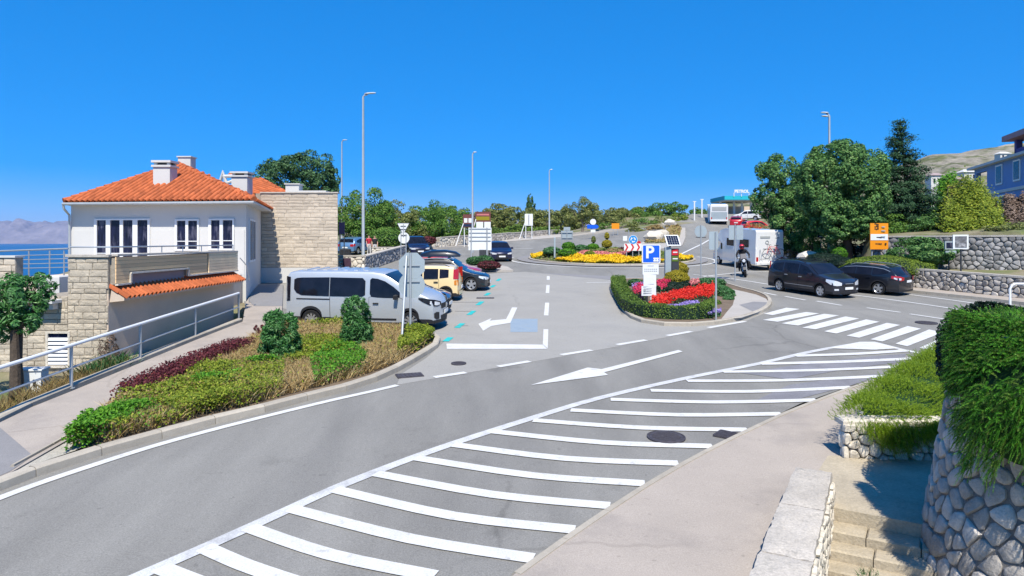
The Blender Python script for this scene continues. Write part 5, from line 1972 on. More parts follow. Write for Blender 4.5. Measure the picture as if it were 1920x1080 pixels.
bicycle(Mb, "red bicycle hung on the motorhome's rear rack", "car_bright_red")

# ---- people: skinned skeletons, one continuous surface each
def skin_body(name, joints, bones, root_key, mats_by_height, mw, label, cat="person", sub=2):
    """joints: key -> (pos, radius); bones: pairs. Returns a mesh object with the surface applied."""
    keys = list(joints)
    me = bpy.data.meshes.new(name)
    me.from_pydata([joints[k][0] for k in keys], [(keys.index(a), keys.index(b)) for a, b in bones], [])
    o = bpy.data.objects.new(name, me)
    COL.objects.link(o)
    md = o.modifiers.new("skin", 'SKIN')
    md.use_smooth_shade = True
    sv = me.skin_vertices[0].data if me.skin_vertices else None
    if sv is None:
        bpy.context.view_layer.objects.active = o
        bm = bmesh.new(); bm.from_mesh(me); bm.verts.layers.skin.verify(); bm.to_mesh(me); bm.free()
        sv = me.skin_vertices[0].data
    for i, k in enumerate(keys):
        r_ = joints[k][1]
        sv[i].radius = (r_, r_) if not isinstance(r_, tuple) else r_
        sv[i].use_root = (k == root_key)
    ss = o.modifiers.new("sub", 'SUBSURF')
    ss.levels = ss.render_levels = sub
    dg = bpy.context.evaluated_depsgraph_get()
    ev = o.evaluated_get(dg)
    me2 = bpy.data.meshes.new_from_object(ev)
    bpy.data.objects.remove(o)
    o = bpy.data.objects.new(name, me2)
    COL.objects.link(o)
    o.matrix_world = mw
    me2.materials.clear()
    names = []
    fn = mats_by_height
    idx = []
    for p in me2.polygons:
        mn = fn(p.center)
        if mn not in names:
            names.append(mn)
        idx.append(names.index(mn))
    for mn in names:
        me2.materials.append(MAT[mn])
    me2.polygons.foreach_set("material_index", idx)
    me2.polygons.foreach_set("use_smooth", [True] * len(idx))
    INV[o.name] = mw.inverted()
    return tag(o, label, cat)
mat("skin_tone", (0.55, 0.33, 0.24), 0.6, var=0.05, scale=8)
mat("cloth_red", (0.45, 0.03, 0.05), 0.9, var=0.1, scale=8)
mat("cloth_black", (0.02, 0.02, 0.025), 0.9, var=0.2, scale=8)
mat("cloth_white", (0.70, 0.68, 0.66), 0.9, var=0.06, scale=8)
mat("hair_dark", (0.05, 0.03, 0.02), 0.8, var=0.2, scale=20)

def hand(sg, wrist, d):
    """five short finger chains rooted in the palm"""
    J, B = {}, []
    w_ = Vector(wrist); d = Vector(d).normalized()
    side = d.cross(Vector((0, 0, 1)))
    side = side.normalized() if side.length > .1 else Vector((1, 0, 0))
    tag_ = "l" if sg > 0 else "r"
    J["palm" + tag_] = (tuple(w_ + d * .07), .032)
    B.append(("wrist" + tag_, "palm" + tag_))
    for i, (off, ln) in enumerate(((-.03, .07), (-.01, .085), (.01, .08), (.03, .065))):
        a = w_ + d * .12 + side * off
        J["f%d%s" % (i, tag_)] = (tuple(a), .011)
        J["g%d%s" % (i, tag_)] = (tuple(a + d * ln * .9 + Vector((0, 0, -.015))), .008)
        B += [("palm" + tag_, "f%d%s" % (i, tag_)), ("f%d%s" % (i, tag_), "g%d%s" % (i, tag_))]
    J["t" + tag_] = (tuple(w_ + d * .06 + side * .06 * -sg), .011)
    B.append(("palm" + tag_, "t" + tag_))
    return J, B
def standing_person(mw, label, top, bottom):
    J = dict(pelvis=((0, 0, .95), .13), waist=((0, 0, 1.08), .12), chest=((0, .0, 1.30), (.16, .12)), neck=((0, 0, 1.47), .055), head0=((0.01, 0, 1.56), .075), head1=((0.015, 0, 1.66), .085), head2=((0.01, 0, 1.73), .06))
    B = [("pelvis", "waist"), ("waist", "chest"), ("chest", "neck"), ("neck", "head0"), ("head0", "head1"), ("head1", "head2")]
    for sg, t in ((1, "l"), (-1, "r")):
        J["sh" + t] = ((0, sg * .17, 1.40), .065); J["el" + t] = ((.03, sg * .24, 1.12), .045); J["wrist" + t] = ((.12, sg * .22, .90), .032)
        J["hip" + t] = ((0, sg * .09, .88), .095); J["kn" + t] = ((.02 * sg, sg * .10, .48), .062); J["an" + t] = ((-.02 + .06 * sg, sg * .10, .09), .042); J["to" + t] = ((.12 + .06 * sg, sg * .11, .035), .032)
        B += [("chest", "sh" + t), ("sh" + t, "el" + t), ("el" + t, "wrist" + t), ("pelvis", "hip" + t), ("hip" + t, "kn" + t), ("kn" + t, "an" + t), ("an" + t, "to" + t)]
        hj, hb = hand(sg, J["wrist" + t][0], (.25, 0, -1))
        J.update(hj); B += hb
    def cm(c):
        if c.z > 1.66 or (c.z > 1.55 and c.x < -.01):
            return "hair_dark"
        if c.z > 1.44:
            return "skin_tone"
        if abs(c.y) > .185 and c.z < 1.2:
            return "skin_tone"
        if c.z < .07:
            return "cloth_black"
        return top if c.z > .96 else bottom
    o = skin_body("person", J, B, "pelvis", cm, mw, label)
    return o
pw = slope_matrix(XZ(703, 60), 60, -80)
standing_person(pw, "person in black top and pale shorts standing by the far stone wall", "cloth_black", "cloth_white")
pw = slope_matrix(XZ(692, 60.8), 60.8, -60)
standing_person(pw, "person in red top partly behind the lamp post", "cloth_red", "cloth_white")

# ---- motorcycle with rider, coming towards the camera
w = P(1396, 517.5)
MCM = slope_matrix(w.x, w.y, -105) @ Matrix.Rotation(R(6), 4, 'X') @ Matrix.Scale(1.08, 4)
mc = empty("motorcycle", mw=MCM, label="dark motorcycle ridden towards the junction in front of the motorhome", cat="motorcycle")
def moto_wheel(x, r_, wd):
    m = MB()
    My = Matrix.Translation(Vector((x, 0, r_))) @ Matrix.Rotation(R(90), 4, 'X')
    m.lathe([(r_ * .72, -wd * .4), (r_ * .92, -wd / 2), (r_, 0), (r_ * .92, wd / 2), (r_ * .72, wd * .4), (r_ * .72, -wd * .4)], n=22, M=My)
    w_ = m.build("wheel", "rubber", mc, world=False, smooth=True)
    m = MB()
    for k in range(6):
        t0 = math.pi * k / 3
        m.tube([(x, 0, r_), (x + r_ * .73 * math.cos(t0), 0, r_ + r_ * .73 * math.sin(t0))], .018, 5)
    m.build("spoke", "dark_metal", w_, world=False)
moto_wheel(.75, .32, .13); moto_wheel(-.7, .32, .17)
m = MB()
for sg in (1, -1):
    m.tube([(.75, sg * .1, .32), (.48, sg * .1, .95)], .03, 8)
m.tube([(.46, -.36, 1.06), (.42, -.15, 1.08), (.42, .15, 1.08), (.46, .36, 1.06)], .016, 8)
m.build("fork", "steel", mc, world=False, smooth=True)
m = MB()
m.box((.02, 0, .48), (.5, .34, .38), ch=.08); m.box((-.2, 0, .7), (.7, .2, .1), ch=.03)
m.build("engine", "dark_metal", mc, world=False)
m = MB()
m.tube([(.36, 0, .82), (.2, 0, .9), (-.05, 0, .86), (-.2, 0, .78)], [.08, .16, .15, .08], 12)
m.build("fuel_tank", "car_black", mc, world=False, smooth=True)
m = MB(); m.tube([(-.2, 0, .8), (-.5, 0, .83), (-.85, 0, .92)], [.12, .13, .07], 10); m.build("saddle", "plastic_black", mc, world=False, smooth=True)
m = MB(); m.box((.62, 0, .92), (.14, .26, .22), ch=.05); m.add([(.66, -.16, 1.0), (.66, .16, 1.0), (.5, .14, 1.28), (.5, -.14, 1.28)], [(0, 1, 2, 3)]); m.build("fairing", "car_charcoal", mc, world=False)
m = MB(); m.lathe([(0, .012), (.07, .01), (.085, 0), (.085, -.03)], n=14, M=Matrix.Translation(Vector((.7, 0, .9))) @ Matrix.Rotation(R(90), 4, 'Y')); m.build("headlight", "lamp_glass", mc, world=False)
m = MB()
for k in range(5):
    t0, t1 = R(20 + k * 28), R(48 + k * 28)
    m.add([(.75 + .36 * math.cos(a), y, .32 + .36 * math.sin(a)) for a in (t0, t1) for y in (-.09, .09)], [(0, 1, 3, 2)])
m.build("mudguard", "car_black", mc, world=False)
m = MB()
for sg in (1, -1):
    m.box((-.5, sg * .3, .62), (.42, .2, .34), ch=.05)
m.build("pannier", "plastic_black", mc, world=False)
J = dict(pelvis=((-.32, 0, .93), .14), waist=((-.27, 0, 1.08), .13), chest=((-.12, 0, 1.33), (.17, .14)), neck=((-.03, 0, 1.48), .06), head0=((0, 0, 1.56), .07))
B = [("pelvis", "waist"), ("waist", "chest"), ("chest", "neck"), ("neck", "head0")]
for sg, t in ((1, "l"), (-1, "r")):
    J["sh" + t] = ((-.08, sg * .19, 1.42), .075); J["el" + t] = ((.14, sg * .34, 1.20), .055); J["wrist" + t] = ((.36, sg * .31, 1.10), .04)
    J["hip" + t] = ((-.28, sg * .11, .88), .10); J["kn" + t] = ((.16, sg * .24, .78), .07); J["an" + t] = ((-.05, sg * .24, .38), .05); J["to" + t] = ((.12, sg * .25, .32), .038)
    B += [("chest", "sh" + t), ("sh" + t, "el" + t), ("el" + t, "wrist" + t), ("pelvis", "hip" + t), ("hip" + t, "kn" + t), ("kn" + t, "an" + t), ("an" + t, "to" + t)]
    hj, hb = hand(sg, J["wrist" + t][0], (.6, 0, -.25))
    J.update(hj); B += hb
rider = skin_body("person", J, B, "pelvis", lambda c: "cloth_black" if c.z < 1.5 else "skin_tone", MCM, "person in black riding gear and red helmet on the motorcycle")
m = MB()
prof = [(0.001, .175)] + [(.145 * math.cos(a), .02 + .16 * math.sin(a)) for a in np.linspace(R(75), R(-55), 9)]
m.lathe(prof[::-1], c=(.01, 0, 1.62), n=18)
hm = m.build("helmet", "car_red", rider, world=False, smooth=True)
m = MB(); m.add([(.155 * math.cos(a), .155 * math.sin(a), 1.62 + z) for a in np.linspace(-1, 1, 7) for z in (-.02, .07)], [(i * 2, i * 2 + 2, i * 2 + 3, i * 2 + 1) for i in range(6)]); m.build("visor", "glass_dark", hm, world=False)

# ---- far traffic
def far_truck():
    x, y = XZ(1347, 101), 101.0
    M = slope_matrix(x, y, 78)
    M.translation.z = base_z(x, y) + .03
    t = empty("white_coach", mw=M, label="white coach seen from behind at the top of the far road", cat="bus")
    m = MB(); m.box((2.5, 0, 1.62), (7, 2.45, 2.5), ch=.15); m.build("body", "body_white", t, world=False)
    m = MB(); m.box((-1.02, 0, 2.2), (.03, 2.0, .55)); m.build("rear_window", "grey_print", t, world=False)
    m = MB(); m.box((-1.03, 0, 1.2), (.03, 2.2, 1.1)); m.build("rear_panel", "sign_back", t, world=False)
    m = MB(); m.box((-1.06, 0, .55), (.14, 2.4, .25)); m.build("bumper", "white_metal", t, world=False)
    m = MB(); m.box((-1.03, 0, .42), (.05, 2.2, .12)); m.build("skirt", "plastic_black", t, world=False)
    for sg in (1, -1):
        m = MB(); m.box((-1.04, sg * 1.05, .85), (.04, .14, .3)); m.build("tail_light", "lamp_red", t, world=False)
        add_wheel(t, (0.6, sg * 1.05, .45), .45, .28, 8); add_wheel(t, (4.8, sg * 1.05, .45), .45, .28, 8)
far_truck()
def far_car(px, D, hd, pm, label, lift=0.0):
    s_ = hatch(4.2, 1.78, 1.5, .31)
    x = XZ(px, D)
    c = Car("parked_car", label, "car", s_, x, D, hd, pm)
    c.root.matrix_world = Matrix.Translation(Vector((0, 0, G(x, D) + lift - c.root.matrix_world.translation.z))) @ c.root.matrix_world
    dress_hatch(c)
far_car(1419, 92, 8, "car_bright_red", "bright red car standing below the petrol station canopy", .0)
far_car(1381, 98, 70, "car_red", "small dark red car on the far road beside the white coach", .0)
far_car(1402, 104, 150, "body_white", "white car on the petrol station forecourt behind the red car", .2)
# ================================================================ lamp posts
def lamp_post(px, py_top, D, zbase, arm, label, r0=0.09, double=False):
    x = XZ(px, D)
    zt = ZZ(py_top, D)
    root = empty("street_lamp", (x, D, zbase), label, "street lamp")
    m = MB()
    m.tube([(x, D, zbase - .2), (x, D, zbase + .9), (x, D, zbase + .95), (x, D, zt - .12), (x + arm * .12, D, zt - .02), (x + arm * .35, D, zt + .03)], [r0 * 1.25, r0 * 1.2, r0, r0 * .62, r0 * .5, r0 * .45], 12)
    m.build("pole", "galvanised", root, smooth=True)
    for k in range(2 if double else 1):
        m = MB()
        sx = arm * (1 if k == 0 else .9)
        dz = -.22 * k
        z = zt + .04 + dz
        a = 1 if arm > 0 else -1
        vs_ = []
        for t, w, h in ((0.1, .06, .05), (.3, .14, .07), (.75, .15, .06), (1.0, .06, .03)):
            for yy, zz in ((-w, 0), (w, 0), (w * .7, h), (-w * .7, h)):
                vs_.append((x + sx * t, D + yy, z + zz + abs(sx) * t * .10))
        fs = [(i * 4 + k_, i * 4 + (k_ + 1) % 4, (i + 1) * 4 + (k_ + 1) % 4, (i + 1) * 4 + k_) for i in range(3) for k_ in range(4)] + [(3, 2, 1, 0), (12, 13, 14, 15)]
        m.add(vs_, fs)
        m.build("lamp_head", "galvanised", root)
    return root
lamp_post(681, 178, 46.5, 2.35, .85, "tall grey street lamp beside the stone wing and parked minibus", .11)
lamp_post(641, 264, 78, 3.5, .6, "grey street lamp standing behind the stone wing", .10)
lamp_post(886, 287, 64, 3.2, .4, "slim street lamp behind the white direction board", .10)
lamp_post(1030, 319, 96, 4.8, .5, "distant street lamp rising behind the roundabout", .11)
lamp_post(1555, 214, 45, 2.9, -.55, "street lamp with twin heads rising above the big evergreen tree", .10, double=True)

# ================================================================ traffic signs
def post(m, x, y, z0, z1, r=.035, lean=0.0):
    m.tube([(x, y, z0 - .1), (x + lean, y, z1)], r, 10)

def plate_shape(m, pts2, x, y, z, th=0.02, yaw=0.0):
    """flat sign plate, pts2 in (u, v) metres, facing -Y turned by yaw"""
    c, s_ = math.cos(yaw), math.sin(yaw)
    n_ = len(pts2)
    vs_ = []
    for d in (0, th):
        for u, v in pts2:
            vs_.append((x + u * c - d * -s_ * -1, y + u * s_ + d * c, z + v))
    m.add(vs_, [tuple(range(n_)), tuple(range(n_, 2 * n_))[::-1]] + [((i + 1) % n_, i, n_ + i, n_ + (i + 1) % n_) for i in range(n_)])
def ngon(n, r, rot=0):
    return [(r * math.cos(rot + 2 * math.pi * k / n), r * math.sin(rot + 2 * math.pi * k / n)) for k in range(n)]
def rect(w, h):
    return [(-w / 2, -h / 2), (w / 2, -h / 2), (w / 2, h / 2), (-w / 2, h / 2)]
def rrect(w, h, r=.04):
    o = []
    for cx, cy, a0 in ((w / 2 - r, h / 2 - r, 0), (-w / 2 + r, h / 2 - r, 90), (-w / 2 + r, -h / 2 + r, 180), (w / 2 - r, -h / 2 + r, 270)):
        for k in range(4):
            a = R(a0 + k * 30)
            o.append((cx + r * math.cos(a), cy + r * math.sin(a)))
    return o
def part(name, root, matname, fn, **kw):
    m = MB()
    fn(m)
    return m.build(name, matname, root, **kw)

# junction signs seen from behind, by the minibus
p0, p1 = P(752, 655), P(770, 640)
D = p1.y
root = empty("traffic_sign", p1, "pair of grey posts with octagonal and round sign backs by the minibus", "sign")
zt = ZZ(474, D)
part("post", root, "galvanised", lambda m: m.tube([p0 + Vector((0, 0, -.1)), W(762, 480, D - .05)], .034, 10), smooth=True)
part("post", root, "galvanised", lambda m: post(m, p1.x, D - .06, p1.z, zt, .034), smooth=True)
cx_ = XZ(772, D)
part("octagon_plate", root, "sign_back", lambda m: plate_shape(m, ngon(8, .43, R(22.5)), cx_, D, ZZ(498, D), .02))
part("round_plate", root, "sign_back", lambda m: plate_shape(m, ngon(26, .405), cx_, D + .002, ZZ(534.5, D), .02))
part("bracket", root, "galvanised", lambda m: [m.box((cx_, D - .02, ZZ(py, D)), (.5, .03, .03)) for py in (498, 528)])
# give-way sign (back) with an oval plate, beyond the parked cars
D = 52.0
x = XZ(756, D)
root = empty("traffic_sign", (x, D, .05 * D), "inverted triangle sign back above a pale round sign beyond the parked cars", "sign")
part("post", root, "galvanised", lambda m: (post(m, x - .16, D - .05, .05 * D, ZZ(432, D), .03), post(m, x + .22, D - .05, .05 * D, ZZ(438, D), .03), post(m, x + .02, D - .04, ZZ(440, D), ZZ(420, D), .03)), smooth=True)
part("triangle_plate", root, "board_white", lambda m: plate_shape(m, [(0, -.45), (.43, .36), (-.43, .36)], x, D, ZZ(428, D)))
part("triangle_border", root, "dark_metal", lambda m: plate_shape(m, [(0, -.53), (.5, .41), (-.5, .41)], x, D + .024, ZZ(428, D)))
part("round_plate", root, "board_white", lambda m: plate_shape(m, ngon(24, .42), x + .05, D + .01, ZZ(446, D)))
part("bracket", root, "dark_metal", lambda m: [m.box((x, D - .02, ZZ(py, D)), (.4, .03, .04)) for py in (424, 430)] + [m.box((x + .04, D - .02, ZZ(441, D)), (.46, .03, .04))])
# large white direction board seen from behind
D = 49.5
x = XZ(900, D)
root = empty("direction_board", (x, D, 2.5), "large white direction board seen from behind at the end of the parking row", "sign")
wB, hB = (922 - 879) * D / F, (469 - 427) * D / F
part("board", root, "board_white", lambda m: m.box((x, D, ZZ(448, D)), (wB, .04, hB)))
part("batten", root, "galvanised", lambda m: [m.box((x, D - .04, ZZ(py, D)), (wB * .94, .04, .05)) for py in (429, 436.5, 444, 451.5)])
for dx in (-.62, .5):
    part("post", root, "galvanised", lambda m: post(m, x + dx, D - .09, 2.4, ZZ(427, D), .045), smooth=True)
part("cabinet", root, "dark_metal", lambda m: m.box((x + .22, D + .1, ZZ(475, D)), (.55, .35, .5)))
# advertising boards on frames behind it
D = 72.0
def hoarding(px0, px1, py0, py1, D, name, label, face, legs=True, bits=()):
    x = XZ((px0 + px1) / 2, D)
    w_, h_ = (px1 - px0) * D / F, (py1 - py0) * D / F
    zc = ZZ((py0 + py1) / 2, D)
    root = empty(name, (x, D, G(x, D)), label, "sign")
    part("board", root, face, lambda m: m.box((x, D, zc), (w_, .08, h_)))
    if legs:
        for sx in (-.38, .38):
            part("leg", root, "white_metal", lambda m: m.tube([(x + sx * w_, D + .06, zc), (x + sx * w_, D + .06, G(x, D) - .1)], .05, 6))
        part("brace", root, "white_metal", lambda m: m.tube([(x - .45 * w_, D - .05, zc - h_ * .2), (x - .45 * w_ - .8, D - .6, G(x, D))], .05, 6))
    for i, (u0, u1, v0, v1, mt) in enumerate(bits):
        part("printed_panel", root, mt, lambda m: m.box((x + (u0 + u1 - 1) / 2 * w_, D - .045, zc + (v0 + v1 - 1) / 2 * h_), ((u1 - u0) * w_, .02, (v1 - v0) * h_)))
    return root
hoarding(868, 889, 402, 426, 73, "advertising_board", "brown advertising board with two pale squares on a white frame", "sign_brown", True, ((.1, .4, .35, .7, "board_white"), (.5, .85, .35, .7, "board_white"), (.05, .95, .05, .25, "car_navy")))
hoarding(891, 920, 397, 417, 74, "advertising_board", "dark brown advertising board with a golden picture panel", "sign_brown", True, ((.06, .92, .2, .55, "leaf_golden"), (.1, .9, .65, .8, "petal_pink")))
hoarding(893, 906, 416, 431, 70, "notice_board", "small white notice board left of its twin above the direction board", "board_white", False)
hoarding(908, 920, 416, 431, 70, "notice_board", "small white notice board right of its twin above the direction board", "board_white", False)
hoarding(984, 999, 401, 423, 88, "notice_board", "white notice board on slanted legs above the far low wall", "board_white", True, ((.2, .8, .1, .9, "white_metal"), (.46, .54, .05, .95, "grey_print")))
hoarding(836, 844, 414, 440, 76, "notice_board", "narrow grey board on tilted legs in front of the far trees", "sign_back", True)
# direction sign back and a stray post on the roundabout
D = 58.5
x = XZ(1063, D)
root = empty("direction_sign", (x, D, 3.3), "grey direction sign back on three posts behind the roundabout flowers", "sign")
part("plate", root, "sign_back", lambda m: (plate_shape(m, rect(1.0, .75), x, D, ZZ(441, D)), plate_shape(m, rect(.55, .3), x, D, ZZ(429, D))))
for dx in (-.45, 0, .45):
    part("post", root, "galvanised", lambda m: post(m, x + dx, D - .05, 2.9, ZZ(430 if dx == 0 else 436, D), .03))
part("bar", root, "galvanised", lambda m: [m.box((x, D - .06, ZZ(py, D)), (1.1, .03, .05)) for py in (436, 446)])
D = 52.5
part("marker_post", None, "sign_back", lambda m: m.box((XZ(1040, D), D, ZZ(464, D)), (.12, .12, 1.55), ch=.02), label="plain grey marker post at the left end of the roundabout island", cat="post")
# chevron board with the blue roundabout sign
D = 50.6
x = XZ(1186.5, D)
root = empty("chevron_sign", (x, D, 2.7), "red and white chevron board with blue roundabout disc on the central island", "sign")
wC, hC = 33 * D / F, 13.5 * D / F
zc = ZZ(463.5, D)
part("board", root, "board_white", lambda m: m.box((x, D, zc), (wC, .04, hC)))
for k in range(3):
    u0 = -wC / 2 + .05 + k * wC / 3
    a = .13
    pts = [(u0, hC / 2 - .02), (u0 + a, hC / 2 - .02), (u0 + a + .14, 0), (u0 + a, -hC / 2 + .02), (u0, -hC / 2 + .02), (u0 + .14, 0)]
    part("chevron", root, "sign_red", lambda m: plate_shape(m, pts[::-1], x, D - .03, zc, .008))
for dx in (-.45, 0, .45):
    part("post", root, "galvanised", lambda m: post(m, x + dx, D + .05, 2.6, zc, .03))
zd = ZZ(449.5, D)
xd = XZ(1187, D)
part("disc", root, "sign_cyan", lambda m: plate_shape(m, ngon(26, .31), xd, D - .03, zd, .02))
part("disc_rim", root, "board_white", lambda m: plate_shape(m, ngon(26, .335), xd, D - .028, zd, .016))
for k in range(3):
    a0 = R(90 + 120 * k)
    arc = [(.19 * math.cos(a0 - t), .19 * math.sin(a0 - t)) for t in np.linspace(.2, 1.3, 6)]
    arc2 = [(.12 * math.cos(a0 - t), .12 * math.sin(a0 - t)) for t in np.linspace(1.3, .2, 6)]
    tip = [(.25 * math.cos(a0 - 1.3), .25 * math.sin(a0 - 1.3)), (.155 * math.cos(a0 - 1.75), .155 * math.sin(a0 - 1.75)), (.06 * math.cos(a0 - 1.3), .06 * math.sin(a0 - 1.3))]
    part("arrow", root, "board_white", lambda m: plate_shape(m, (arc + tip + arc2)[::-1], xd, D - .04, zd, .006))
part("post", root, "galvanised", lambda m: post(m, XZ(1179, D), D + .03, zc, ZZ(431, D), .03))
part("small_plate", root, "sign_red", lambda m: plate_shape(m, ngon(8, .14), XZ(1198, D), D - .02, ZZ(455, D), .02))
part("side_plate", root, "board_white", lambda m: plate_shape(m, rect(.3, .34), XZ(1172, D), D, ZZ(447, D), .02))
# blue and orange signs behind the roundabout
D = 88
x = XZ(1112, D)
root = empty("traffic_sign", (x, D, 4.4), "blue sign with white round plate behind the roundabout", "sign")
part("post", root, "galvanised", lambda m: post(m, x, D + .05, base_z(x, D), ZZ(414, D), .05))
part("round_plate", root, "board_white", lambda m: plate_shape(m, ngon(20, .38), x, D, ZZ(416, D)))
part("blue_plate", root, "sign_blue", lambda m: plate_shape(m, [(-.75, -.25), (.5, -.25), (.75, 0), (.5, .25), (-.75, .25)], x, D, ZZ(425, D)))
part("white_plate", root, "board_white", lambda m: plate_shape(m, rect(.6, .35), x, D, ZZ(433, D)))
D = 92
x = XZ(1154, D)
root = empty("direction_sign", (x, D, 4.6), "small orange direction sign on two posts behind the roundabout", "sign")
part("plate", root, "sign_orange", lambda m: plate_shape(m, rect(1.0, .75), x, D, ZZ(424, D)))
for dx in (-.3, .3):
    part("post", root, "galvanised", lambda m: post(m, x + dx, D + .05, base_z(x, D), ZZ(424, D), .04))

# parking sign column on the island
b = P(1219, 577, .11)
D = b.y
x = XZ(1221, D)
root = empty("parking_sign", b, "blue parking sign above three white notice plates on the flower island", "sign")
part("post", root, "white_metal", lambda m: post(m, XZ(1221, D), D + .05, b.z, ZZ(465, D), .035), smooth=True)
part("post", root, "dark_metal", lambda m: post(m, XZ(1213.5, D), D + .05, b.z, ZZ(540, D), .045), smooth=True)
part("plate", root, "board_white", lambda m: plate_shape(m, rrect(35 * D / F, 35 * D / F, .05), x, D, ZZ(476, D), .025, R(2)))
part("blue_field", root, "sign_blue", lambda m: plate_shape(m, rrect(31 * D / F, 31.5 * D / F, .03), x, D - .006, ZZ(476, D), .006, R(2)))
def text(name, root, s_, x, y, z, size, matname, yaw=0, ext=.003, bold=0.0, wx=1.0):
    cu = bpy.data.curves.new(name, 'FONT')
    cu.body = s_
    cu.size = size
    cu.extrude = ext
    cu.offset = bold
    cu.align_x = 'CENTER'
    cu.align_y = 'CENTER'
    cu.materials.append(MAT[matname])
    tmp = bpy.data.objects.new(name, cu)
    COL.objects.link(tmp)
    dg = bpy.context.evaluated_depsgraph_get()
    me = bpy.data.meshes.new_from_object(tmp.evaluated_get(dg))
    bpy.data.objects.remove(tmp)
    o = bpy.data.objects.new(name, me)
    if not me.materials:
        me.materials.append(MAT[matname])
    COL.objects.link(o)
    o.matrix_world = Matrix.Translation(Vector((x, y, z))) @ Matrix.Rotation(yaw, 4, 'Z') @ Matrix.Rotation(R(90), 4, 'X') @ Matrix.Diagonal((wx, 1, 1, 1))
    attach(o, root)
    return o
text("letter", root, "P", XZ(1218, D), D - .014, ZZ(474, D), .68, "board_white", R(2), bold=.018)
part("parked_car_symbol", root, "board_white", lambda m: (plate_shape(m, rect(.22, .05), XZ(1230, D), D - .012, ZZ(489, D), .004), plate_shape(m, rect(.22, .05), XZ(1230, D), D - .012, ZZ(484.5, D), .004), plate_shape(m, rect(.07, .16), XZ(1227.5, D), D - .013, ZZ(486.8, D), .004), plate_shape(m, rect(.07, .16), XZ(1232.5, D), D - .013, ZZ(486.8, D), .004)))
for px, py, w_, h_, yaw, kind in ((1220, 505, 30, 19, 0, 0), (1218.5, 526, 24, 23, R(3), 1), (1216.5, 545.5, 27, 18.5, R(-4), 2)):
    xx, zz = XZ(px, D), ZZ(py, D)
    pl_ = part("notice_plate", root, "board_white", lambda m: plate_shape(m, rect(w_ * D / F, h_ * D / F), xx, D, zz, .02, yaw))
    ww, hh = w_ * D / F, h_ * D / F
    m = MB()
    if kind == 0:
        m.box((xx, D - .004, zz + hh * .34), (ww * .38, .004, .025))
        for r_ in range(2):
            for i in range(7):
                m.box((xx + (i - 3) * ww * .12, D - .004, zz + hh * (.02 - r_ * .2)), (ww * .085, .004, .035))
    elif kind == 1:
        m.box((xx, D - .006, zz), (ww * .62, .004, hh * .6))
    else:
        for r_ in range(3):
            m.box((xx + ww * (.08 if r_ < 2 else 0), D - .006, zz + hh * (.22 - r_ * .22)), (ww * (.5 if r_ < 2 else .75), .004, .035))
        m.box((xx - ww * .28, D - .006, zz + hh * .1), (ww * .16, .004, .12))
    m.build("print", "grey_print" if kind != 1 else "board_white", pl_)
# parking meter with solar panel
b = P(1252, 540, .1)
D = b.y + 1.2
root = empty("parking_meter", (XZ(1254, D), D, .05 * D + .1), "grey parking meter pillar with tilted solar panel on the flower island", "parking meter")
zt = ZZ(463, D)
part("pillar", root, "sign_back", lambda m: m.box((XZ(1252, D), D, (zt + .05 * D) / 2), (.30, .24, zt - .05 * D), ch=.03))
part("neck", root, "dark_metal", lambda m: m.tube([(XZ(1255, D), D, zt - .05), (XZ(1258, D), D, zt + .12)], .05, 8))
Mx = Matrix.Translation(Vector((XZ(1261, D), D, ZZ(451, D)))) @ Matrix.Rotation(R(8), 4, 'Z') @ Matrix.Rotation(R(52), 4, 'X')
part("panel_frame", root, "board_white", lambda m: m.box((0, 0, 0), (.74, .70, .05), M=Mx))
for i in range(5):
    for j in range(4):
        part("solar_cell", root, "solar_cell", lambda m: m.box((-.252 + i * .126, -.225 + j * .15, .028), (.116, .14, .01), M=Mx))
part("side_box", root, "dark_metal", lambda m: m.box((XZ(1266, D), D + .06, (ZZ(466, D) + .05 * D) / 2), (.36, .2, ZZ(466, D) - .05 * D)))
part("red_panel", root, "sign_red", lambda m: m.box((XZ(1265, D), D - .05, ZZ(473, D)), (.33, .02, .30)))
part("red_print", root, "board_white", lambda m: m.box((XZ(1265.5, D), D - .064, ZZ(473, D)), (.22, .01, .06)))
part("green_panel", root, "leaf_hedge", lambda m: m.box((XZ(1265, D), D - .05, ZZ(485, D)), (.33, .02, .28)))
part("green_print", root, "board_white", lambda m: m.box((XZ(1265.5, D), D - .064, ZZ(485, D)), (.26, .01, .06)))
# sign backs on the island
def back_sign(name, px, py_base, py_top, plates, label, shape="rect", bar=None):
    b = P(px, py_base, .1)
    D = b.y
    root = empty(name, b, label, "sign")
    part("post", root, "galvanised", lambda m: post(m, b.x, D - .03, b.z, ZZ(py_top, D), .034), smooth=True)
    for (cx, cy, w_, h_, kind) in plates:
        if kind == "round":
            part("round_plate", root, "sign_back", lambda m: plate_shape(m, ngon(26, w_ / 2 * D / F), XZ(cx, D), D, ZZ(cy, D)))
        else:
            part("plate", root, "sign_back", lambda m: plate_shape(m, rrect(w_ * D / F, h_ * D / F, .04), XZ(cx, D), D, ZZ(cy, D)))
    if bar:
        part("bracket", root, "dark_metal", lambda m: m.box((b.x, D - .03, ZZ(bar, D)), (.55, .03, .04)))
    return root
back_sign("traffic_sign", 1314, 527, 422, [(1314, 434, 23, 23, "round")], "grey post with a round sign back near the parking meter", bar=445)
back_sign("traffic_sign", 1342, 600, 435, [(1338, 451, 17, 34, "rect")], "nearest grey post with a rectangular sign back at the island corner")
back_sign("traffic_sign", 1378, 524, 421, [(1373, 436, 13, 27, "rect"), (1387, 436, 13, 27, "rect")], "grey post with two tall sign backs in front of the motorhome")
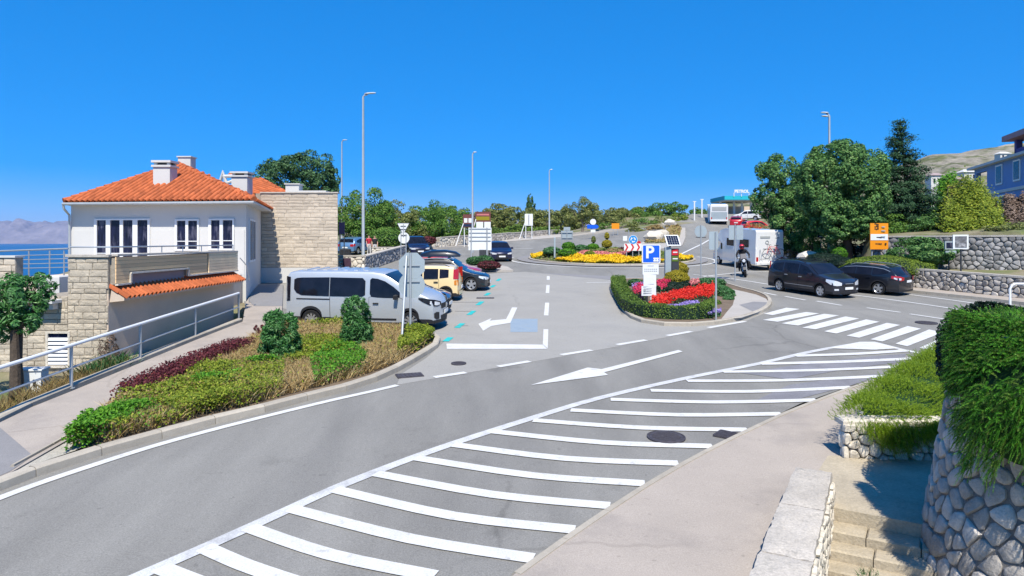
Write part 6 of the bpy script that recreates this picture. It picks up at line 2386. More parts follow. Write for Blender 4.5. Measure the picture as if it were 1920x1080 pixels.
# brown-orange tourist sign on the right bank
D = 38.5
x = XZ(1648, D)
root = empty("direction_sign", (x, D, G(x, D)), "large orange and white tourist direction sign among shrubs on the right bank", "sign")
wS, hS = 36 * D / F, 49 * D / F
zc = ZZ(443, D)
part("board", root, "sign_orange", lambda m: m.box((x, D, zc), (wS, .06, hS), rz=R(6)))
part("white_band", root, "board_white", lambda m: m.box((x, D - .036, zc - .05), (wS * .96, .012, .34), rz=R(6)))
part("print", root, "print_dark", lambda m: [m.box((x - wS * .3 + (k % 4) * .08, D - .05, zc + .42 + (k // 4) * .13 - (k % 3) * .02), (.06 + .02 * (k % 2), .012, .09), rz=R(6)) for k in range(12)] + [m.box((x - wS * .34, D - .055, zc - .04), (.1, .012, .1)), m.box((x - .02, D - .055, zc - .06), (.3, .012, .05))])
part("print", root, "grey_print", lambda m: [m.box((x + .2, D - .055, zc - .02), (.24, .012, .06)), m.box((x + .22, D - .052, zc + .52), (.18, .012, .06)), m.box((x + .22, D - .052, zc + .3), (.22, .012, .06))])
part("print", root, "print_dark", lambda m: [m.box((x - .24 + k * .085, D - .05, zc - .42), (.06, .012, .07)) for k in range(5)] + [m.box((x + .36, D - .03, zc - .42), (.09, .012, .1))])
for dx in (-.36, .36):
    part("post", root, "galvanised", lambda m: post(m, x + dx, D + .05, G(x, D) - .2, zc, .035))
D = 52
x = XZ(1520, D)
root = empty("direction_sign", (x, D, G(x, D)), "orange sign half hidden between the evergreen trees", "sign")
part("board", root, "sign_orange", lambda m: m.box((x, D, ZZ(395, D)), (1.15, .06, .75)))
part("print", root, "print_dark", lambda m: [m.box((x - .3 + k * .2, D - .04, ZZ(395, D) + .1 * (k % 2)), (.1, .012, .16)) for k in range(4)])
part("post", root, "galvanised", lambda m: post(m, x, D + .06, G(x, D), ZZ(395, D), .05))
D = 44
x = XZ(1540, D)
root = empty("street_name_sign", (x, D, G(x, D)), "small dark blue name sign under the evergreen trees", "sign")
part("plate", root, "car_navy", lambda m: m.box((x, D, ZZ(443.5, D)), (.42, .03, .16)))
part("print", root, "board_white", lambda m: m.box((x, D - .018, ZZ(443.5, D)), (.26, .01, .05)))
part("post", root, "dark_metal", lambda m: post(m, x, D + .03, G(x, D), ZZ(440, D), .025))
# framed picture board and notice case by the stone wall
D = 34.6
x = XZ(1801, D)
root = empty("picture_board", (x, D, G(x, D)), "white framed picture board on a dark post before the stone wall", "board")
wS = 27 * D / F
part("frame", root, "board_white", lambda m: m.box((x, D, ZZ(453.5, D)), (wS, .05, wS), rz=R(-8)))
part("picture", root, mat("picture", (0.13, 0.13, 0.14), 0.5, var=0.6, scale=4, col2=(0.36, 0.36, 0.38), c2scale=3), lambda m: m.box((x, D - .03, ZZ(453.5, D)), (wS * .76, .02, wS * .78), rz=R(-8)))
part("post", root, "dark_metal", lambda m: post(m, x + .05, D + .05, G(x, D) - .3, ZZ(455, D), .04))
D = 35.5
x = XZ(1780, D)
root = empty("notice_case", (x, D, G(x, D)), "small pale notice case left of the picture board", "board")
part("case", root, "sign_back", lambda m: m.box((x, D, ZZ(460, D)), (.48, .08, .42)))
part("pane", root, "window_glass", lambda m: m.box((x, D - .045, ZZ(460, D)), (.36, .02, .28)))
part("shelf", root, "sign_back", lambda m: m.box((x + .06, D, ZZ(473, D)), (.55, .08, .16)))
part("post", root, "dark_metal", lambda m: post(m, x, D + .05, G(x, D) - .2, ZZ(462, D), .03))
# white handrail by the road on the right
D = 28.0
m = MB()
x0, x1 = XZ(1894, D), XZ(1990, D)
zg = .05 * D + .12
m.tube([(x0, D, zg), (x0, D, zg + .72), (x0 + .08, D, zg + .86), (x0 + .2, D, zg + .92), (x1, D, zg + .92)], .045, 10)
m.build("handrail", "white_metal", smooth=True, label="bent white tubular handrail above the clipped rosemary", cat="railing")
# petrol station canopy far up the road
D = 112.0
root = empty("petrol_station", (XZ(1400, D), D, 8), "distant petrol station with turquoise canopy and white lettering", "petrol station")
zc = ZZ(371.5, D)
part("canopy", root, "canopy_teal", lambda m: m.box((XZ(1388, D), D + 3, zc), (66 * D / F, 8, .62)))
part("soffit", root, "plaster_white", lambda m: m.box((XZ(1388, D), D + 3, zc - .4), (64 * D / F, 7.6, .16)))
for px in (1358, 1384, 1399, 1416):
    part("column", root, "white_metal", lambda m: m.box((XZ(px, D), D + 2, zc - 2.6), (.3, .3, 4.6)))
part("kiosk", root, "plaster_grey", lambda m: m.box((XZ(1405, D), D + 8, zc - 2.8), (5.5, 3, 3.6)))
text("lettering", root, "PETROL", XZ(1386, D), D - 1.2, ZZ(360, D), .66, "board_white", bold=.03, ext=.06)
part("letter_frame", root, "white_metal", lambda m: [m.box((XZ(1386, D) + dx, D - 1.1, ZZ(366, D)), (.08, .08, .6)) for dx in (-1.2, 0, 1.2)])
# flag and light poles beside the far road
for i, (px, py0, D, lb) in enumerate(((1302, 378, 105, "white pole left of the far road, leftmost of three"), (1316, 374, 108, "grey pole left of the far road, middle of three"), (1329, 384, 103, "white pole close to the coach, rightmost of three"))):
    x = XZ(px, D)
    part("roadside_pole", None, "white_metal", lambda m: (m.tube([(x, D, G(x, D) - .3), (x, D, ZZ(py0, D))], .11, 8), m.box((x, D, ZZ(py0, D)), (.5, .2, .1))), label=lb, cat="pole", group="poles beside the far road")
# ================================================================ trees and plants
def limb_tree(name, label, base, lobes, leafm, n, size, trunk=(0.16, 0.09), barkm="bark", aspect=.5, clump=.30, nclump=26, shell=.55, group=None, stems=1, cat="tree", jitter=.4):
    """tapered trunk with limbs reaching into the crown lobes; leaves in clumps through the lobes"""
    base = Vector(base)
    root = empty(name, base, label, cat, group)
    cen = Vector((sum(l[0] for l in lobes) / len(lobes), sum(l[1] for l in lobes) / len(lobes), sum(l[2] for l in lobes) / len(lobes)))
    low = min(l[2] - l[5] for l in lobes)
    m = MB()
    fork = Vector((base.x * .7 + cen.x * .3, base.y * .7 + cen.y * .3, max(base.z + .25, low * .75 + cen.z * .25)))
    rng = random.Random(name + label)
    for s_ in range(stems):
        o = Vector((rng.uniform(-.15, .15), rng.uniform(-.15, .15), 0)) * (s_ > 0)
        m.tube([base + o - Vector((0, 0, .3)), base + o + (fork - base) * .5 + Vector((rng.uniform(-.08, .08), 0, 0)), fork + o], [trunk[0] * 1.25, trunk[0], trunk[1] * 1.2], 9)
    for l in lobes:
        for k in range(2):
            c = Vector(l[:3]) + Vector((rng.uniform(-.5, .5) * l[3], rng.uniform(-.5, .5) * l[4], rng.uniform(-.2, .5) * l[5]))
            mid = (fork + c) / 2 + Vector((rng.uniform(-.15, .15) * l[3], 0, -.1 * l[5]))
            m.tube([fork, mid, c], [trunk[1] * .9, trunk[1] * .55, trunk[1] * .2], 6)
    m.build("trunk", barkm, root, smooth=True)
    C, N = blob(lobes, n, clump, nclump, shell)
    np_mesh("crown", leaves_array(C, N, size, aspect, jitter), 4, leafm, root)
    return root

def L(px, py, D, rx, rz, ry=None):
    """crown lobe centred at pixel px, py at distance D with pixel radii"""
    p = W(px, py, D)
    a, b = rx * D / F, rz * D / F
    return (p.x, p.y, p.z, a, ry if ry is not None else a * .9, b)

# right bank
x = XZ(1592, 42.5)
limb_tree("evergreen_tree", "large round evergreen tree above the orange tourist sign", (x, 42.5, G(x, 42.5)),
          [L(1585, 345, 42.5, 72, 72), L(1540, 355, 42.6, 48, 62), L(1618, 378, 42, 44, 58), L(1570, 300, 43, 46, 34), L(1560, 402, 42, 42, 36), L(1605, 420, 41.6, 40, 24), L(1572, 430, 41.8, 38, 22)], "leaf_holm", 62000, .17, (.26, .16), clump=.26, nclump=60, stems=2)
x = XZ(1462, 49)
limb_tree("evergreen_tree", "smaller dark evergreen tree beside the far road, left of the big one", (x, 49, G(x, 49)),
          [L(1465, 345, 49, 45, 50), L(1447, 372, 49, 36, 34), L(1490, 400, 48.5, 42, 46), L(1482, 430, 48, 34, 34)], "leaf_holm", 26000, .18, (.2, .12), clump=.28, nclump=46)
# conifer with tiered boughs
def conifer(px, py_top, py_low, D, half_px, label):
    x = XZ(px, D)
    zb, zt, zl = G(x, D), ZZ(py_top, D), ZZ(py_low, D)
    root = empty("conifer_tree", (x, D, zb), label, "tree")
    m = MB()
    m.tube([(x + .15, D, zb - .3), (x + .1, D, (zb + zt) / 2), (x - .3, D, zt)], [.2, .13, .02], 9)
    rng = random.Random(5)
    C, N = [], []
    tiers = 20
    for k in range(tiers):
        f = k / (tiers - 1)
        z = zl + (zt - .15 - zl) * f
        rad = half_px * D / F * (1 - f) ** .95 * rng.uniform(.65, 1.25) + .12
        nb = max(4, int(7 * (1 - f) + 3))
        for b_ in range(nb):
            a = 2 * math.pi * (b_ + rng.random()) / nb
            rr = rad * rng.uniform(.65, 1.1)
            tip = np.array([x - .3 * f + rr * math.cos(a), D + rr * math.sin(a), z + rr * rng.uniform(-.12, .18)])
            st_ = np.array([x - .3 * f, D, z])
            m.tube([st_, (st_ + tip) / 2 + np.array([0, 0, .05]), tip], [.035, .022, .008], 5, caps=False)
            cnt = int(45 + 190 * rr)
            t = RNG.uniform(.25, 1.05, (cnt, 1))
            pts = st_ + (tip - st_) * t + RNG.normal(0, 1, (cnt, 3)) * np.array([.20, .20, .10]) * (0.5 + .6 * (1 - abs(t - .7)))
            C.append(pts)
            N.append(np.tile(np.array([[math.cos(a) * .4, math.sin(a) * .4, .8]]), (cnt, 1)))
    m.build("trunk", "bark", root, smooth=True)
    np_mesh("crown", leaves_array(np.concatenate(C), np.concatenate(N), .17, .35, .5), 4, "leaf_conifer", root)
conifer(1696, 226, 432, 45, 82, "tall dark conifer with tiered boughs behind the stone wall")
for (px, py, D, rx, rz, lm, n, lab, nm) in (
        (1525, 445, 46, 30, 40, "leaf_green", 7000, "bright leafy shrub below the orange sign between the evergreens", "shrub"),
        (1525, 410, 50, 22, 22, "leaf_yellowgreen", 3500, "pale green shrub behind the twin evergreens' gap", "shrub"),
        (1700, 395, 47, 42, 34, "leaf_yellowgreen", 6000, "yellow-green shrub behind the conifer trunk", "shrub"),
        (1722, 476, 36.6, 55, 28, "leaf_holm", 15000, "dark spreading shrub behind the clipped green mound", "shrub"),
        (1735, 424, 43, 52, 20, "leaf_holm", 7000, "dark shrub on top of the high wall under the conifer", "shrub"),
        (1680, 430, 43, 36, 22, "leaf_green", 5000, "green shrub at the conifer foot beside the tourist sign", "shrub"),
        (1905, 432, 38, 50, 14, "leaf_olive", 4000, "dry olive shrub on the high wall at the right edge", "shrub"),
        (1560, 470, 43, 26, 22, "leaf_holm", 4000, "low dark shrub at the foot of the street lamp", "shrub"),
        (1620, 462, 44, 34, 26, "leaf_ivydark", 4000, "dark undergrowth shrub behind the tourist sign", "shrub"),
        (1420, 438, 56, 38, 20, "leaf_dry", 4000, "brownish dry shrub behind the motorhome", "shrub"),
        (1490, 462, 50, 24, 20, "leaf_dry", 2500, "dry shrub above the short stone wall", "shrub")):
    x = XZ(px, D)
    limb_tree(nm, lab, (x, D, G(x, D)), [L(px, py, D, rx, rz), L(px - rx * .4, py + rz * .3, D, rx * .6, rz * .7), L(px + rx * .4, py + rz * .2, D - .2, rx * .6, rz * .75)], lm, n, .13, (.06, .04), cat="shrub", clump=.3, nclump=24)
# ivy-covered bank and bare creeper
def leafy_sheet(name, label, quad, leafm, n, size, thick, cat="hedge", lumps=9, group=None):
    """uneven leafy mass hung over a sloping quad (four world points, counter-clockwise from bottom left)"""
    q = [np.array(p) for p in quad]
    root = empty(name, quad[0], label, cat, group)
    u, v = RNG.random((n, 1)), RNG.random((n, 1))
    ph = RNG.uniform(0, 6.28, 6)
    lump = (np.sin(u * lumps + ph[0]) * np.sin(v * lumps * .8 + ph[1]) + np.sin(u * lumps * 2.3 + ph[2]) * np.sin(v * lumps * 1.9 + ph[3])) * .5
    b = q[0] * (1 - u) * (1 - v) + q[1] * u * (1 - v) + q[2] * u * v + q[3] * (1 - u) * v
    nr = np.cross(q[1] - q[0], q[3] - q[0])
    nr = nr / np.linalg.norm(nr)
    if nr[1] > 0:
        nr = -nr
    d = RNG.random((n, 1)) ** .6
    C = b + nr * (thick * d * (.5 + .6 * lump) + RNG.normal(0, .05, (n, 1))) + RNG.normal(0, thick * .16, (n, 3))
    C[:, 2] += .45 * thick * np.sin(u[:, 0] * 7 + ph[4]) * v[:, 0] + .25 * thick * np.sin(u[:, 0] * 17 + ph[5]) * v[:, 0]
    N = np.tile(nr + np.array([0, 0, .5]), (n, 1))
    core = MB()
    core.add([tuple(p) for p in q] + [tuple(p - nr * .4 - np.array([0, 0, .1])) for p in q], [(0, 1, 2, 3), (4, 7, 6, 5), (0, 4, 5, 1), (2, 6, 7, 3), (1, 5, 6, 2), (0, 3, 7, 4)])
    core.build("stems", "bark", root)
    np_mesh("foliage", leaves_array(C, N, size, .6, .5), 4, leafm, root)
    return root
leafy_sheet("ivy_hedge", "sunlit yellow-green ivy tumbling over the bank below the blue house", [W(1765, 446, 40), W(1880, 446, 39.2), W(1868, 372, 45), W(1778, 345, 45)], "leaf_yellowgreen", 17000, .15, 1.0)
leafy_sheet("creeper", "bare brown creeper on the wall below the blue house", [W(1884, 446, 39.5), W(1950, 446, 39), W(1950, 370, 43), W(1884, 372, 44)], "twig_brown", 9000, .16, .5)
leafy_sheet("ivy_hedge", "bright green ivy strip left of the yellow-green ivy", [W(1742, 440, 44), W(1790, 440, 43), W(1800, 335, 46), W(1762, 335, 46)], "leaf_bright", 6000, .14, .7)
# clipped mound and small topiary on the right bank
def mound(name, label, lobes, leafm, n, size, cat="hedge", flat=True, core="leaf_core", group=None, aspect=.6):
    """clipped plant: dense small leaves over solid rounded lobes"""
    root = empty(name, (lobes[0][0], lobes[0][1], lobes[0][2] - lobes[0][5]), label, cat, group)
    m = MB()
    C, N = [], []
    tot = sum(l[3] * l[4] + l[3] * l[5] + l[4] * l[5] for l in lobes)
    for l in lobes:
        cx, cy, cz, rx, ry, rz = l
        prof = [(math.cos(a), math.sin(a)) for a in np.linspace(-math.pi / 2, math.pi / 2, 9)]
        mm = Matrix.Translation(Vector((cx, cy, cz))) @ Matrix.Diagonal((rx * .93, ry * .93, rz * .93, 1))
        m.lathe([(max(1e-3, a), b) for a, b in prof], n=16, M=mm)
        k = int(n * (rx * ry + rx * rz + ry * rz) / tot)
        d = _unit(RNG.normal(0, 1, (k, 3)))
        d[:, 2] = np.where(d[:, 2] < -.5, -d[:, 2], d[:, 2])
        bump = 1 + .035 * np.sin(d[:, :1] * 9 + cx) * np.sin(d[:, 1:2] * 8) + .03 * np.sin(d[:, 2:3] * 13)
        C.append(np.array([cx, cy, cz]) + d * np.array([rx, ry, rz]) * bump * RNG.uniform(.93, 1.03, (k, 1)))
        N.append(d / np.array([rx, ry, rz]))
    m.build("stems", "leaf_ivydark", root, smooth=True)
    np_mesh("foliage", leaves_array(np.concatenate(C), _unit(np.concatenate(N)), size, aspect, .55), 4, leafm, root)
    return root
mound("clipped_mound", "wide clipped green mound behind the black estate car", [L(1655, 505, 36.0, 74, 26, 1.5), L(1705, 508, 35.8, 44, 22, 1.3), L(1612, 512, 36.5, 34, 20, 1.0)], "leaf_moss", 20000, .06)
mound("topiary", "small bright green topiary ball at the foot of the evergreen", [L(1574, 477, 41, 14, 13)], "leaf_bright", 2500, .06, cat="topiary")
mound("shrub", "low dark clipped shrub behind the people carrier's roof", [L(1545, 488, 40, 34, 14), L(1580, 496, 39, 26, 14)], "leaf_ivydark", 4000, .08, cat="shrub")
# far belt of trees
far = [
    ("pine_tree", "dark pine rising above the house roof and stone wing, main crown", 560, 60, 3.0, [L(545, 330, 60, 50, 36), L(585, 328, 60, 40, 36), L(515, 335, 60, 32, 36), L(562, 310, 60, 40, 20), L(600, 350, 60, 30, 24)], "leaf_pine", 16000, .22),
    ("pine_tree", "small dark pine crown right of the main pine by the lamp", 622, 62, 3.1, [L(622, 337, 62, 15, 27)], "leaf_pine", 2600, .22),
    ("broadleaf_tree", "sunlit green tree behind the tall street lamp", 690, 69, 3.4, [L(690, 400, 69, 44, 44), L(665, 405, 69, 34, 40), L(715, 420, 68.5, 34, 34), L(690, 440, 68, 44, 30)], "leaf_green", 15000, .22),
    ("broadleaf_tree", "olive-green tree behind the give-way sign", 745, 74, 3.7, [L(745, 410, 74, 34, 30), L(725, 430, 73, 30, 28), L(765, 430, 73, 30, 28)], "leaf_olive", 9000, .22),
    ("broadleaf_tree", "dark green spreading tree left of the narrow grey board", 805, 76, 3.8, [L(795, 420, 76, 44, 32), L(825, 415, 76, 36, 32), L(770, 440, 75, 36, 24), L(838, 435, 75, 28, 22)], "leaf_green", 12000, .22),
    ("broadleaf_tree", "tree with rounded top above the far car and wall", 815, 90, 4.5, [L(815, 398, 90, 20, 18), L(845, 415, 90, 40, 26), L(870, 425, 90, 30, 20)], "leaf_green", 6500, .28),
    ("broadleaf_tree", "olive-brown tree right of the brown advertising boards", 945, 104, 5.2, [L(940, 405, 104, 26, 22), L(965, 412, 104, 28, 20), L(915, 415, 104, 24, 20)], "leaf_olive", 8000, .3),
    ("broadleaf_tree", "olive-brown tree behind the white notice board", 1000, 108, 5.4, [L(995, 412, 108, 28, 18), L(1030, 412, 108, 28, 18), L(1055, 410, 108, 18, 18)], "leaf_olive", 7000, .3),
    ("conifer_tree", "small pointed conifer rising from the far tree belt", 994, 114, 5.5, [L(994, 378, 114, 5, 13), L(995, 392, 114, 9, 12)], "leaf_pine", 1200, .3),
    ("broadleaf_tree", "pale olive tree with bare trunk behind the roundabout", 1092, 100, 5.0, [L(1092, 392, 100, 28, 20), L(1075, 402, 100, 22, 16), L(1112, 404, 100, 22, 16)], "leaf_olive", 6500, .26),
    ("broadleaf_tree", "yellowish tree behind the orange sign in the far belt", 1150, 110, 5.4, [L(1140, 410, 110, 30, 18), L(1165, 412, 110, 28, 18)], "leaf_olive", 5500, .3),
    ("broadleaf_tree", "green tree left of the far road's three poles", 1255, 112, 6.0, [L(1240, 400, 112, 26, 18), L(1270, 396, 112, 22, 14), L(1210, 406, 112, 28, 18)], "leaf_green", 7000, .3),
    ("broadleaf_tree", "low green tree at the end of the far belt by the poles", 1190, 114, 6.0, [L(1190, 408, 114, 26, 16)], "leaf_olive", 3000, .3),
    ("broadleaf_tree", "small tree beside the far white poles", 1310, 118, 8.0, [L(1310, 402, 118, 18, 12), L(1340, 405, 118, 18, 10)], "leaf_green", 2200, .3),
]
for i, (px, py, D, rx, rz, lm) in enumerate(((1175, 424, 101, 20, 11, "leaf_olive"), (1208, 422, 103, 22, 12, "leaf_green"), (1240, 418, 104, 20, 12, "leaf_olive"), (1272, 414, 106, 18, 12, "leaf_yellowgreen"), (1225, 430, 96, 18, 7, "leaf_dry"), (1192, 433, 95, 16, 6, "leaf_olive"), (1262, 426, 98, 14, 7, "leaf_dry"), (1130, 428, 104, 22, 10, "leaf_green"))):
    far.append(("shrub", ["olive bush right of the orange sign", "green bush left of the far road's scrub", "olive bush in the middle of the far scrub", "yellow-green bush nearest the far poles", "dry low bush above the pale boulders", "low olive bush left of the pale boulders", "dry low bush right of the pale boulders", "green bush left of the orange sign"][i], px, D, 0, [L(px, py, D, rx, rz), L(px + rx * .5, py + rz * .3, D, rx * .6, rz * .8)], lm, 1800, .26))
for nm, lab, px, D, zb, lobes, lm, n, sz in far:
    x = XZ(px, D)
    limb_tree(nm, lab, (x, D, G(x, D)), lobes, lm, n, sz, (.2, .12), "bark_grey" if lm == "leaf_olive" else "bark", clump=.3, nclump=34, group="trees in the far belt" if nm != "shrub" else "bushes of the far scrub", cat="tree" if nm != "shrub" else "shrub")
# wood behind the belt
C, N = [], []
for px in range(620, 1310, 26):
    D = 122 + RNG.uniform(-3, 6)
    c_, n_ = blob([L(px + RNG.uniform(-8, 8), 420 + RNG.uniform(-8, 5), D, 26, 24)], 1500, .35, 18)
    C.append(c_); N.append(n_)
o = np_mesh("far_wood", leaves_array(np.concatenate(C), np.concatenate(N), .42, .6, .5), 4, "leaf_olive")
tag(o, "continuous belt of trees closing the view behind the roundabout", "wood", None, "stuff")
# hedges on the far low wall
leafy_sheet("low_hedge", "low clipped hedge along the top of the far low wall", [W(908, 447, 86), W(1045, 437, 100), W(1045, 425, 101), W(908, 432, 87)], "leaf_hedge", 6000, .26, .5)
leafy_sheet("low_hedge", "short hedge behind the far wall beside the advertising boards", [W(815, 452, 75), W(882, 450, 78), W(882, 436, 79), W(815, 440, 76)], "leaf_hedge", 3500, .22, .5)
mound("shrub", "green bush at the tail of the dark car behind the far wall", [L(725, 450, 66, 34, 24)], "leaf_green", 3500, .18, cat="shrub")
mound("shrub", "reddish-brown low shrub in front of the far trees", [L(803, 452, 68, 15, 9)], "leaf_red", 900, .16, cat="shrub")

# bed at the end of the parking row
mound("shrub", "green shrub at the end of the parking row under the direction board", [L(908, 489, 46, 18, 10), L(890, 490, 46.5, 16, 9)], "leaf_shrub", 2200, .1, cat="shrub")
mound("shrub", "dark red shrub at the tip of the end bed", [L(917, 498, 44.5, 22, 9)], "leaf_red", 1800, .09, cat="shrub")

# ---------------------------------------------------------------- roundabout planting
def flower_patch(name, label, pts, leafm, petalm, n, hgt, size=.09, cat="flower bed", greens=.35, kind="stuff", zfun=None):
    """low flowering carpet over a ground polygon given in world points"""
    pg = [(p[0], p[1]) for p in pts]
    xs, ys = [p[0] for p in pg], [p[1] for p in pg]
    out = []
    while sum(len(o_) for o_ in out) < n:
        k = n * 3
        q = np.stack([RNG.uniform(min(xs), max(xs), k), RNG.uniform(min(ys), max(ys), k)], 1)
        ins = np.zeros(k, bool)
        for i in range(len(pg)):
            (x0, y0), (x1, y1) = pg[i], pg[i - 1]
            cond = ((y0 > q[:, 1]) != (y1 > q[:, 1]))
            with np.errstate(divide='ignore', invalid='ignore'):
                xi = (x1 - x0) * (q[:, 1] - y0) / (y1 - y0 + 1e-12) + x0
            ins ^= cond & (q[:, 0] < xi)
        out.append(q[ins])
    q = np.concatenate(out)[:n]
    z = np.array([zfun(a, b) for a, b in q]) if zfun else .05 * q[:, 1] + .12
    lump = .75 + .25 * np.sin(q[:, 0] * 3.1) * np.sin(q[:, 1] * 2.7) + RNG.uniform(-.15, .15, n)
    gsel = RNG.random(n) < greens
    h = np.where(gsel, RNG.uniform(.0, .8, n), RNG.uniform(.7, 1.0, n)) * hgt * lump
    C = np.stack([q[:, 0], q[:, 1], z + h], 1)
    N = np.tile(np.array([[0, -.45, .8]]), (n, 1))
    o = np_mesh(name, leaves_array(C, N, size, .8, .6), 4, [petalm, leafm], matidx=gsel.astype(int))
    return tag(o, label, cat, None, kind)
def mound_z(x, y):
    r = math.hypot(x - RC.x, y - RC.y)
    return .05 * y + (.10 + .45 * sstep(6.5, 3.4, r)) + .2 * sstep(3.4, 0, r)
def sector(r0, r1, a0, a1, n=14):
    o = [(RC.x + r1 * math.cos(R(a)), RC.y + r1 * math.sin(R(a))) for a in np.linspace(a0, a1, n)]
    return o + [(RC.x + r0 * math.cos(R(a)), RC.y + r0 * math.sin(R(a))) for a in np.linspace(a1, a0, n)]
flower_patch("yellow_flowers", "band of yellow flowers along the front of the roundabout island", sector(4.6, 6.4, 222, 300), "leaf_yellowgreen", "petal_yellow", 9000, .38, .12, zfun=mound_z, greens=.2)
flower_patch("yellow_flowers", "small patch of yellow flowers at the roundabout's left end", sector(4.8, 6.4, 168, 195), "leaf_yellowgreen", "petal_yellow", 1800, .38, .12, zfun=mound_z, greens=.2)
flower_patch("yellow_flowers", "patch of yellow flowers at the roundabout's right end behind the parking meter", sector(4.8, 6.4, 318, 350), "leaf_yellowgreen", "petal_yellow", 1800, .38, .12, zfun=mound_z, greens=.2)
flower_patch("pink_flowers", "pink and salmon flowers behind the yellow band on the roundabout", sector(3.3, 4.6, 225, 300), "leaf_green", "petal_pink", 3500, .34, .11, zfun=mound_z, greens=.35)
flower_patch("grass", "green ground cover over the top of the roundabout", sector(0.1, 6.3, 0, 359, 40), "leaf_hedge", "leaf_olive", 7000, .25, .14, zfun=mound_z, greens=.6)
for px, py, D, rx, rz, lm, lab in ((1064, 475, 52, 17, 9, "leaf_bright", "bright green clipped cushion at the roundabout's front"), (1035, 472, 54, 17, 9, "leaf_shrub", "dark green cushion at the roundabout's left end"),
                                   (1066, 462, 55, 12, 8, "leaf_bright", "green cushion behind the bright front one on the roundabout"), (1090, 467, 55, 14, 8, "leaf_shrub", "blue-green cushion in the middle of the roundabout"),
                                   (1112, 464, 55.5, 11, 7, "leaf_bright", "low green cushion left of the golden topiary"), (1106, 477, 51.5, 10, 6, "leaf_yellowgreen", "small yellow-green cushion behind the yellow flower band"),
                                   (1150, 476, 54, 22, 10, "leaf_dry", "brownish shrub right of the golden topiary"), (1192, 480, 51.2, 17, 10, "leaf_ivydark", "dark shrub behind the chevron board posts"),
                                   (1168, 472, 55, 12, 8, "leaf_red", "dark red shrub left of the chevron board")):
    mound("cushion_shrub", lab, [L(px, py, D, rx, rz)], lm, 1300, .12, cat="shrub", group="clipped shrubs on the roundabout")
mound("topiary", "golden tiered topiary with a knob on top at the roundabout", [L(1138, 458, 54, 9.5, 8), L(1138, 443, 54, 4.5, 7)], "leaf_golden", 1800, .1, cat="topiary")
mound("topiary", "small dark topiary cone on the roundabout", [L(1113, 450, 56, 4, 7)], "leaf_olive", 600, .1, cat="topiary")
# pale scrub and rocks on the splitter island
flower_patch("ground_cover", "pale grey-green ground cover on the far splitter island", [(14.5, 76), (17, 74.5), (20, 83), (23, 94), (21.8, 95), (18, 86)], "leaf_olive", "leaf_dry", 3500, .45, .2, zfun=lambda a, b: base_z(a, b) + .15)
def boulder(px, py, D, r, label):
    x = XZ(px, D)
    m = MB()
    bm = bmesh.new()
    bmesh.ops.create_icosphere(bm, subdivisions=2, radius=1)
    rng = random.Random(px)
    for v in bm.verts:
        v.co *= 1 + rng.uniform(-.16, .16)
    m.add([(v.co.x * r * 1.3 + x, v.co.y * r + D, v.co.z * r * .75 + ZZ(py, D)) for v in bm.verts], [tuple(v.index for v in f.verts) for f in bm.faces])
    bm.free()
    m.build("boulder", "limestone", label=label, cat="rock")
boulder(1226, 444, 78, .9, "pale boulder on the splitter island, the larger one")
boulder(1240, 439, 82, .7, "pale boulder on the splitter island beside the larger one")
boulder(1256, 417, 96, .6, "pale rock near the slanted post at the far road")
boulder(1519, 482, 43, .55, "whitish rock at the foot of the stone wall behind the people carrier")

# ---------------------------------------------------------------- parking-sign island planting
def hedge_run(name, label, pts, w, h, leafm, n, size, zoff=.1, cat="hedge"):
    """box hedge along a ground path: real body with leaves over it"""
    root = empty(name, pts[0], label, cat)
    m = MB()
    C, N = [], []
    Ls = [(b - a).length for a, b in zip(pts, pts[1:])]
    tot = sum(Ls)
    left, right = [], []
    for i, p in enumerate(pts):
        t = (pts[min(i + 1, len(pts) - 1)] - pts[max(i - 1, 0)]).normalized()
        s_ = Vector((-t.y, t.x, 0)).normalized()
        left.append(p + s_ * w / 2); right.append(p - s_ * w / 2)
    k = len(pts)
    k4 = .92
    vs_ = [(p.x, p.y, p.z + zoff) for p in left] + [(p.x, p.y, p.z + zoff) for p in right] + [(p.x, p.y, p.z + zoff + h * k4) for p in left] + [(p.x, p.y, p.z + zoff + h * k4) for p in right]
    fs = []
    for i in range(k - 1):
        fs += [(2 * k + i, 2 * k + i + 1, 3 * k + i + 1, 3 * k + i), (i, i + 1, 2 * k + i + 1, 2 * k + i), (k + i, 3 * k + i, 3 * k + i + 1, k + i + 1)]
    fs += [(0, 2 * k, 3 * k, k), (k - 1, 2 * k - 1, 4 * k - 1, 3 * k - 1)]
    m.add(vs_, fs)
    m.build("stems", "leaf_ivydark", root)
    for (a, b), l_ in zip(zip(pts, pts[1:]), Ls):
        q = int(n * l_ / tot)
        t = (b - a).normalized(); s_ = np.array(Vector((-t.y, t.x, 0)).normalized())
        f = RNG.random((q, 1)); base = np.array(a) + f * (np.array(b) - np.array(a))
        sel = RNG.random(q)
        u = np.where(sel < .5, RNG.uniform(-.5, .5, q), np.where(sel < .75, -.5, .5))
        v = np.where(sel < .5, 1.0, RNG.random(q))
        wob = 1 + .05 * np.sin(base[:, 0] * 5) + .04 * np.sin(base[:, 1] * 7)
        C.append(base + s_ * (u * w * wob)[:, None] + np.stack([np.zeros(q), np.zeros(q), zoff + v * h * wob], 1) + RNG.normal(0, .025, (q, 3)))
        nn = np.where((sel < .5)[:, None], np.array([[0, 0, 1.0]]), np.sign(u)[:, None] * s_[None, :] + np.array([[0, 0, .3]]))
        N.append(nn)
    np_mesh("foliage", leaves_array(np.concatenate(C), np.concatenate(N), size, .6, .5), 4, leafm, root)
    return root
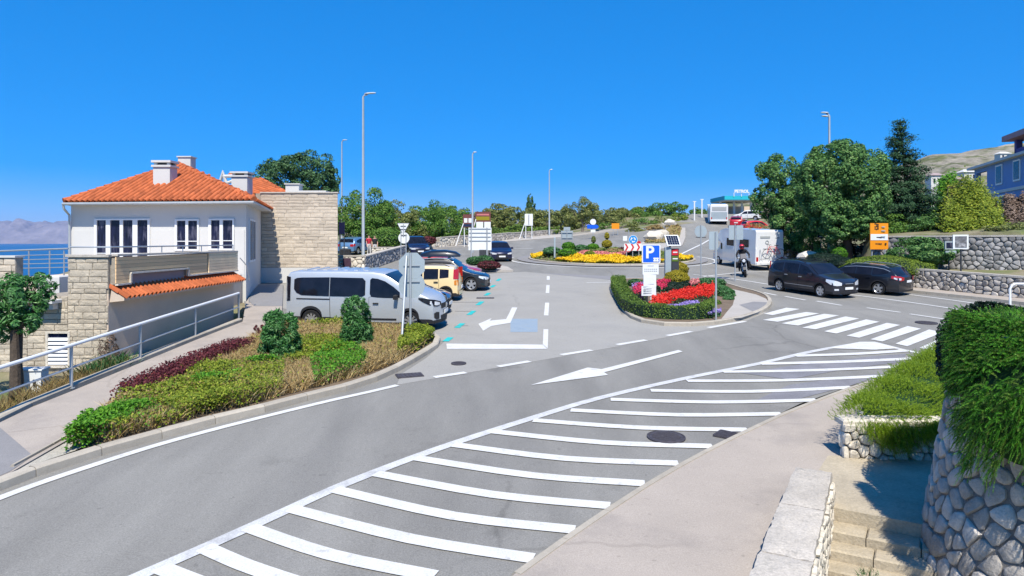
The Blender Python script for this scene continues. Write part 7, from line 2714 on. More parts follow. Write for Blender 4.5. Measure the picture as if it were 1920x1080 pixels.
hp = [P(a, b) for a, b in smooth_px([(1160, 537), (1160, 549), (1171, 570), (1186, 588), (1215, 598), (1260, 602), (1300, 602), (1325, 599)], 3)]
hedge_run("box_hedge", "low clipped box hedge round the front of the parking-sign island", hp, .62, .44, "leaf_hedge", 22000, .055)
hp = [P(a, b) for a, b in smooth_px([(1356, 594), (1372, 580), (1378, 565), (1370, 550)], 3)]
mound("shrub", "leafy green shrub at the right corner of the flower island", [L(1362, 556, 31.5, 17, 17), L(1350, 545, 33, 16, 12), L(1366, 566, 30.3, 12, 12)], "leaf_shrub", 5000, .08, cat="shrub")
mound("shrub", "dark green shrub before the tall sign post on the island", [L(1316, 578, 28.2, 28, 11), L(1335, 572, 29, 18, 12)], "leaf_hedge", 4500, .07, cat="shrub")
def ppoly(pts):
    return [P(a, b) for a, b in pts]
flower_patch("red_flowers", "broad band of red flowers across the flower island", ppoly([(1216, 592), (1230, 574), (1262, 564), (1300, 556), (1338, 547), (1342, 560), (1338, 568), (1300, 575), (1262, 582), (1240, 592)]), "leaf_shrub", "petal_red", 9000, .5, .07, greens=.22)
flower_patch("violet_flowers", "band of violet flowers in front of the red ones on the island", ppoly([(1226, 594), (1262, 585), (1300, 578), (1312, 580), (1300, 588), (1260, 596), (1232, 597)]), "leaf_shrub", "petal_violet", 3500, .3, .06, greens=.3)
flower_patch("violet_flowers", "small patch of violet flowers by the tall post at the island corner", ppoly([(1314, 600), (1330, 595), (1352, 594), (1352, 600), (1330, 604)]), "leaf_shrub", "petal_violet", 1200, .3, .06, greens=.35)
flower_patch("violet_flowers", "violet flowers behind the left arm of the box hedge", ppoly([(1184, 548), (1204, 544), (1212, 552), (1190, 560)]), "leaf_shrub", "petal_violet", 900, .45, .06, greens=.35)
flower_patch("crimson_flowers", "crimson flowers left of the parking sign plates", ppoly([(1186, 560), (1206, 553), (1216, 566), (1204, 578)]), "leaf_shrub", "petal_crimson", 1500, .6, .07, greens=.3)
flower_patch("crimson_flowers", "crimson flowers behind the parking sign left of the golden balls", ppoly([(1230, 545), (1250, 536), (1258, 545), (1240, 556)]), "leaf_shrub", "petal_crimson", 1300, .45, .07, greens=.3)
flower_patch("salmon_flowers", "salmon flowers right of the golden clipped balls", ppoly([(1290, 546), (1306, 540), (1312, 546), (1296, 553)]), "leaf_shrub", "petal_pink", 1000, .5, .07, greens=.35)
mound("topiary", "golden clipped ball on the island, the front one", [L(1269, 523, 35.4, 23, 16)], "leaf_golden", 6500, .06, cat="topiary")
mound("topiary", "golden clipped ball on the island, the rear one standing higher", [L(1270, 505, 36.4, 20, 14)], "leaf_golden", 5000, .06, cat="topiary")
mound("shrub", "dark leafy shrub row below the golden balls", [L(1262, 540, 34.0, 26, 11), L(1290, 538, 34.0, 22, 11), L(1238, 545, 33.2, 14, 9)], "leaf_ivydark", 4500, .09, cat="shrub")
mound("shrub", "grey-green shrub behind the hedge's left arm", [L(1192, 532, 35.5, 16, 9), L(1330, 530, 35.5, 30, 9)], "leaf_shrub", 3500, .08, cat="shrub")

# ---------------------------------------------------------------- kerbside planting bed (left)
def blades(pts, n, h, w, leafm, name, label, lean=.45, kind="stuff", cat="grass", zoff=.06, cover=None):
    pg = [(p[0], p[1]) for p in pts]
    xs, ys = [p[0] for p in pg], [p[1] for p in pg]
    out, cnt = [], 0
    while cnt < n:
        k = n * 3
        q = np.stack([RNG.uniform(min(xs), max(xs), k), RNG.uniform(min(ys), max(ys), k)], 1)
        ins = np.zeros(k, bool)
        for i in range(len(pg)):
            (x0, y0), (x1, y1) = pg[i], pg[i - 1]
            cond = ((y0 > q[:, 1]) != (y1 > q[:, 1]))
            xi = (x1 - x0) * (q[:, 1] - y0) / (y1 - y0 + 1e-12) + x0
            ins ^= cond & (q[:, 0] < xi)
        if cover is not None:
            ins &= cover(q[:, 0], q[:, 1]) > RNG.random(k)
        out.append(q[ins]); cnt += ins.sum()
    q = np.concatenate(out)[:n]
    z = .05 * q[:, 1] + zoff
    b = np.stack([q[:, 0], q[:, 1], z], 1)
    d = RNG.normal(0, lean, (n, 3)); d[:, 2] = 1
    d = _unit(d)
    H = h * RNG.uniform(.5, 1.25, (n, 1))
    sd = _unit(np.cross(d, RNG.normal(0, 1, (n, 3)))) * w
    mid = b + d * H * .6
    tip = b + d * H + np.stack([d[:, 0], d[:, 1], np.zeros(n)], 1) * H * .35
    V = np.stack([b - sd, b + sd, mid + sd * .8, tip, mid - sd * .8], 1).reshape(-1, 3)
    o = np_mesh(name, V, 5, leafm)
    return tag(o, label, cat, None, kind)
BEDW = [P(a, b) for a, b in ((120, 860), (220, 828), (300, 806), (381, 784), (461, 765), (538, 745), (612, 726), (681, 708), (739, 686), (784, 662), (812, 642), (780, 628), (700, 624), (560, 610), (520, 622), (493, 634), (448, 662), (340, 712), (240, 756), (160, 815))]
def nz(x, y, s_, seed):
    return fbm(x * s_ + 40, y * s_ + 40, seed, 3)
def cov_straw(x, y):
    return np.clip((nz(x, y, .55, 3) - .36) * 6, 0, 1)
def cov_green(x, y):
    return np.clip((.43 - nz(x, y, .55, 3)) * 7, .02, 1)
blades(BEDW, 42000, .33, .008, "leaf_straw", "dry_grass", "straw-coloured dry ground cover filling the kerbside planting bed", cover=cov_straw)
def bed_leaves(name, label, pts, n, h, leafm, size, cover=None):
    pg = [(p[0], p[1]) for p in pts]
    xs, ys = [p[0] for p in pg], [p[1] for p in pg]
    k = n * 6
    q = np.stack([RNG.uniform(min(xs), max(xs), k), RNG.uniform(min(ys), max(ys), k)], 1)
    ins = np.zeros(k, bool)
    for i in range(len(pg)):
        (x0, y0), (x1, y1) = pg[i], pg[i - 1]
        ins ^= ((y0 > q[:, 1]) != (y1 > q[:, 1])) & (q[:, 0] < (x1 - x0) * (q[:, 1] - y0) / (y1 - y0 + 1e-12) + x0)
    if cover is not None:
        ins &= cover(q[:, 0], q[:, 1]) > RNG.random(k)
    q = q[ins][:n]
    n = len(q)
    hh = h * (.6 + .8 * nz(q[:, 0], q[:, 1], 1.7, 21))
    f = RNG.random(n) ** .5
    C = np.stack([q[:, 0], q[:, 1], .05 * q[:, 1] + .05 + hh * f], 1)
    N = np.tile(np.array([[0, -.35, 1.0]]), (n, 1))
    o = np_mesh(name, leaves_array(C, N, size, .5, .75), 4, leafm)
    return tag(o, label, "ground cover", None, "stuff")
bed_leaves("ground_cover", "olive dry leafy cover under the straw grass in the kerbside bed", BEDW, 26000, .30, "leaf_dry", .075)
bed_leaves("ground_cover", "yellow-green leafy ground cover in patches of the kerbside bed", BEDW, 24000, .36, "leaf_yellowgreen", .07, cov_green)
FRONT = [P(a, b) for a, b in ((115, 862), (220, 832), (300, 810), (381, 788), (461, 769), (530, 748), (535, 700), (470, 700), (420, 705), (330, 745), (240, 780), (160, 822))]
bed_leaves("ground_cover", "bright green leafy clumps along the near kerb of the bed", FRONT, 15000, .40, "leaf_bright", .07, lambda x, y: np.clip((nz(x, y, .8, 55) - .46) * 6, 0, 1))
bed_leaves("ground_cover", "yellow-green leafy clumps mixed along the near kerb of the bed", FRONT, 12000, .36, "leaf_yellowgreen", .065, lambda x, y: np.clip((.50 - nz(x, y, .8, 55)) * 6, .04, 1))
RIGHTB = [P(a, b) for a, b in ((590, 733), (681, 708), (690, 690), (660, 668), (610, 676), (580, 700))]
bed_leaves("ground_cover", "green clump of leaves by the kerb below the second dark shrub", RIGHTB, 5000, .42, "leaf_bright", .07)
TIP = [P(a, b) for a, b in ((745, 680), (784, 662), (816, 642), (800, 630), (765, 633), (748, 655))]
bed_leaves("ground_cover", "yellow-green clump at the tip of the kerbside bed by the minibus wheel", TIP, 6000, .42, "leaf_yellowgreen", .07)
BACK = [P(a, b) for a, b in ((548, 628), (640, 632), (700, 636), (690, 622), (560, 606))]
bed_leaves("ground_cover", "yellow-green edge of the bed below the minibus sill", BACK, 6000, .22, "leaf_yellowgreen", .07)
# red barberry row
rp_ = [P(a, b) for a, b in smooth_px([(245, 756), (300, 730), (350, 706), (400, 684), (440, 668)], 3)]
root = empty("barberry_hedge", rp_[0], "dark red barberry row along the pavement side of the bed", "hedge")
C = np.concatenate([np.array(p) + np.clip(RNG.normal(0, 1, (2000, 3)), -1.8, 1.8) * np.array([.19, .2, .12]) + np.array([.12, 0, .27]) for p in rp_])
np_mesh("foliage", leaves_array(C, np.tile(np.array([[0, -.4, .8]]), (len(C), 1)), .06, .6, .8), 4, "leaf_red", root)
part("stems", root, "bark", lambda m: [m.tube([p + Vector((.1, 0, 0)), p + Vector((.1, .02, .3))], .02, 5) for p in rp_])
p = P(487, 642)
limb_tree("barberry_shrub", "small dark red barberry left of the first dark shrub", p, [(p.x, p.y, p.z + .3, .22, .2, .25)], "leaf_red", 1500, .06, (.03, .02), cat="shrub")
# two upright dark shrubs
for px, pb, pt, w_, lab in ((527, 684, 582, 34, "dark green upright shrub nearest the pavement in the bed"), (667, 660, 557, 27, "dark green upright shrub in front of the minibus sliding door")):
    b = P(px, pb)
    D = b.y
    limb_tree("upright_shrub", lab, b, [L(px, (pb + pt) / 2 + 8, D, w_, (pb - pt) * .42, .38), L(px - 2, pt + 26, D, w_ * .8, 25, .33), L(px + 6, pb - 26, D, w_ * .85, 24, .33)], "leaf_upright", 6500, .15, (.04, .03), clump=.3, nclump=44, aspect=.2, cat="shrub", jitter=.7)
# leafy tree at the left edge, dry weeds below the railing
b = Vector((-11.5, 16.2, .45))
limb_tree("garden_tree", "leafy tree with forked trunk at the left edge behind the railing", b, [L(28, 562, 16.2, 50, 40), L(-20, 580, 16.2, 50, 52), L(78, 542, 16.4, 24, 24), L(40, 605, 16, 30, 22)], "leaf_upright", 6000, .15, (.11, .07), clump=.3, nclump=46, aspect=.28, stems=2, barkm="bark")
blades([Vector((-10.0, 13.2, 0)), Vector((-10.9, 13.2, 0)), Vector((-10.9, 18.6, 0)), Vector((-10.0, 18.6, 0))], 4200, .42, .006, "leaf_dry", "weeds", "dry weeds below the pavement railing", zoff=-.25)
blades([Vector((-10.0, 17.2, 0)), Vector((-10.9, 17.2, 0)), Vector((-10.9, 18.8, 0)), Vector((-10.0, 18.8, 0))], 900, .5, .012, "leaf_shrub", "weeds", "green weeds at the terrace corner behind the railing", zoff=-.25)
b = Vector((-10.75, 18.45, .55))
limb_tree("dead_bush", "bare grey bush standing before the stone terrace face", b, [(b.x, b.y, b.z + .65, .22, .16, .5)], "twig_brown", 500, .16, (.03, .025), cat="shrub", aspect=.15)
# ================================================================ stone walls
def straight_fn(A, B, z0):
    A, B = Vector((A[0], A[1], 0)), Vector((B[0], B[1], 0))
    t = (B - A).normalized()
    n_ = Vector((t.y, -t.x, 0))
    za, zb = z0 if isinstance(z0, tuple) else (z0, z0)
    Ln = (B - A).length
    def fn(u, v, d):
        p = A + t * u + n_ * d
        return (p.x, p.y, za + (zb - za) * u / Ln + v)
    return fn, Ln

def stone_wall(name, label, A, B, z0, Ht, cell, matname, seed, th=.4, coping=True, mortar="mortar", depth=.05, group=None, copm="coping", gap=.018):
    root = empty(name, (A[0], A[1], z0 if not isinstance(z0, tuple) else z0[0]), label, "wall", group)
    fn, Ln = straight_fn(A, B, z0)
    m = MB()
    q = [fn(0, -.3, 0), fn(Ln, -.3, 0), fn(Ln, -.3, -th), fn(0, -.3, -th), fn(0, Ht, 0), fn(Ln, Ht, 0), fn(Ln, Ht, -th), fn(0, Ht, -th)]
    m.add(q, [(3, 2, 1, 0), (4, 5, 6, 7), (0, 1, 5, 4), (1, 2, 6, 5), (2, 3, 7, 6), (3, 0, 4, 7)])
    m.build("core", mortar, root)
    rubble(root, Ln, Ht, cell, fn, matname, seed, depth=depth, gap=gap)
    if coping:
        n_ = max(1, int(Ln / 1.1))
        for i in range(n_):
            u0, u1 = Ln * i / n_, Ln * (i + 1) / n_ - .012
            m = MB()
            q = [fn(u0, Ht, .06), fn(u1, Ht, .06), fn(u1, Ht, -th), fn(u0, Ht, -th)]
            q = [Vector(p) for p in q]
            m.add([p for p in q] + [p + Vector((0, 0, .09)) for p in q], [(3, 2, 1, 0), (4, 5, 6, 7), (0, 1, 5, 4), (1, 2, 6, 5), (2, 3, 7, 6), (3, 0, 4, 7)])
            m.build("coping_stone", copm, root)
    return root
# right bank: lower and upper retaining walls (left end first so that the stones face the road)
stone_wall("retaining_wall", "low rounded fieldstone wall along the far right pavement", (20.0, 35.2), (23.2, 29.3), (1.82, 1.55), .92, .27, "rubble", 101, coping=True, depth=.07)
stone_wall("retaining_wall", "continuation of the low fieldstone wall behind the rosemary planter", (23.2, 29.3), (25.2, 24.0), (1.55, 1.25), .95, .3, "rubble", 102, coping=True, depth=.07)
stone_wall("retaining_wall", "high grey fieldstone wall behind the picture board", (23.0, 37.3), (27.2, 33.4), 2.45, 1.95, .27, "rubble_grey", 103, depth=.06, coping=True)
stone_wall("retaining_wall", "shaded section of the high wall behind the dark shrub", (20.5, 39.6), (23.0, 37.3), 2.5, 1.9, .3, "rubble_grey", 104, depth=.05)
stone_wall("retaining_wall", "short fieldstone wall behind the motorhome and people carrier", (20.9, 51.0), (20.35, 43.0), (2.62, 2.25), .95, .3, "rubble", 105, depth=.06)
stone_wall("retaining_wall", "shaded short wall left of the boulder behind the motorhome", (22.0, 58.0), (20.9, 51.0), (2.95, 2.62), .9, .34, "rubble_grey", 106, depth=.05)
# left background walls
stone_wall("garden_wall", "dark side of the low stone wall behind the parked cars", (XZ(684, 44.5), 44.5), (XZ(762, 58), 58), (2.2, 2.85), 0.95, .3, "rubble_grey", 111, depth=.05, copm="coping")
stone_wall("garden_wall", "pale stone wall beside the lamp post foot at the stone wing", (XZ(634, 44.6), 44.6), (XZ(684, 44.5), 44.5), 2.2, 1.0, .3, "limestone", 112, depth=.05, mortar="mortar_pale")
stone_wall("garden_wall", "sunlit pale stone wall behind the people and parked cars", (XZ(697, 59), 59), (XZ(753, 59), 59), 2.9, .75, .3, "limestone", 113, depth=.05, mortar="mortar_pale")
fw = [(XZ(790, 68), 68), (XZ(824, 70), 70), (XZ(880, 76), 76), (XZ(960, 87), 87), (XZ(1050, 101), 101)]
for i, (a, b) in enumerate(zip(fw, fw[1:])):
    stone_wall("boundary_wall", ["low end of the far boundary wall beside the dark car", "far boundary wall left of the white direction board", "far boundary wall right of the white direction board", "farthest stretch of the boundary wall behind the roundabout"][i],
               a, b, (base_z(*a) + .1, base_z(*b) + .1), (.5, .95, .85, .8)[i], .42, "limestone" if i < 2 else "rubble", 120 + i, depth=.05, mortar="mortar_pale", group="boundary wall behind the far road")
bench = MB()
bx_ = XZ(648, 57)
m = MB(); m.box((bx_, 57, 3.25), (.8, .5, .7), ch=.08); m.build("litter_bin", "plastic_black", label="black litter bin by the corner of the stone wing", cat="bin")
m = MB(); m.box((XZ(650, 44.2), 44.25, ZZ(492, 44.2)), (.5, .08, .55), ch=.03); m.build("wall_hatch", mat("hatch_purple", (0.06, 0.03, 0.05), .6, var=.2, scale=6), label="dark purple hatch set in the pale stone wall", cat="hatch")
D = 50
root = empty("traffic_sign", (XZ(645, D), D, 2.5), "dark blue sign panel on two posts right of the stone wing", "sign")
part("plate", root, "car_navy", lambda m: m.box((XZ(641, D), D, ZZ(428, D)), (.42, .05, .85)))
part("post", root, "dark_metal", lambda m: (post(m, XZ(637, D), D + .05, 2.4, ZZ(415, D), .04), post(m, XZ(645, D), D + .05, 2.4, ZZ(415, D), .04)))

# ================================================================ blue house on the bank
D0 = 60.0
bh = empty("blue_house", W(1830, 372, D0), "blue house with white-framed windows at the right edge above the ivy", "house")
A, B = W(1827, 371, D0), Vector((XZ(1920, 49.8), 49.8, 0))
t = Vector((B.x - A.x, B.y - A.y, 0)).normalized()
n_ = Vector((t.y, -t.x, 0))
Ln = 14.0
zb, z1, z2 = 4.8, ZZ(366, D0), ZZ(319, D0)
Mh = Matrix(((t.x, -n_.x, 0, A.x), (t.y, -n_.y, 0, A.y), (0, 0, 1, 0), (0, 0, 0, 1)))
def bbox(name, matname, u0, u1, d0, d1, za, zb_, par=bh):
    m = MB()
    m.box(((u0 + u1) / 2, (d0 + d1) / 2, (za + zb_) / 2), (u1 - u0, d1 - d0, zb_ - za), M=Mh)
    return m.build(name, matname, par)
for u0, u1, d0, d1, za, zz_ in ((3.1, Ln, 0, 6, zb, z2), (0, .5, 0, .35, z1, z2), (0, 3.1, 0, .3, z1, z1 + .6), (.5, 3.1, 0, .3, z2 - .35, z2), (0, .4, 5.6, 6, z1, z2)):
    bbox("wall", "plaster_blue", u0, u1, d0, d1, za, zz_)
bbox("lower_wall", "plaster_blue", 1.0, Ln, .05, 6, zb - 1, z1)
bbox("string_course", "plaster_white", -.15, Ln, -.1, 3, z1 - .22, z1)
bbox("eaves", "plaster_white", -.5, Ln, -.45, 6.3, z2 + .003, z2 + .2)
roofm = MB()
roofm.add([Mh @ Vector(p) for p in ((-.5, -.45, z2 + .2), (Ln, -.45, z2 + .2), (Ln, 3, z2 + .8), (1.5, 3, z2 + .8), (-.5, 6.3, z2 + .2), (Ln, 6.3, z2 + .2))], [(0, 1, 2, 3), (0, 3, 4), (3, 2, 5, 4)])
roofm.build("roof", mat("roof_grey", (.33, .26, .26), .85, var=.15, scale=2), bh)
for u0, u1 in ((5.4, 6.5), (9.0, 10.0)):
    za, zz_ = z1 + .55, z2 - .3
    w = bbox("window", "white_metal", u0 - .16, u1 + .16, -.08, .0, za - .12, zz_ + .12)
    bbox("pane", "window_glass", u0, u1, -.1, -.07, za, zz_, w)
w = bbox("window", "white_metal", 5.6, 8.6, -.02, .05, z1 - 1.5, z1 - .4)
bbox("pane", "window_glass", 5.85, 8.35, -.04, -.015, z1 - 1.5, z1 - .55, w)
zt_ = 12.3
bbox("tower", mat("plaster_violet", (.15, .12, .30), .9, var=.05, scale=1), 9.2, Ln, 1.2, 5.5, z2 + .3, zt_ - .5)
bbox("tower_post", "plaster_violet", 8.0, 8.4, .3, .7, z2 + .25, zt_ - .5)
bbox("tower_sill", "plaster_violet", 8.0, Ln, .3, 1.2, z2 + .25, z2 + .75)
bbox("tower_roof", mat("roof_pink", (.42, .24, .25), .85, var=.1, scale=2), 7.3, Ln, -.3, 6, zt_ - .5, zt_ - .1)
bbox("tower_window", "white_metal", 10, 11, 1.14, 1.2, z2 + .5, zt_ - .8)
# houses on the hillside
def hill_house(px, py, D, w_, h_, col, label, roofcol="roof_grey"):
    c = W(px, py, D)
    root = empty("hillside_house", c, label, "house", "small houses on the hillside")
    a, b = w_ * D / F, h_ * D / F
    part("wall", root, col, lambda m: m.box((c.x, c.y, c.z + b * .2 - 2), (a, a * .8, b + 4)))
    m = MB()
    zt = c.z + b * .7
    vs_ = [(c.x - a * .6, c.y - a * .5, zt), (c.x + a * .6, c.y - a * .5, zt), (c.x + a * .6, c.y + a * .5, zt), (c.x - a * .6, c.y + a * .5, zt), (c.x - a * .3, c.y, zt + a * .22), (c.x + a * .3, c.y, zt + a * .22)]
    m.add(vs_, [(0, 1, 5, 4), (1, 2, 5), (2, 3, 4, 5), (3, 0, 4), (3, 2, 1, 0)])
    m.build("roof", roofcol, root)
    for k in (-.25, .2):
        part("window", root, "window_glass", lambda m: m.box((c.x + k * a, c.y - a * .41, c.z + b * .25), (a * .14, .1, b * .35)))
hill_house(1814, 336, 130, 26, 18, "plaster_white", "white house left of the blue house on the hillside", "plaster_white")
hill_house(1880, 296, 190, 20, 10, "plaster_white", "small white house high on the hillside beside the tower", "plaster_white")
hill_house(1784, 352, 85, 36, 20, "plaster_white", "pale gabled house behind the conifer and ivy")
hill_house(1752, 345, 75, 24, 22, "plaster_white", "white house glimpsed through the conifer boughs")

# ================================================================ foreground: round planter, low planter, steps, parapet
PC, PZ0, PZ1, PR0, PR1 = Vector((6.78, 8.1, 0)), -1.0, 3.0, 2.0, 1.36
def pr(z):
    k = (z - PZ0) / (PZ1 - PZ0)
    return PR0 + (PR1 - PR0) * (1 - (1 - k) ** 1.35)
pl_root = empty("round_planter", (PC.x, PC.y, .3), "tall round fieldstone planter with rosemary at the right edge", "planter")
m = MB()
m.lathe([(pr(z), z) for z in np.linspace(PZ0, PZ1, 12)] + [(.01, PZ1 + .001)], c=(PC.x, PC.y, 0), n=64)
m.build("core", "mortar", pl_root, smooth=True)
A0, A1 = R(128), R(272)
Rm = 1.72
def pfn(u, v, d):
    a = A0 + u / Rm
    z = PZ0 + v
    r_ = pr(z) + d
    return (PC.x + r_ * math.cos(a), PC.y + r_ * math.sin(a), z)
rubble(pl_root, (A1 - A0) * Rm, PZ1 - PZ0, .225, pfn, "rubble", 201, gap=.017, depth=.035, aspect=1.0)

# needle sprigs
def sprigs(base, d, length, m_needles, nl, w, droop=.3):
    """upright feathery sprigs: base (n,3), direction d (n,3); returns triangles' vertices"""
    n = len(base)
    d = _unit(d)
    Ls = length * RNG.uniform(.6, 1.3, (n, 1))
    t = np.tile(np.linspace(.05, 1.0, m_needles)[None, :, None], (n, 1, 1))
    curve = np.array([0, 0, -1.0]) * droop
    spine = base[:, None, :] + d[:, None, :] * (t * Ls[:, None, :]) + curve * (t ** 2) * Ls[:, None, :]
    tan = _unit(d[:, None, :] + curve * 2 * t)
    rnd = RNG.normal(0, 1, (n, m_needles, 3))
    perp = _unit(np.cross(tan, rnd))
    nd = _unit(perp * .9 + tan * .6)
    ln = nl * RNG.uniform(.7, 1.2, (n, m_needles, 1)) * (1 - .35 * t)
    side = _unit(np.cross(nd, tan)) * w
    V = np.stack([spine - side, spine + side, spine + nd * ln], 2)
    return V.reshape(-1, 3)

def rosemary():
    root = empty("rosemary_bush", (PC.x, PC.y, PZ1), "thick sunlit rosemary spilling over the tall round planter", "shrub")
    V = []
    def clumpy(x, y, z):
        return fbm(x * 2.6 + 9, (y + z * 1.7) * 2.6 + 9, 61, 3) > RNG.uniform(.20, .45, len(x))
    n1 = 7000
    d = _unit(RNG.normal(0, 1, (n1, 3)))
    d[:, 2] = np.abs(d[:, 2])
    keep = (d[:, 0] * .35 - d[:, 1]) > -.8
    d = d[keep]; n1 = len(d)
    bump = 1 + .07 * np.sin(d[:, :1] * 7 + 1) * np.sin(d[:, 1:2] * 9) + .05 * np.sin(d[:, 2:3] * 11)
    b = np.array([PC.x, PC.y, PZ1 - .1]) + d * np.array([1.30, 1.5, .30]) * bump * RNG.uniform(.86, 1.0, (n1, 1))
    ok = clumpy(b[:, 0], b[:, 1], b[:, 2]); b, d = b[ok], d[ok]; n1 = len(b)
    V.append(sprigs(b, d * np.array([.9, .9, 1.0]) + np.array([.08, -.3, .45]) + RNG.normal(0, .3, (n1, 3)), .145, 70, .021, .0034, .12))
    n2 = 9000
    a = RNG.uniform(R(173), R(285), n2)
    fall = RNG.random(n2) ** 1.25
    dep = np.interp(np.degrees(a), (173, 180, 190, 205, 285), (.55, .9, 1.25, 1.6, 1.7)) * (.85 + .2 * np.sin(a * 14) * np.sin(a * 23 + 1))
    z = PZ1 + .26 - fall * (dep + .14)
    out = .12 + .50 * np.clip(fall * 2.2, 0, 1) * (.8 + .2 * np.sin(a * 9)) * np.interp(np.degrees(a), (173, 200), (.0, 1))
    r_ = np.array([pr(min(zz, PZ1)) for zz in z]) + out + RNG.uniform(-.1, .03, n2)
    b = np.stack([PC.x + r_ * np.cos(a), PC.y + r_ * np.sin(a), z], 1)
    ok = clumpy(b[:, 0], b[:, 1], b[:, 2]); b, a, fall = b[ok], a[ok], fall[ok]; n2 = len(b)
    dd = np.stack([np.cos(a), np.sin(a), np.interp(fall, (0, .5, 1), (.7, .1, -.9))], 1) + RNG.normal(0, .35, (n2, 3))
    V.append(sprigs(b, dd, .15, 70, .021, .0034, .3))
    np_mesh("foliage", np.concatenate(V), 3, ["leaf_rosemary", "leaf_rosemary_dark", "leaf_rosemary_pale"], root, matidx=np.repeat(RNG.choice(3, n1 + n2, p=(.5, .28, .22)), 70))
    m = MB()
    prof = [(.40, -1.0, 0), (.42, -.75, 0), (.36, -.4, 0), (.16, -.05, 0)]
    ang = np.linspace(R(177), R(288), 30)
    rows_ = []
    for o_, dz, _k in prof:
        rows_.append([(t, pr(PZ1 + dz) + o_ * float(np.interp(math.degrees(t), (173, 200), (.0, 1))), PZ1 + .12 + dz * float(np.interp(math.degrees(t), (175, 190, 210), (.6, 1.0, 1.3)))) for t in ang])
    rows_.append([(t, 1.15, PZ1 + .05) for t in ang]); rows_.append([(t, .02, PZ1 + .08) for t in ang])
    vs_ = [(PC.x + r * math.cos(t), PC.y + r * math.sin(t), z) for row in rows_ for t, r, z in row]
    m.add(vs_, [(i * 30 + k, i * 30 + k + 1, (i + 1) * 30 + k + 1, (i + 1) * 30 + k) for i in range(len(rows_) - 1) for k in range(29)])
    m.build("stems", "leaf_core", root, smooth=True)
rosemary()
# dark ivy hugging the back of the planter
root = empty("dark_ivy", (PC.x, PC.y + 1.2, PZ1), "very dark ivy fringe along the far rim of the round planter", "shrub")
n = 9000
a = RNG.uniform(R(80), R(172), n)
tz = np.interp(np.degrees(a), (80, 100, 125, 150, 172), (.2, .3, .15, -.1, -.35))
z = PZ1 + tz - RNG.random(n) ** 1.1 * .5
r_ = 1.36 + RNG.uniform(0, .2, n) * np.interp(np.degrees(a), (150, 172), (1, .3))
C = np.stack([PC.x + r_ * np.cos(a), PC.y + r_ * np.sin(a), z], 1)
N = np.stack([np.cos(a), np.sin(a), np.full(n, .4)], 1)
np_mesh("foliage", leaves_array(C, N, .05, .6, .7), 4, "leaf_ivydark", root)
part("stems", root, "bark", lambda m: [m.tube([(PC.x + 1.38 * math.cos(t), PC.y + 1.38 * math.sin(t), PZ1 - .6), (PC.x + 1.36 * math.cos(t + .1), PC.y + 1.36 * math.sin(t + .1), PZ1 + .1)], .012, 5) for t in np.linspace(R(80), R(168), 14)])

# low planter with juniper
lp = empty("low_planter", (5.4, 11.2, .55), "low pale fieldstone planter beside the foreground pavement", "planter")
corners = [(5.38, 11.25), (7.6, 11.1), (13.5, 18.4), (12.4, 19.7), (8.0, 14.1)]
m = MB()
H0 = .62
m.add([(x, y, .05 * y - .3) for x, y in corners] + [(x, y, .05 * y + H0 - .12) for x, y in corners], [(4, 3, 2, 1, 0), (5, 6, 7, 8, 9)] + [(i, (i + 1) % 5, 5 + (i + 1) % 5, 5 + i) for i in range(5)])
m.build("core", "mortar_pale", lp)
fn, Ln = straight_fn((5.34, 11.21), (7.6, 11.06), .555)
rubble(lp, Ln, H0, .185, fn, "limestone", 301, gap=.012, depth=.05, aspect=1.05)
fn, Ln = straight_fn((8.0, 14.1), (5.36, 11.27), (.70, .56))
rubble(lp, Ln, H0 - .05, .21, fn, "limestone", 302, gap=.012, depth=.05)
fn, Ln = straight_fn((12.4, 19.7), (8.0, 14.1), (.98, .70))
rubble(lp, Ln, H0 - .1, .26, fn, "limestone", 303, gap=.014, depth=.05)
m = MB()
for k, (u0, u1) in enumerate(((0, .42), (.44, .8), (.82, 1.25), (1.27, 1.7), (1.72, 2.2))):
    m = MB()
    m.box((5.36 + (u0 + u1) / 2, 11.36, .05 * 11.3 + H0 + .0), (u1 - u0, .36, .10), rz=R(-4), ch=.025)
    m.build("cap_stone", "limestone", lp)
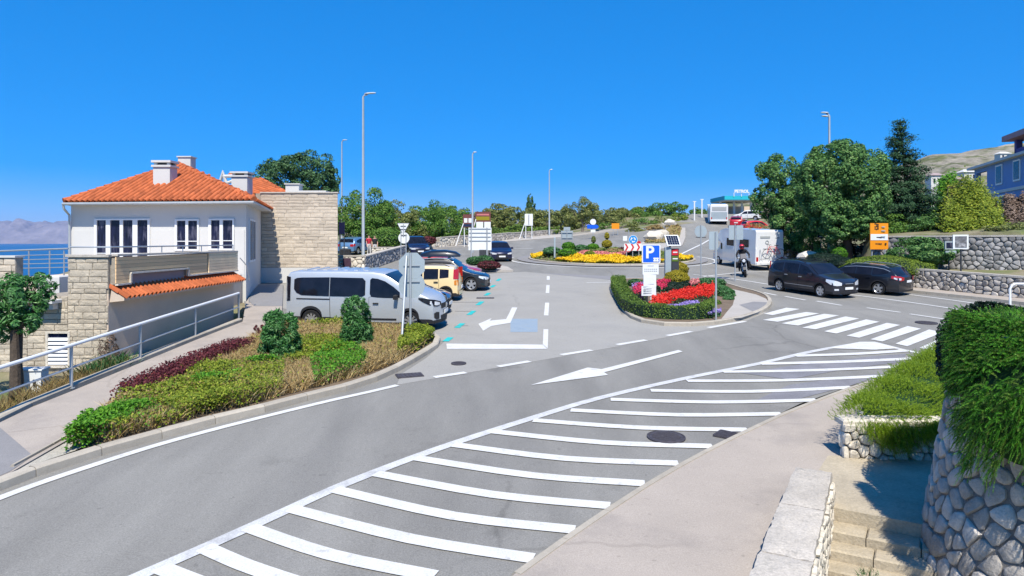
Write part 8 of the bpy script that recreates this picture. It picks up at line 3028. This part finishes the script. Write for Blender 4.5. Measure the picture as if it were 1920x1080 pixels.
def juniper():
    root = empty("juniper", (6.5, 12.0, 1.2), "yellow-green juniper spreading over the low planter", "shrub")
    n = 17000
    f = RNG.random(n) ** .85 * 1.09 - .09
    c0, c1 = np.array([6.35, 11.7]), np.array([12.7, 18.6])
    ctr = c0 + (c1 - c0) * f[:, None]
    wid = 1.0 + .2 * np.sin(np.pi * np.clip(f * 1.1 + .12, 0, 1))
    u = RNG.uniform(-1, 1, n)
    sd = _unit(np.array([[-(c1 - c0)[1], (c1 - c0)[0]]]))
    xy = ctr + sd * (u * wid * np.where(u > 0, .60, .72))[:, None] + RNG.normal(0, .08, (n, 2))
    h = .05 * xy[:, 1] + .40 + (.50 + .12 * np.sin(xy[:, 0] * 3) * np.sin(xy[:, 1] * 2.5)) * np.sqrt(np.clip(1 - u ** 2 * .9, 0, 1))
    xy[:, 1] = np.maximum(xy[:, 1], 11.22 + RNG.random(n) * .15)
    b = np.stack([xy[:, 0], xy[:, 1], h - RNG.random(n) * .12], 1)
    d = np.stack([sd[0, 0] * u * .8, sd[0, 1] * u * .8 - .35, np.full(n, .75)], 1) + RNG.normal(0, .3, (n, 3))
    V = [sprigs(b, d, .11, 36, .021, .0036, .15)]
    # trails over the near face
    n2 = 1500
    x = np.concatenate([RNG.normal(6.05, .22, n2 // 2), RNG.normal(6.75, .28, n2 - n2 // 2)])
    z = .05 * 11.2 + H0 + .12 - RNG.random(n2) ** 1.3 * .42 * np.exp(-((x - 6.2) / .55) ** 2) - RNG.random(n2) * .06
    b = np.stack([x, 11.15 - RNG.random(n2) * .16, z], 1)
    d = np.stack([RNG.normal(0, .3, n2), np.full(n2, -.5), np.full(n2, -.45)], 1) + RNG.normal(0, .2, (n2, 3))
    V.append(sprigs(b, d, .19, 44, .022, .0032, .3))
    np_mesh("foliage", np.concatenate(V), 3, "leaf_juniper", root)
    m = MB()
    k = 12
    vs_ = []
    c0 = c0 - np.array([.38, .42])
    for i in range(k):
        ff = i / (k - 1)
        c = c0 + (c1 - c0) * ff
        ww = (1.0 + .2 * math.sin(math.pi * min(1, ff * 1.1 + .12))) * .60
        for uu in np.linspace(-1, 1, 7):
            p = c + sd[0] * uu * ww
            p[1] = max(p[1], 11.32)
            vs_.append((p[0], p[1], .05 * p[1] + (.1 if abs(uu) > .99 or i in (0, k - 1) else .45 + .36 * math.sqrt(max(0, 1 - uu * uu * .9)))))
    m.add(vs_, [(i * 7 + j, (i + 1) * 7 + j, (i + 1) * 7 + j + 1, i * 7 + j + 1) for i in range(k - 1) for j in range(6)])
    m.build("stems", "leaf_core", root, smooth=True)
juniper()

# steps descending towards the camera beside the parapet
wdir, rdir = Vector((.515, .857, 0)), Vector((.857, -.515, 0))
O = Vector((4.12, 9.45, .05 * 9.45 + .02))
st = empty("steps", O, kind="structure")
m = MB()
lm_ = [O + rdir * -.02, O + rdir * 3.0, O + rdir * 3.0 + wdir * 2.6, O + wdir * 1.15 + rdir * .5, O + wdir * .4 - rdir * .02]
m.add([(5.15, 11.3, .632), (4.2, 9.9, .562), (4.12, 9.45, .538), (6.9, 7.8, .50), (8.4, 10.3, .58), (7.6, 11.2, .625)] + [(5.15, 11.3, -.6), (4.2, 9.9, -.6), (4.12, 9.45, -.6), (6.9, 7.8, -.6), (8.4, 10.3, -.6), (7.6, 11.2, -.6)],
      [(0, 1, 2, 3, 4, 5)] + [(i, 6 + i, 6 + (i + 1) % 6, (i + 1) % 6) for i in range(6)])
m.build("landing", "step_stone", st)
rng = random.Random(8)
for i in range(1, 14):
    back = O - wdir * (.30 * (i - 1)) + Vector((0, 0, -.125 * i))
    u = 0.0
    while u < 2.9:
        w_ = min(rng.uniform(.55, 1.0), 2.9 - u)
        m = MB()
        c = back - wdir * .16 + rdir * (u + w_ / 2) + Vector((0, 0, -.10 + rng.uniform(-.006, .006)))
        m.box(c, (w_ - .012, .38, .17), rz=math.atan2(rdir.y, rdir.x), ch=.018)
        m.build("step", "step_stone", st)
        u += w_
    m = MB()
    c = back - wdir * .0 + rdir * 1.45 + Vector((0, 0, -.5))
    m.box(c, (2.9, .3, .85), rz=math.atan2(rdir.y, rdir.x))
    m.build("riser_fill", "step_stone", st)

# low parapet wall between pavement and steps
pw_ = empty("parapet_wall", (3.2, 8.2, .4), "low rough-topped stone parapet between the pavement and the steps", "wall")
q = [Vector((3.96, 9.70, 0)), Vector((4.40, 9.52, 0)), Vector((2.42, 5.9, 0)), Vector((1.95, 6.15, 0))]
m = MB()
m.add([(p.x + (.04 if i in (0, 3) else -.03), p.y, -1.6) for i, p in enumerate(q)] + [(p.x + (.04 if i in (0, 3) else -.03), p.y, .05 * p.y + .40) for i, p in enumerate(q)], [(4, 5, 6, 7)[::-1], (0, 1, 5, 4), (1, 2, 6, 5), (2, 3, 7, 6), (3, 0, 4, 7)])
m.build("core", "mortar_pale", pw_)
ncap = 3
for i in range(ncap):
    f0, f1 = i / ncap, (i + 1) / ncap - .006
    a0, a1 = q[0].lerp(q[3], f0), q[0].lerp(q[3], f1)
    b0, b1 = q[1].lerp(q[2], f0), q[1].lerp(q[2], f1)
    vs_ = []
    nx_, ny_ = 7, 14
    bm_v = []
    rng = random.Random(i)
    for layer, dz in ((0, .40), (1, .485)):
        for j in range(ny_ + 1):
            for k in range(nx_ + 1):
                p = a0.lerp(a1, j / ny_).lerp(b0.lerp(b1, j / ny_), k / nx_)
                edge = k in (0, nx_) or j in (0, ny_)
                vs_.append((p.x + (rng.uniform(-.012, .012) if edge else 0), p.y + (rng.uniform(-.012, .012) if edge else 0), .05 * p.y + dz + (rng.uniform(-.008, .008) - (.015 if edge else 0) if layer else 0)))
    N1 = (nx_ + 1) * (ny_ + 1)
    fs = [(N1 + j * (nx_ + 1) + k, N1 + j * (nx_ + 1) + k + 1, N1 + (j + 1) * (nx_ + 1) + k + 1, N1 + (j + 1) * (nx_ + 1) + k)[::-1] for j in range(ny_) for k in range(nx_)]
    rim = [k for k in range(nx_ + 1)] + [j * (nx_ + 1) + nx_ for j in range(1, ny_ + 1)] + [ny_ * (nx_ + 1) + k for k in range(nx_ - 1, -1, -1)] + [j * (nx_ + 1) for j in range(ny_ - 1, 0, -1)]
    for k in range(len(rim)):
        a_, b_ = rim[k], rim[(k + 1) % len(rim)]
        fs.append((a_, b_, N1 + b_, N1 + a_))
    m = MB(); m.add(vs_, fs); m.build("cap_slab", "coping", pw_, smooth=True, angle=50)
fn, Ln = straight_fn((q[2].x + .0, q[2].y), (q[1].x, q[1].y), (.05 * q[2].y - 1.35, .05 * q[1].y - 1.35))
rubble(pw_, Ln, 1.74, .14, fn, "limestone", 401, gap=.012, depth=.035, aspect=1.2)
blades([Vector((4.0, 8.0, 0)), Vector((4.25, 8.5, 0)), Vector((4.45, 8.4, 0)), Vector((4.1, 7.8, 0))], 160, .10, .004, "leaf_shrub", "weeds", "little green weeds at the foot of the parapet by the steps", zoff=-.35)
# ================================================================ air
m = MB()
m.box((0, 9700, 330), (63000, 20400, 780))
hz = m.build("haze", "plaster_white", kind="stuff")
hm_ = bpy.data.materials.new("haze_air")
hm_.use_nodes = True
nt = hm_.node_tree
nt.nodes.clear()
ho = nt.nodes.new("ShaderNodeOutputMaterial")
hv = nt.nodes.new("ShaderNodeVolumePrincipled")
hv.inputs["Color"].default_value = (0.40, 0.58, 1.0, 1)
hv.inputs["Density"].default_value = 4.2e-5
nt.links.new(hv.outputs[0], ho.inputs["Volume"])
hz.data.materials.clear()
hz.data.materials.append(hm_)
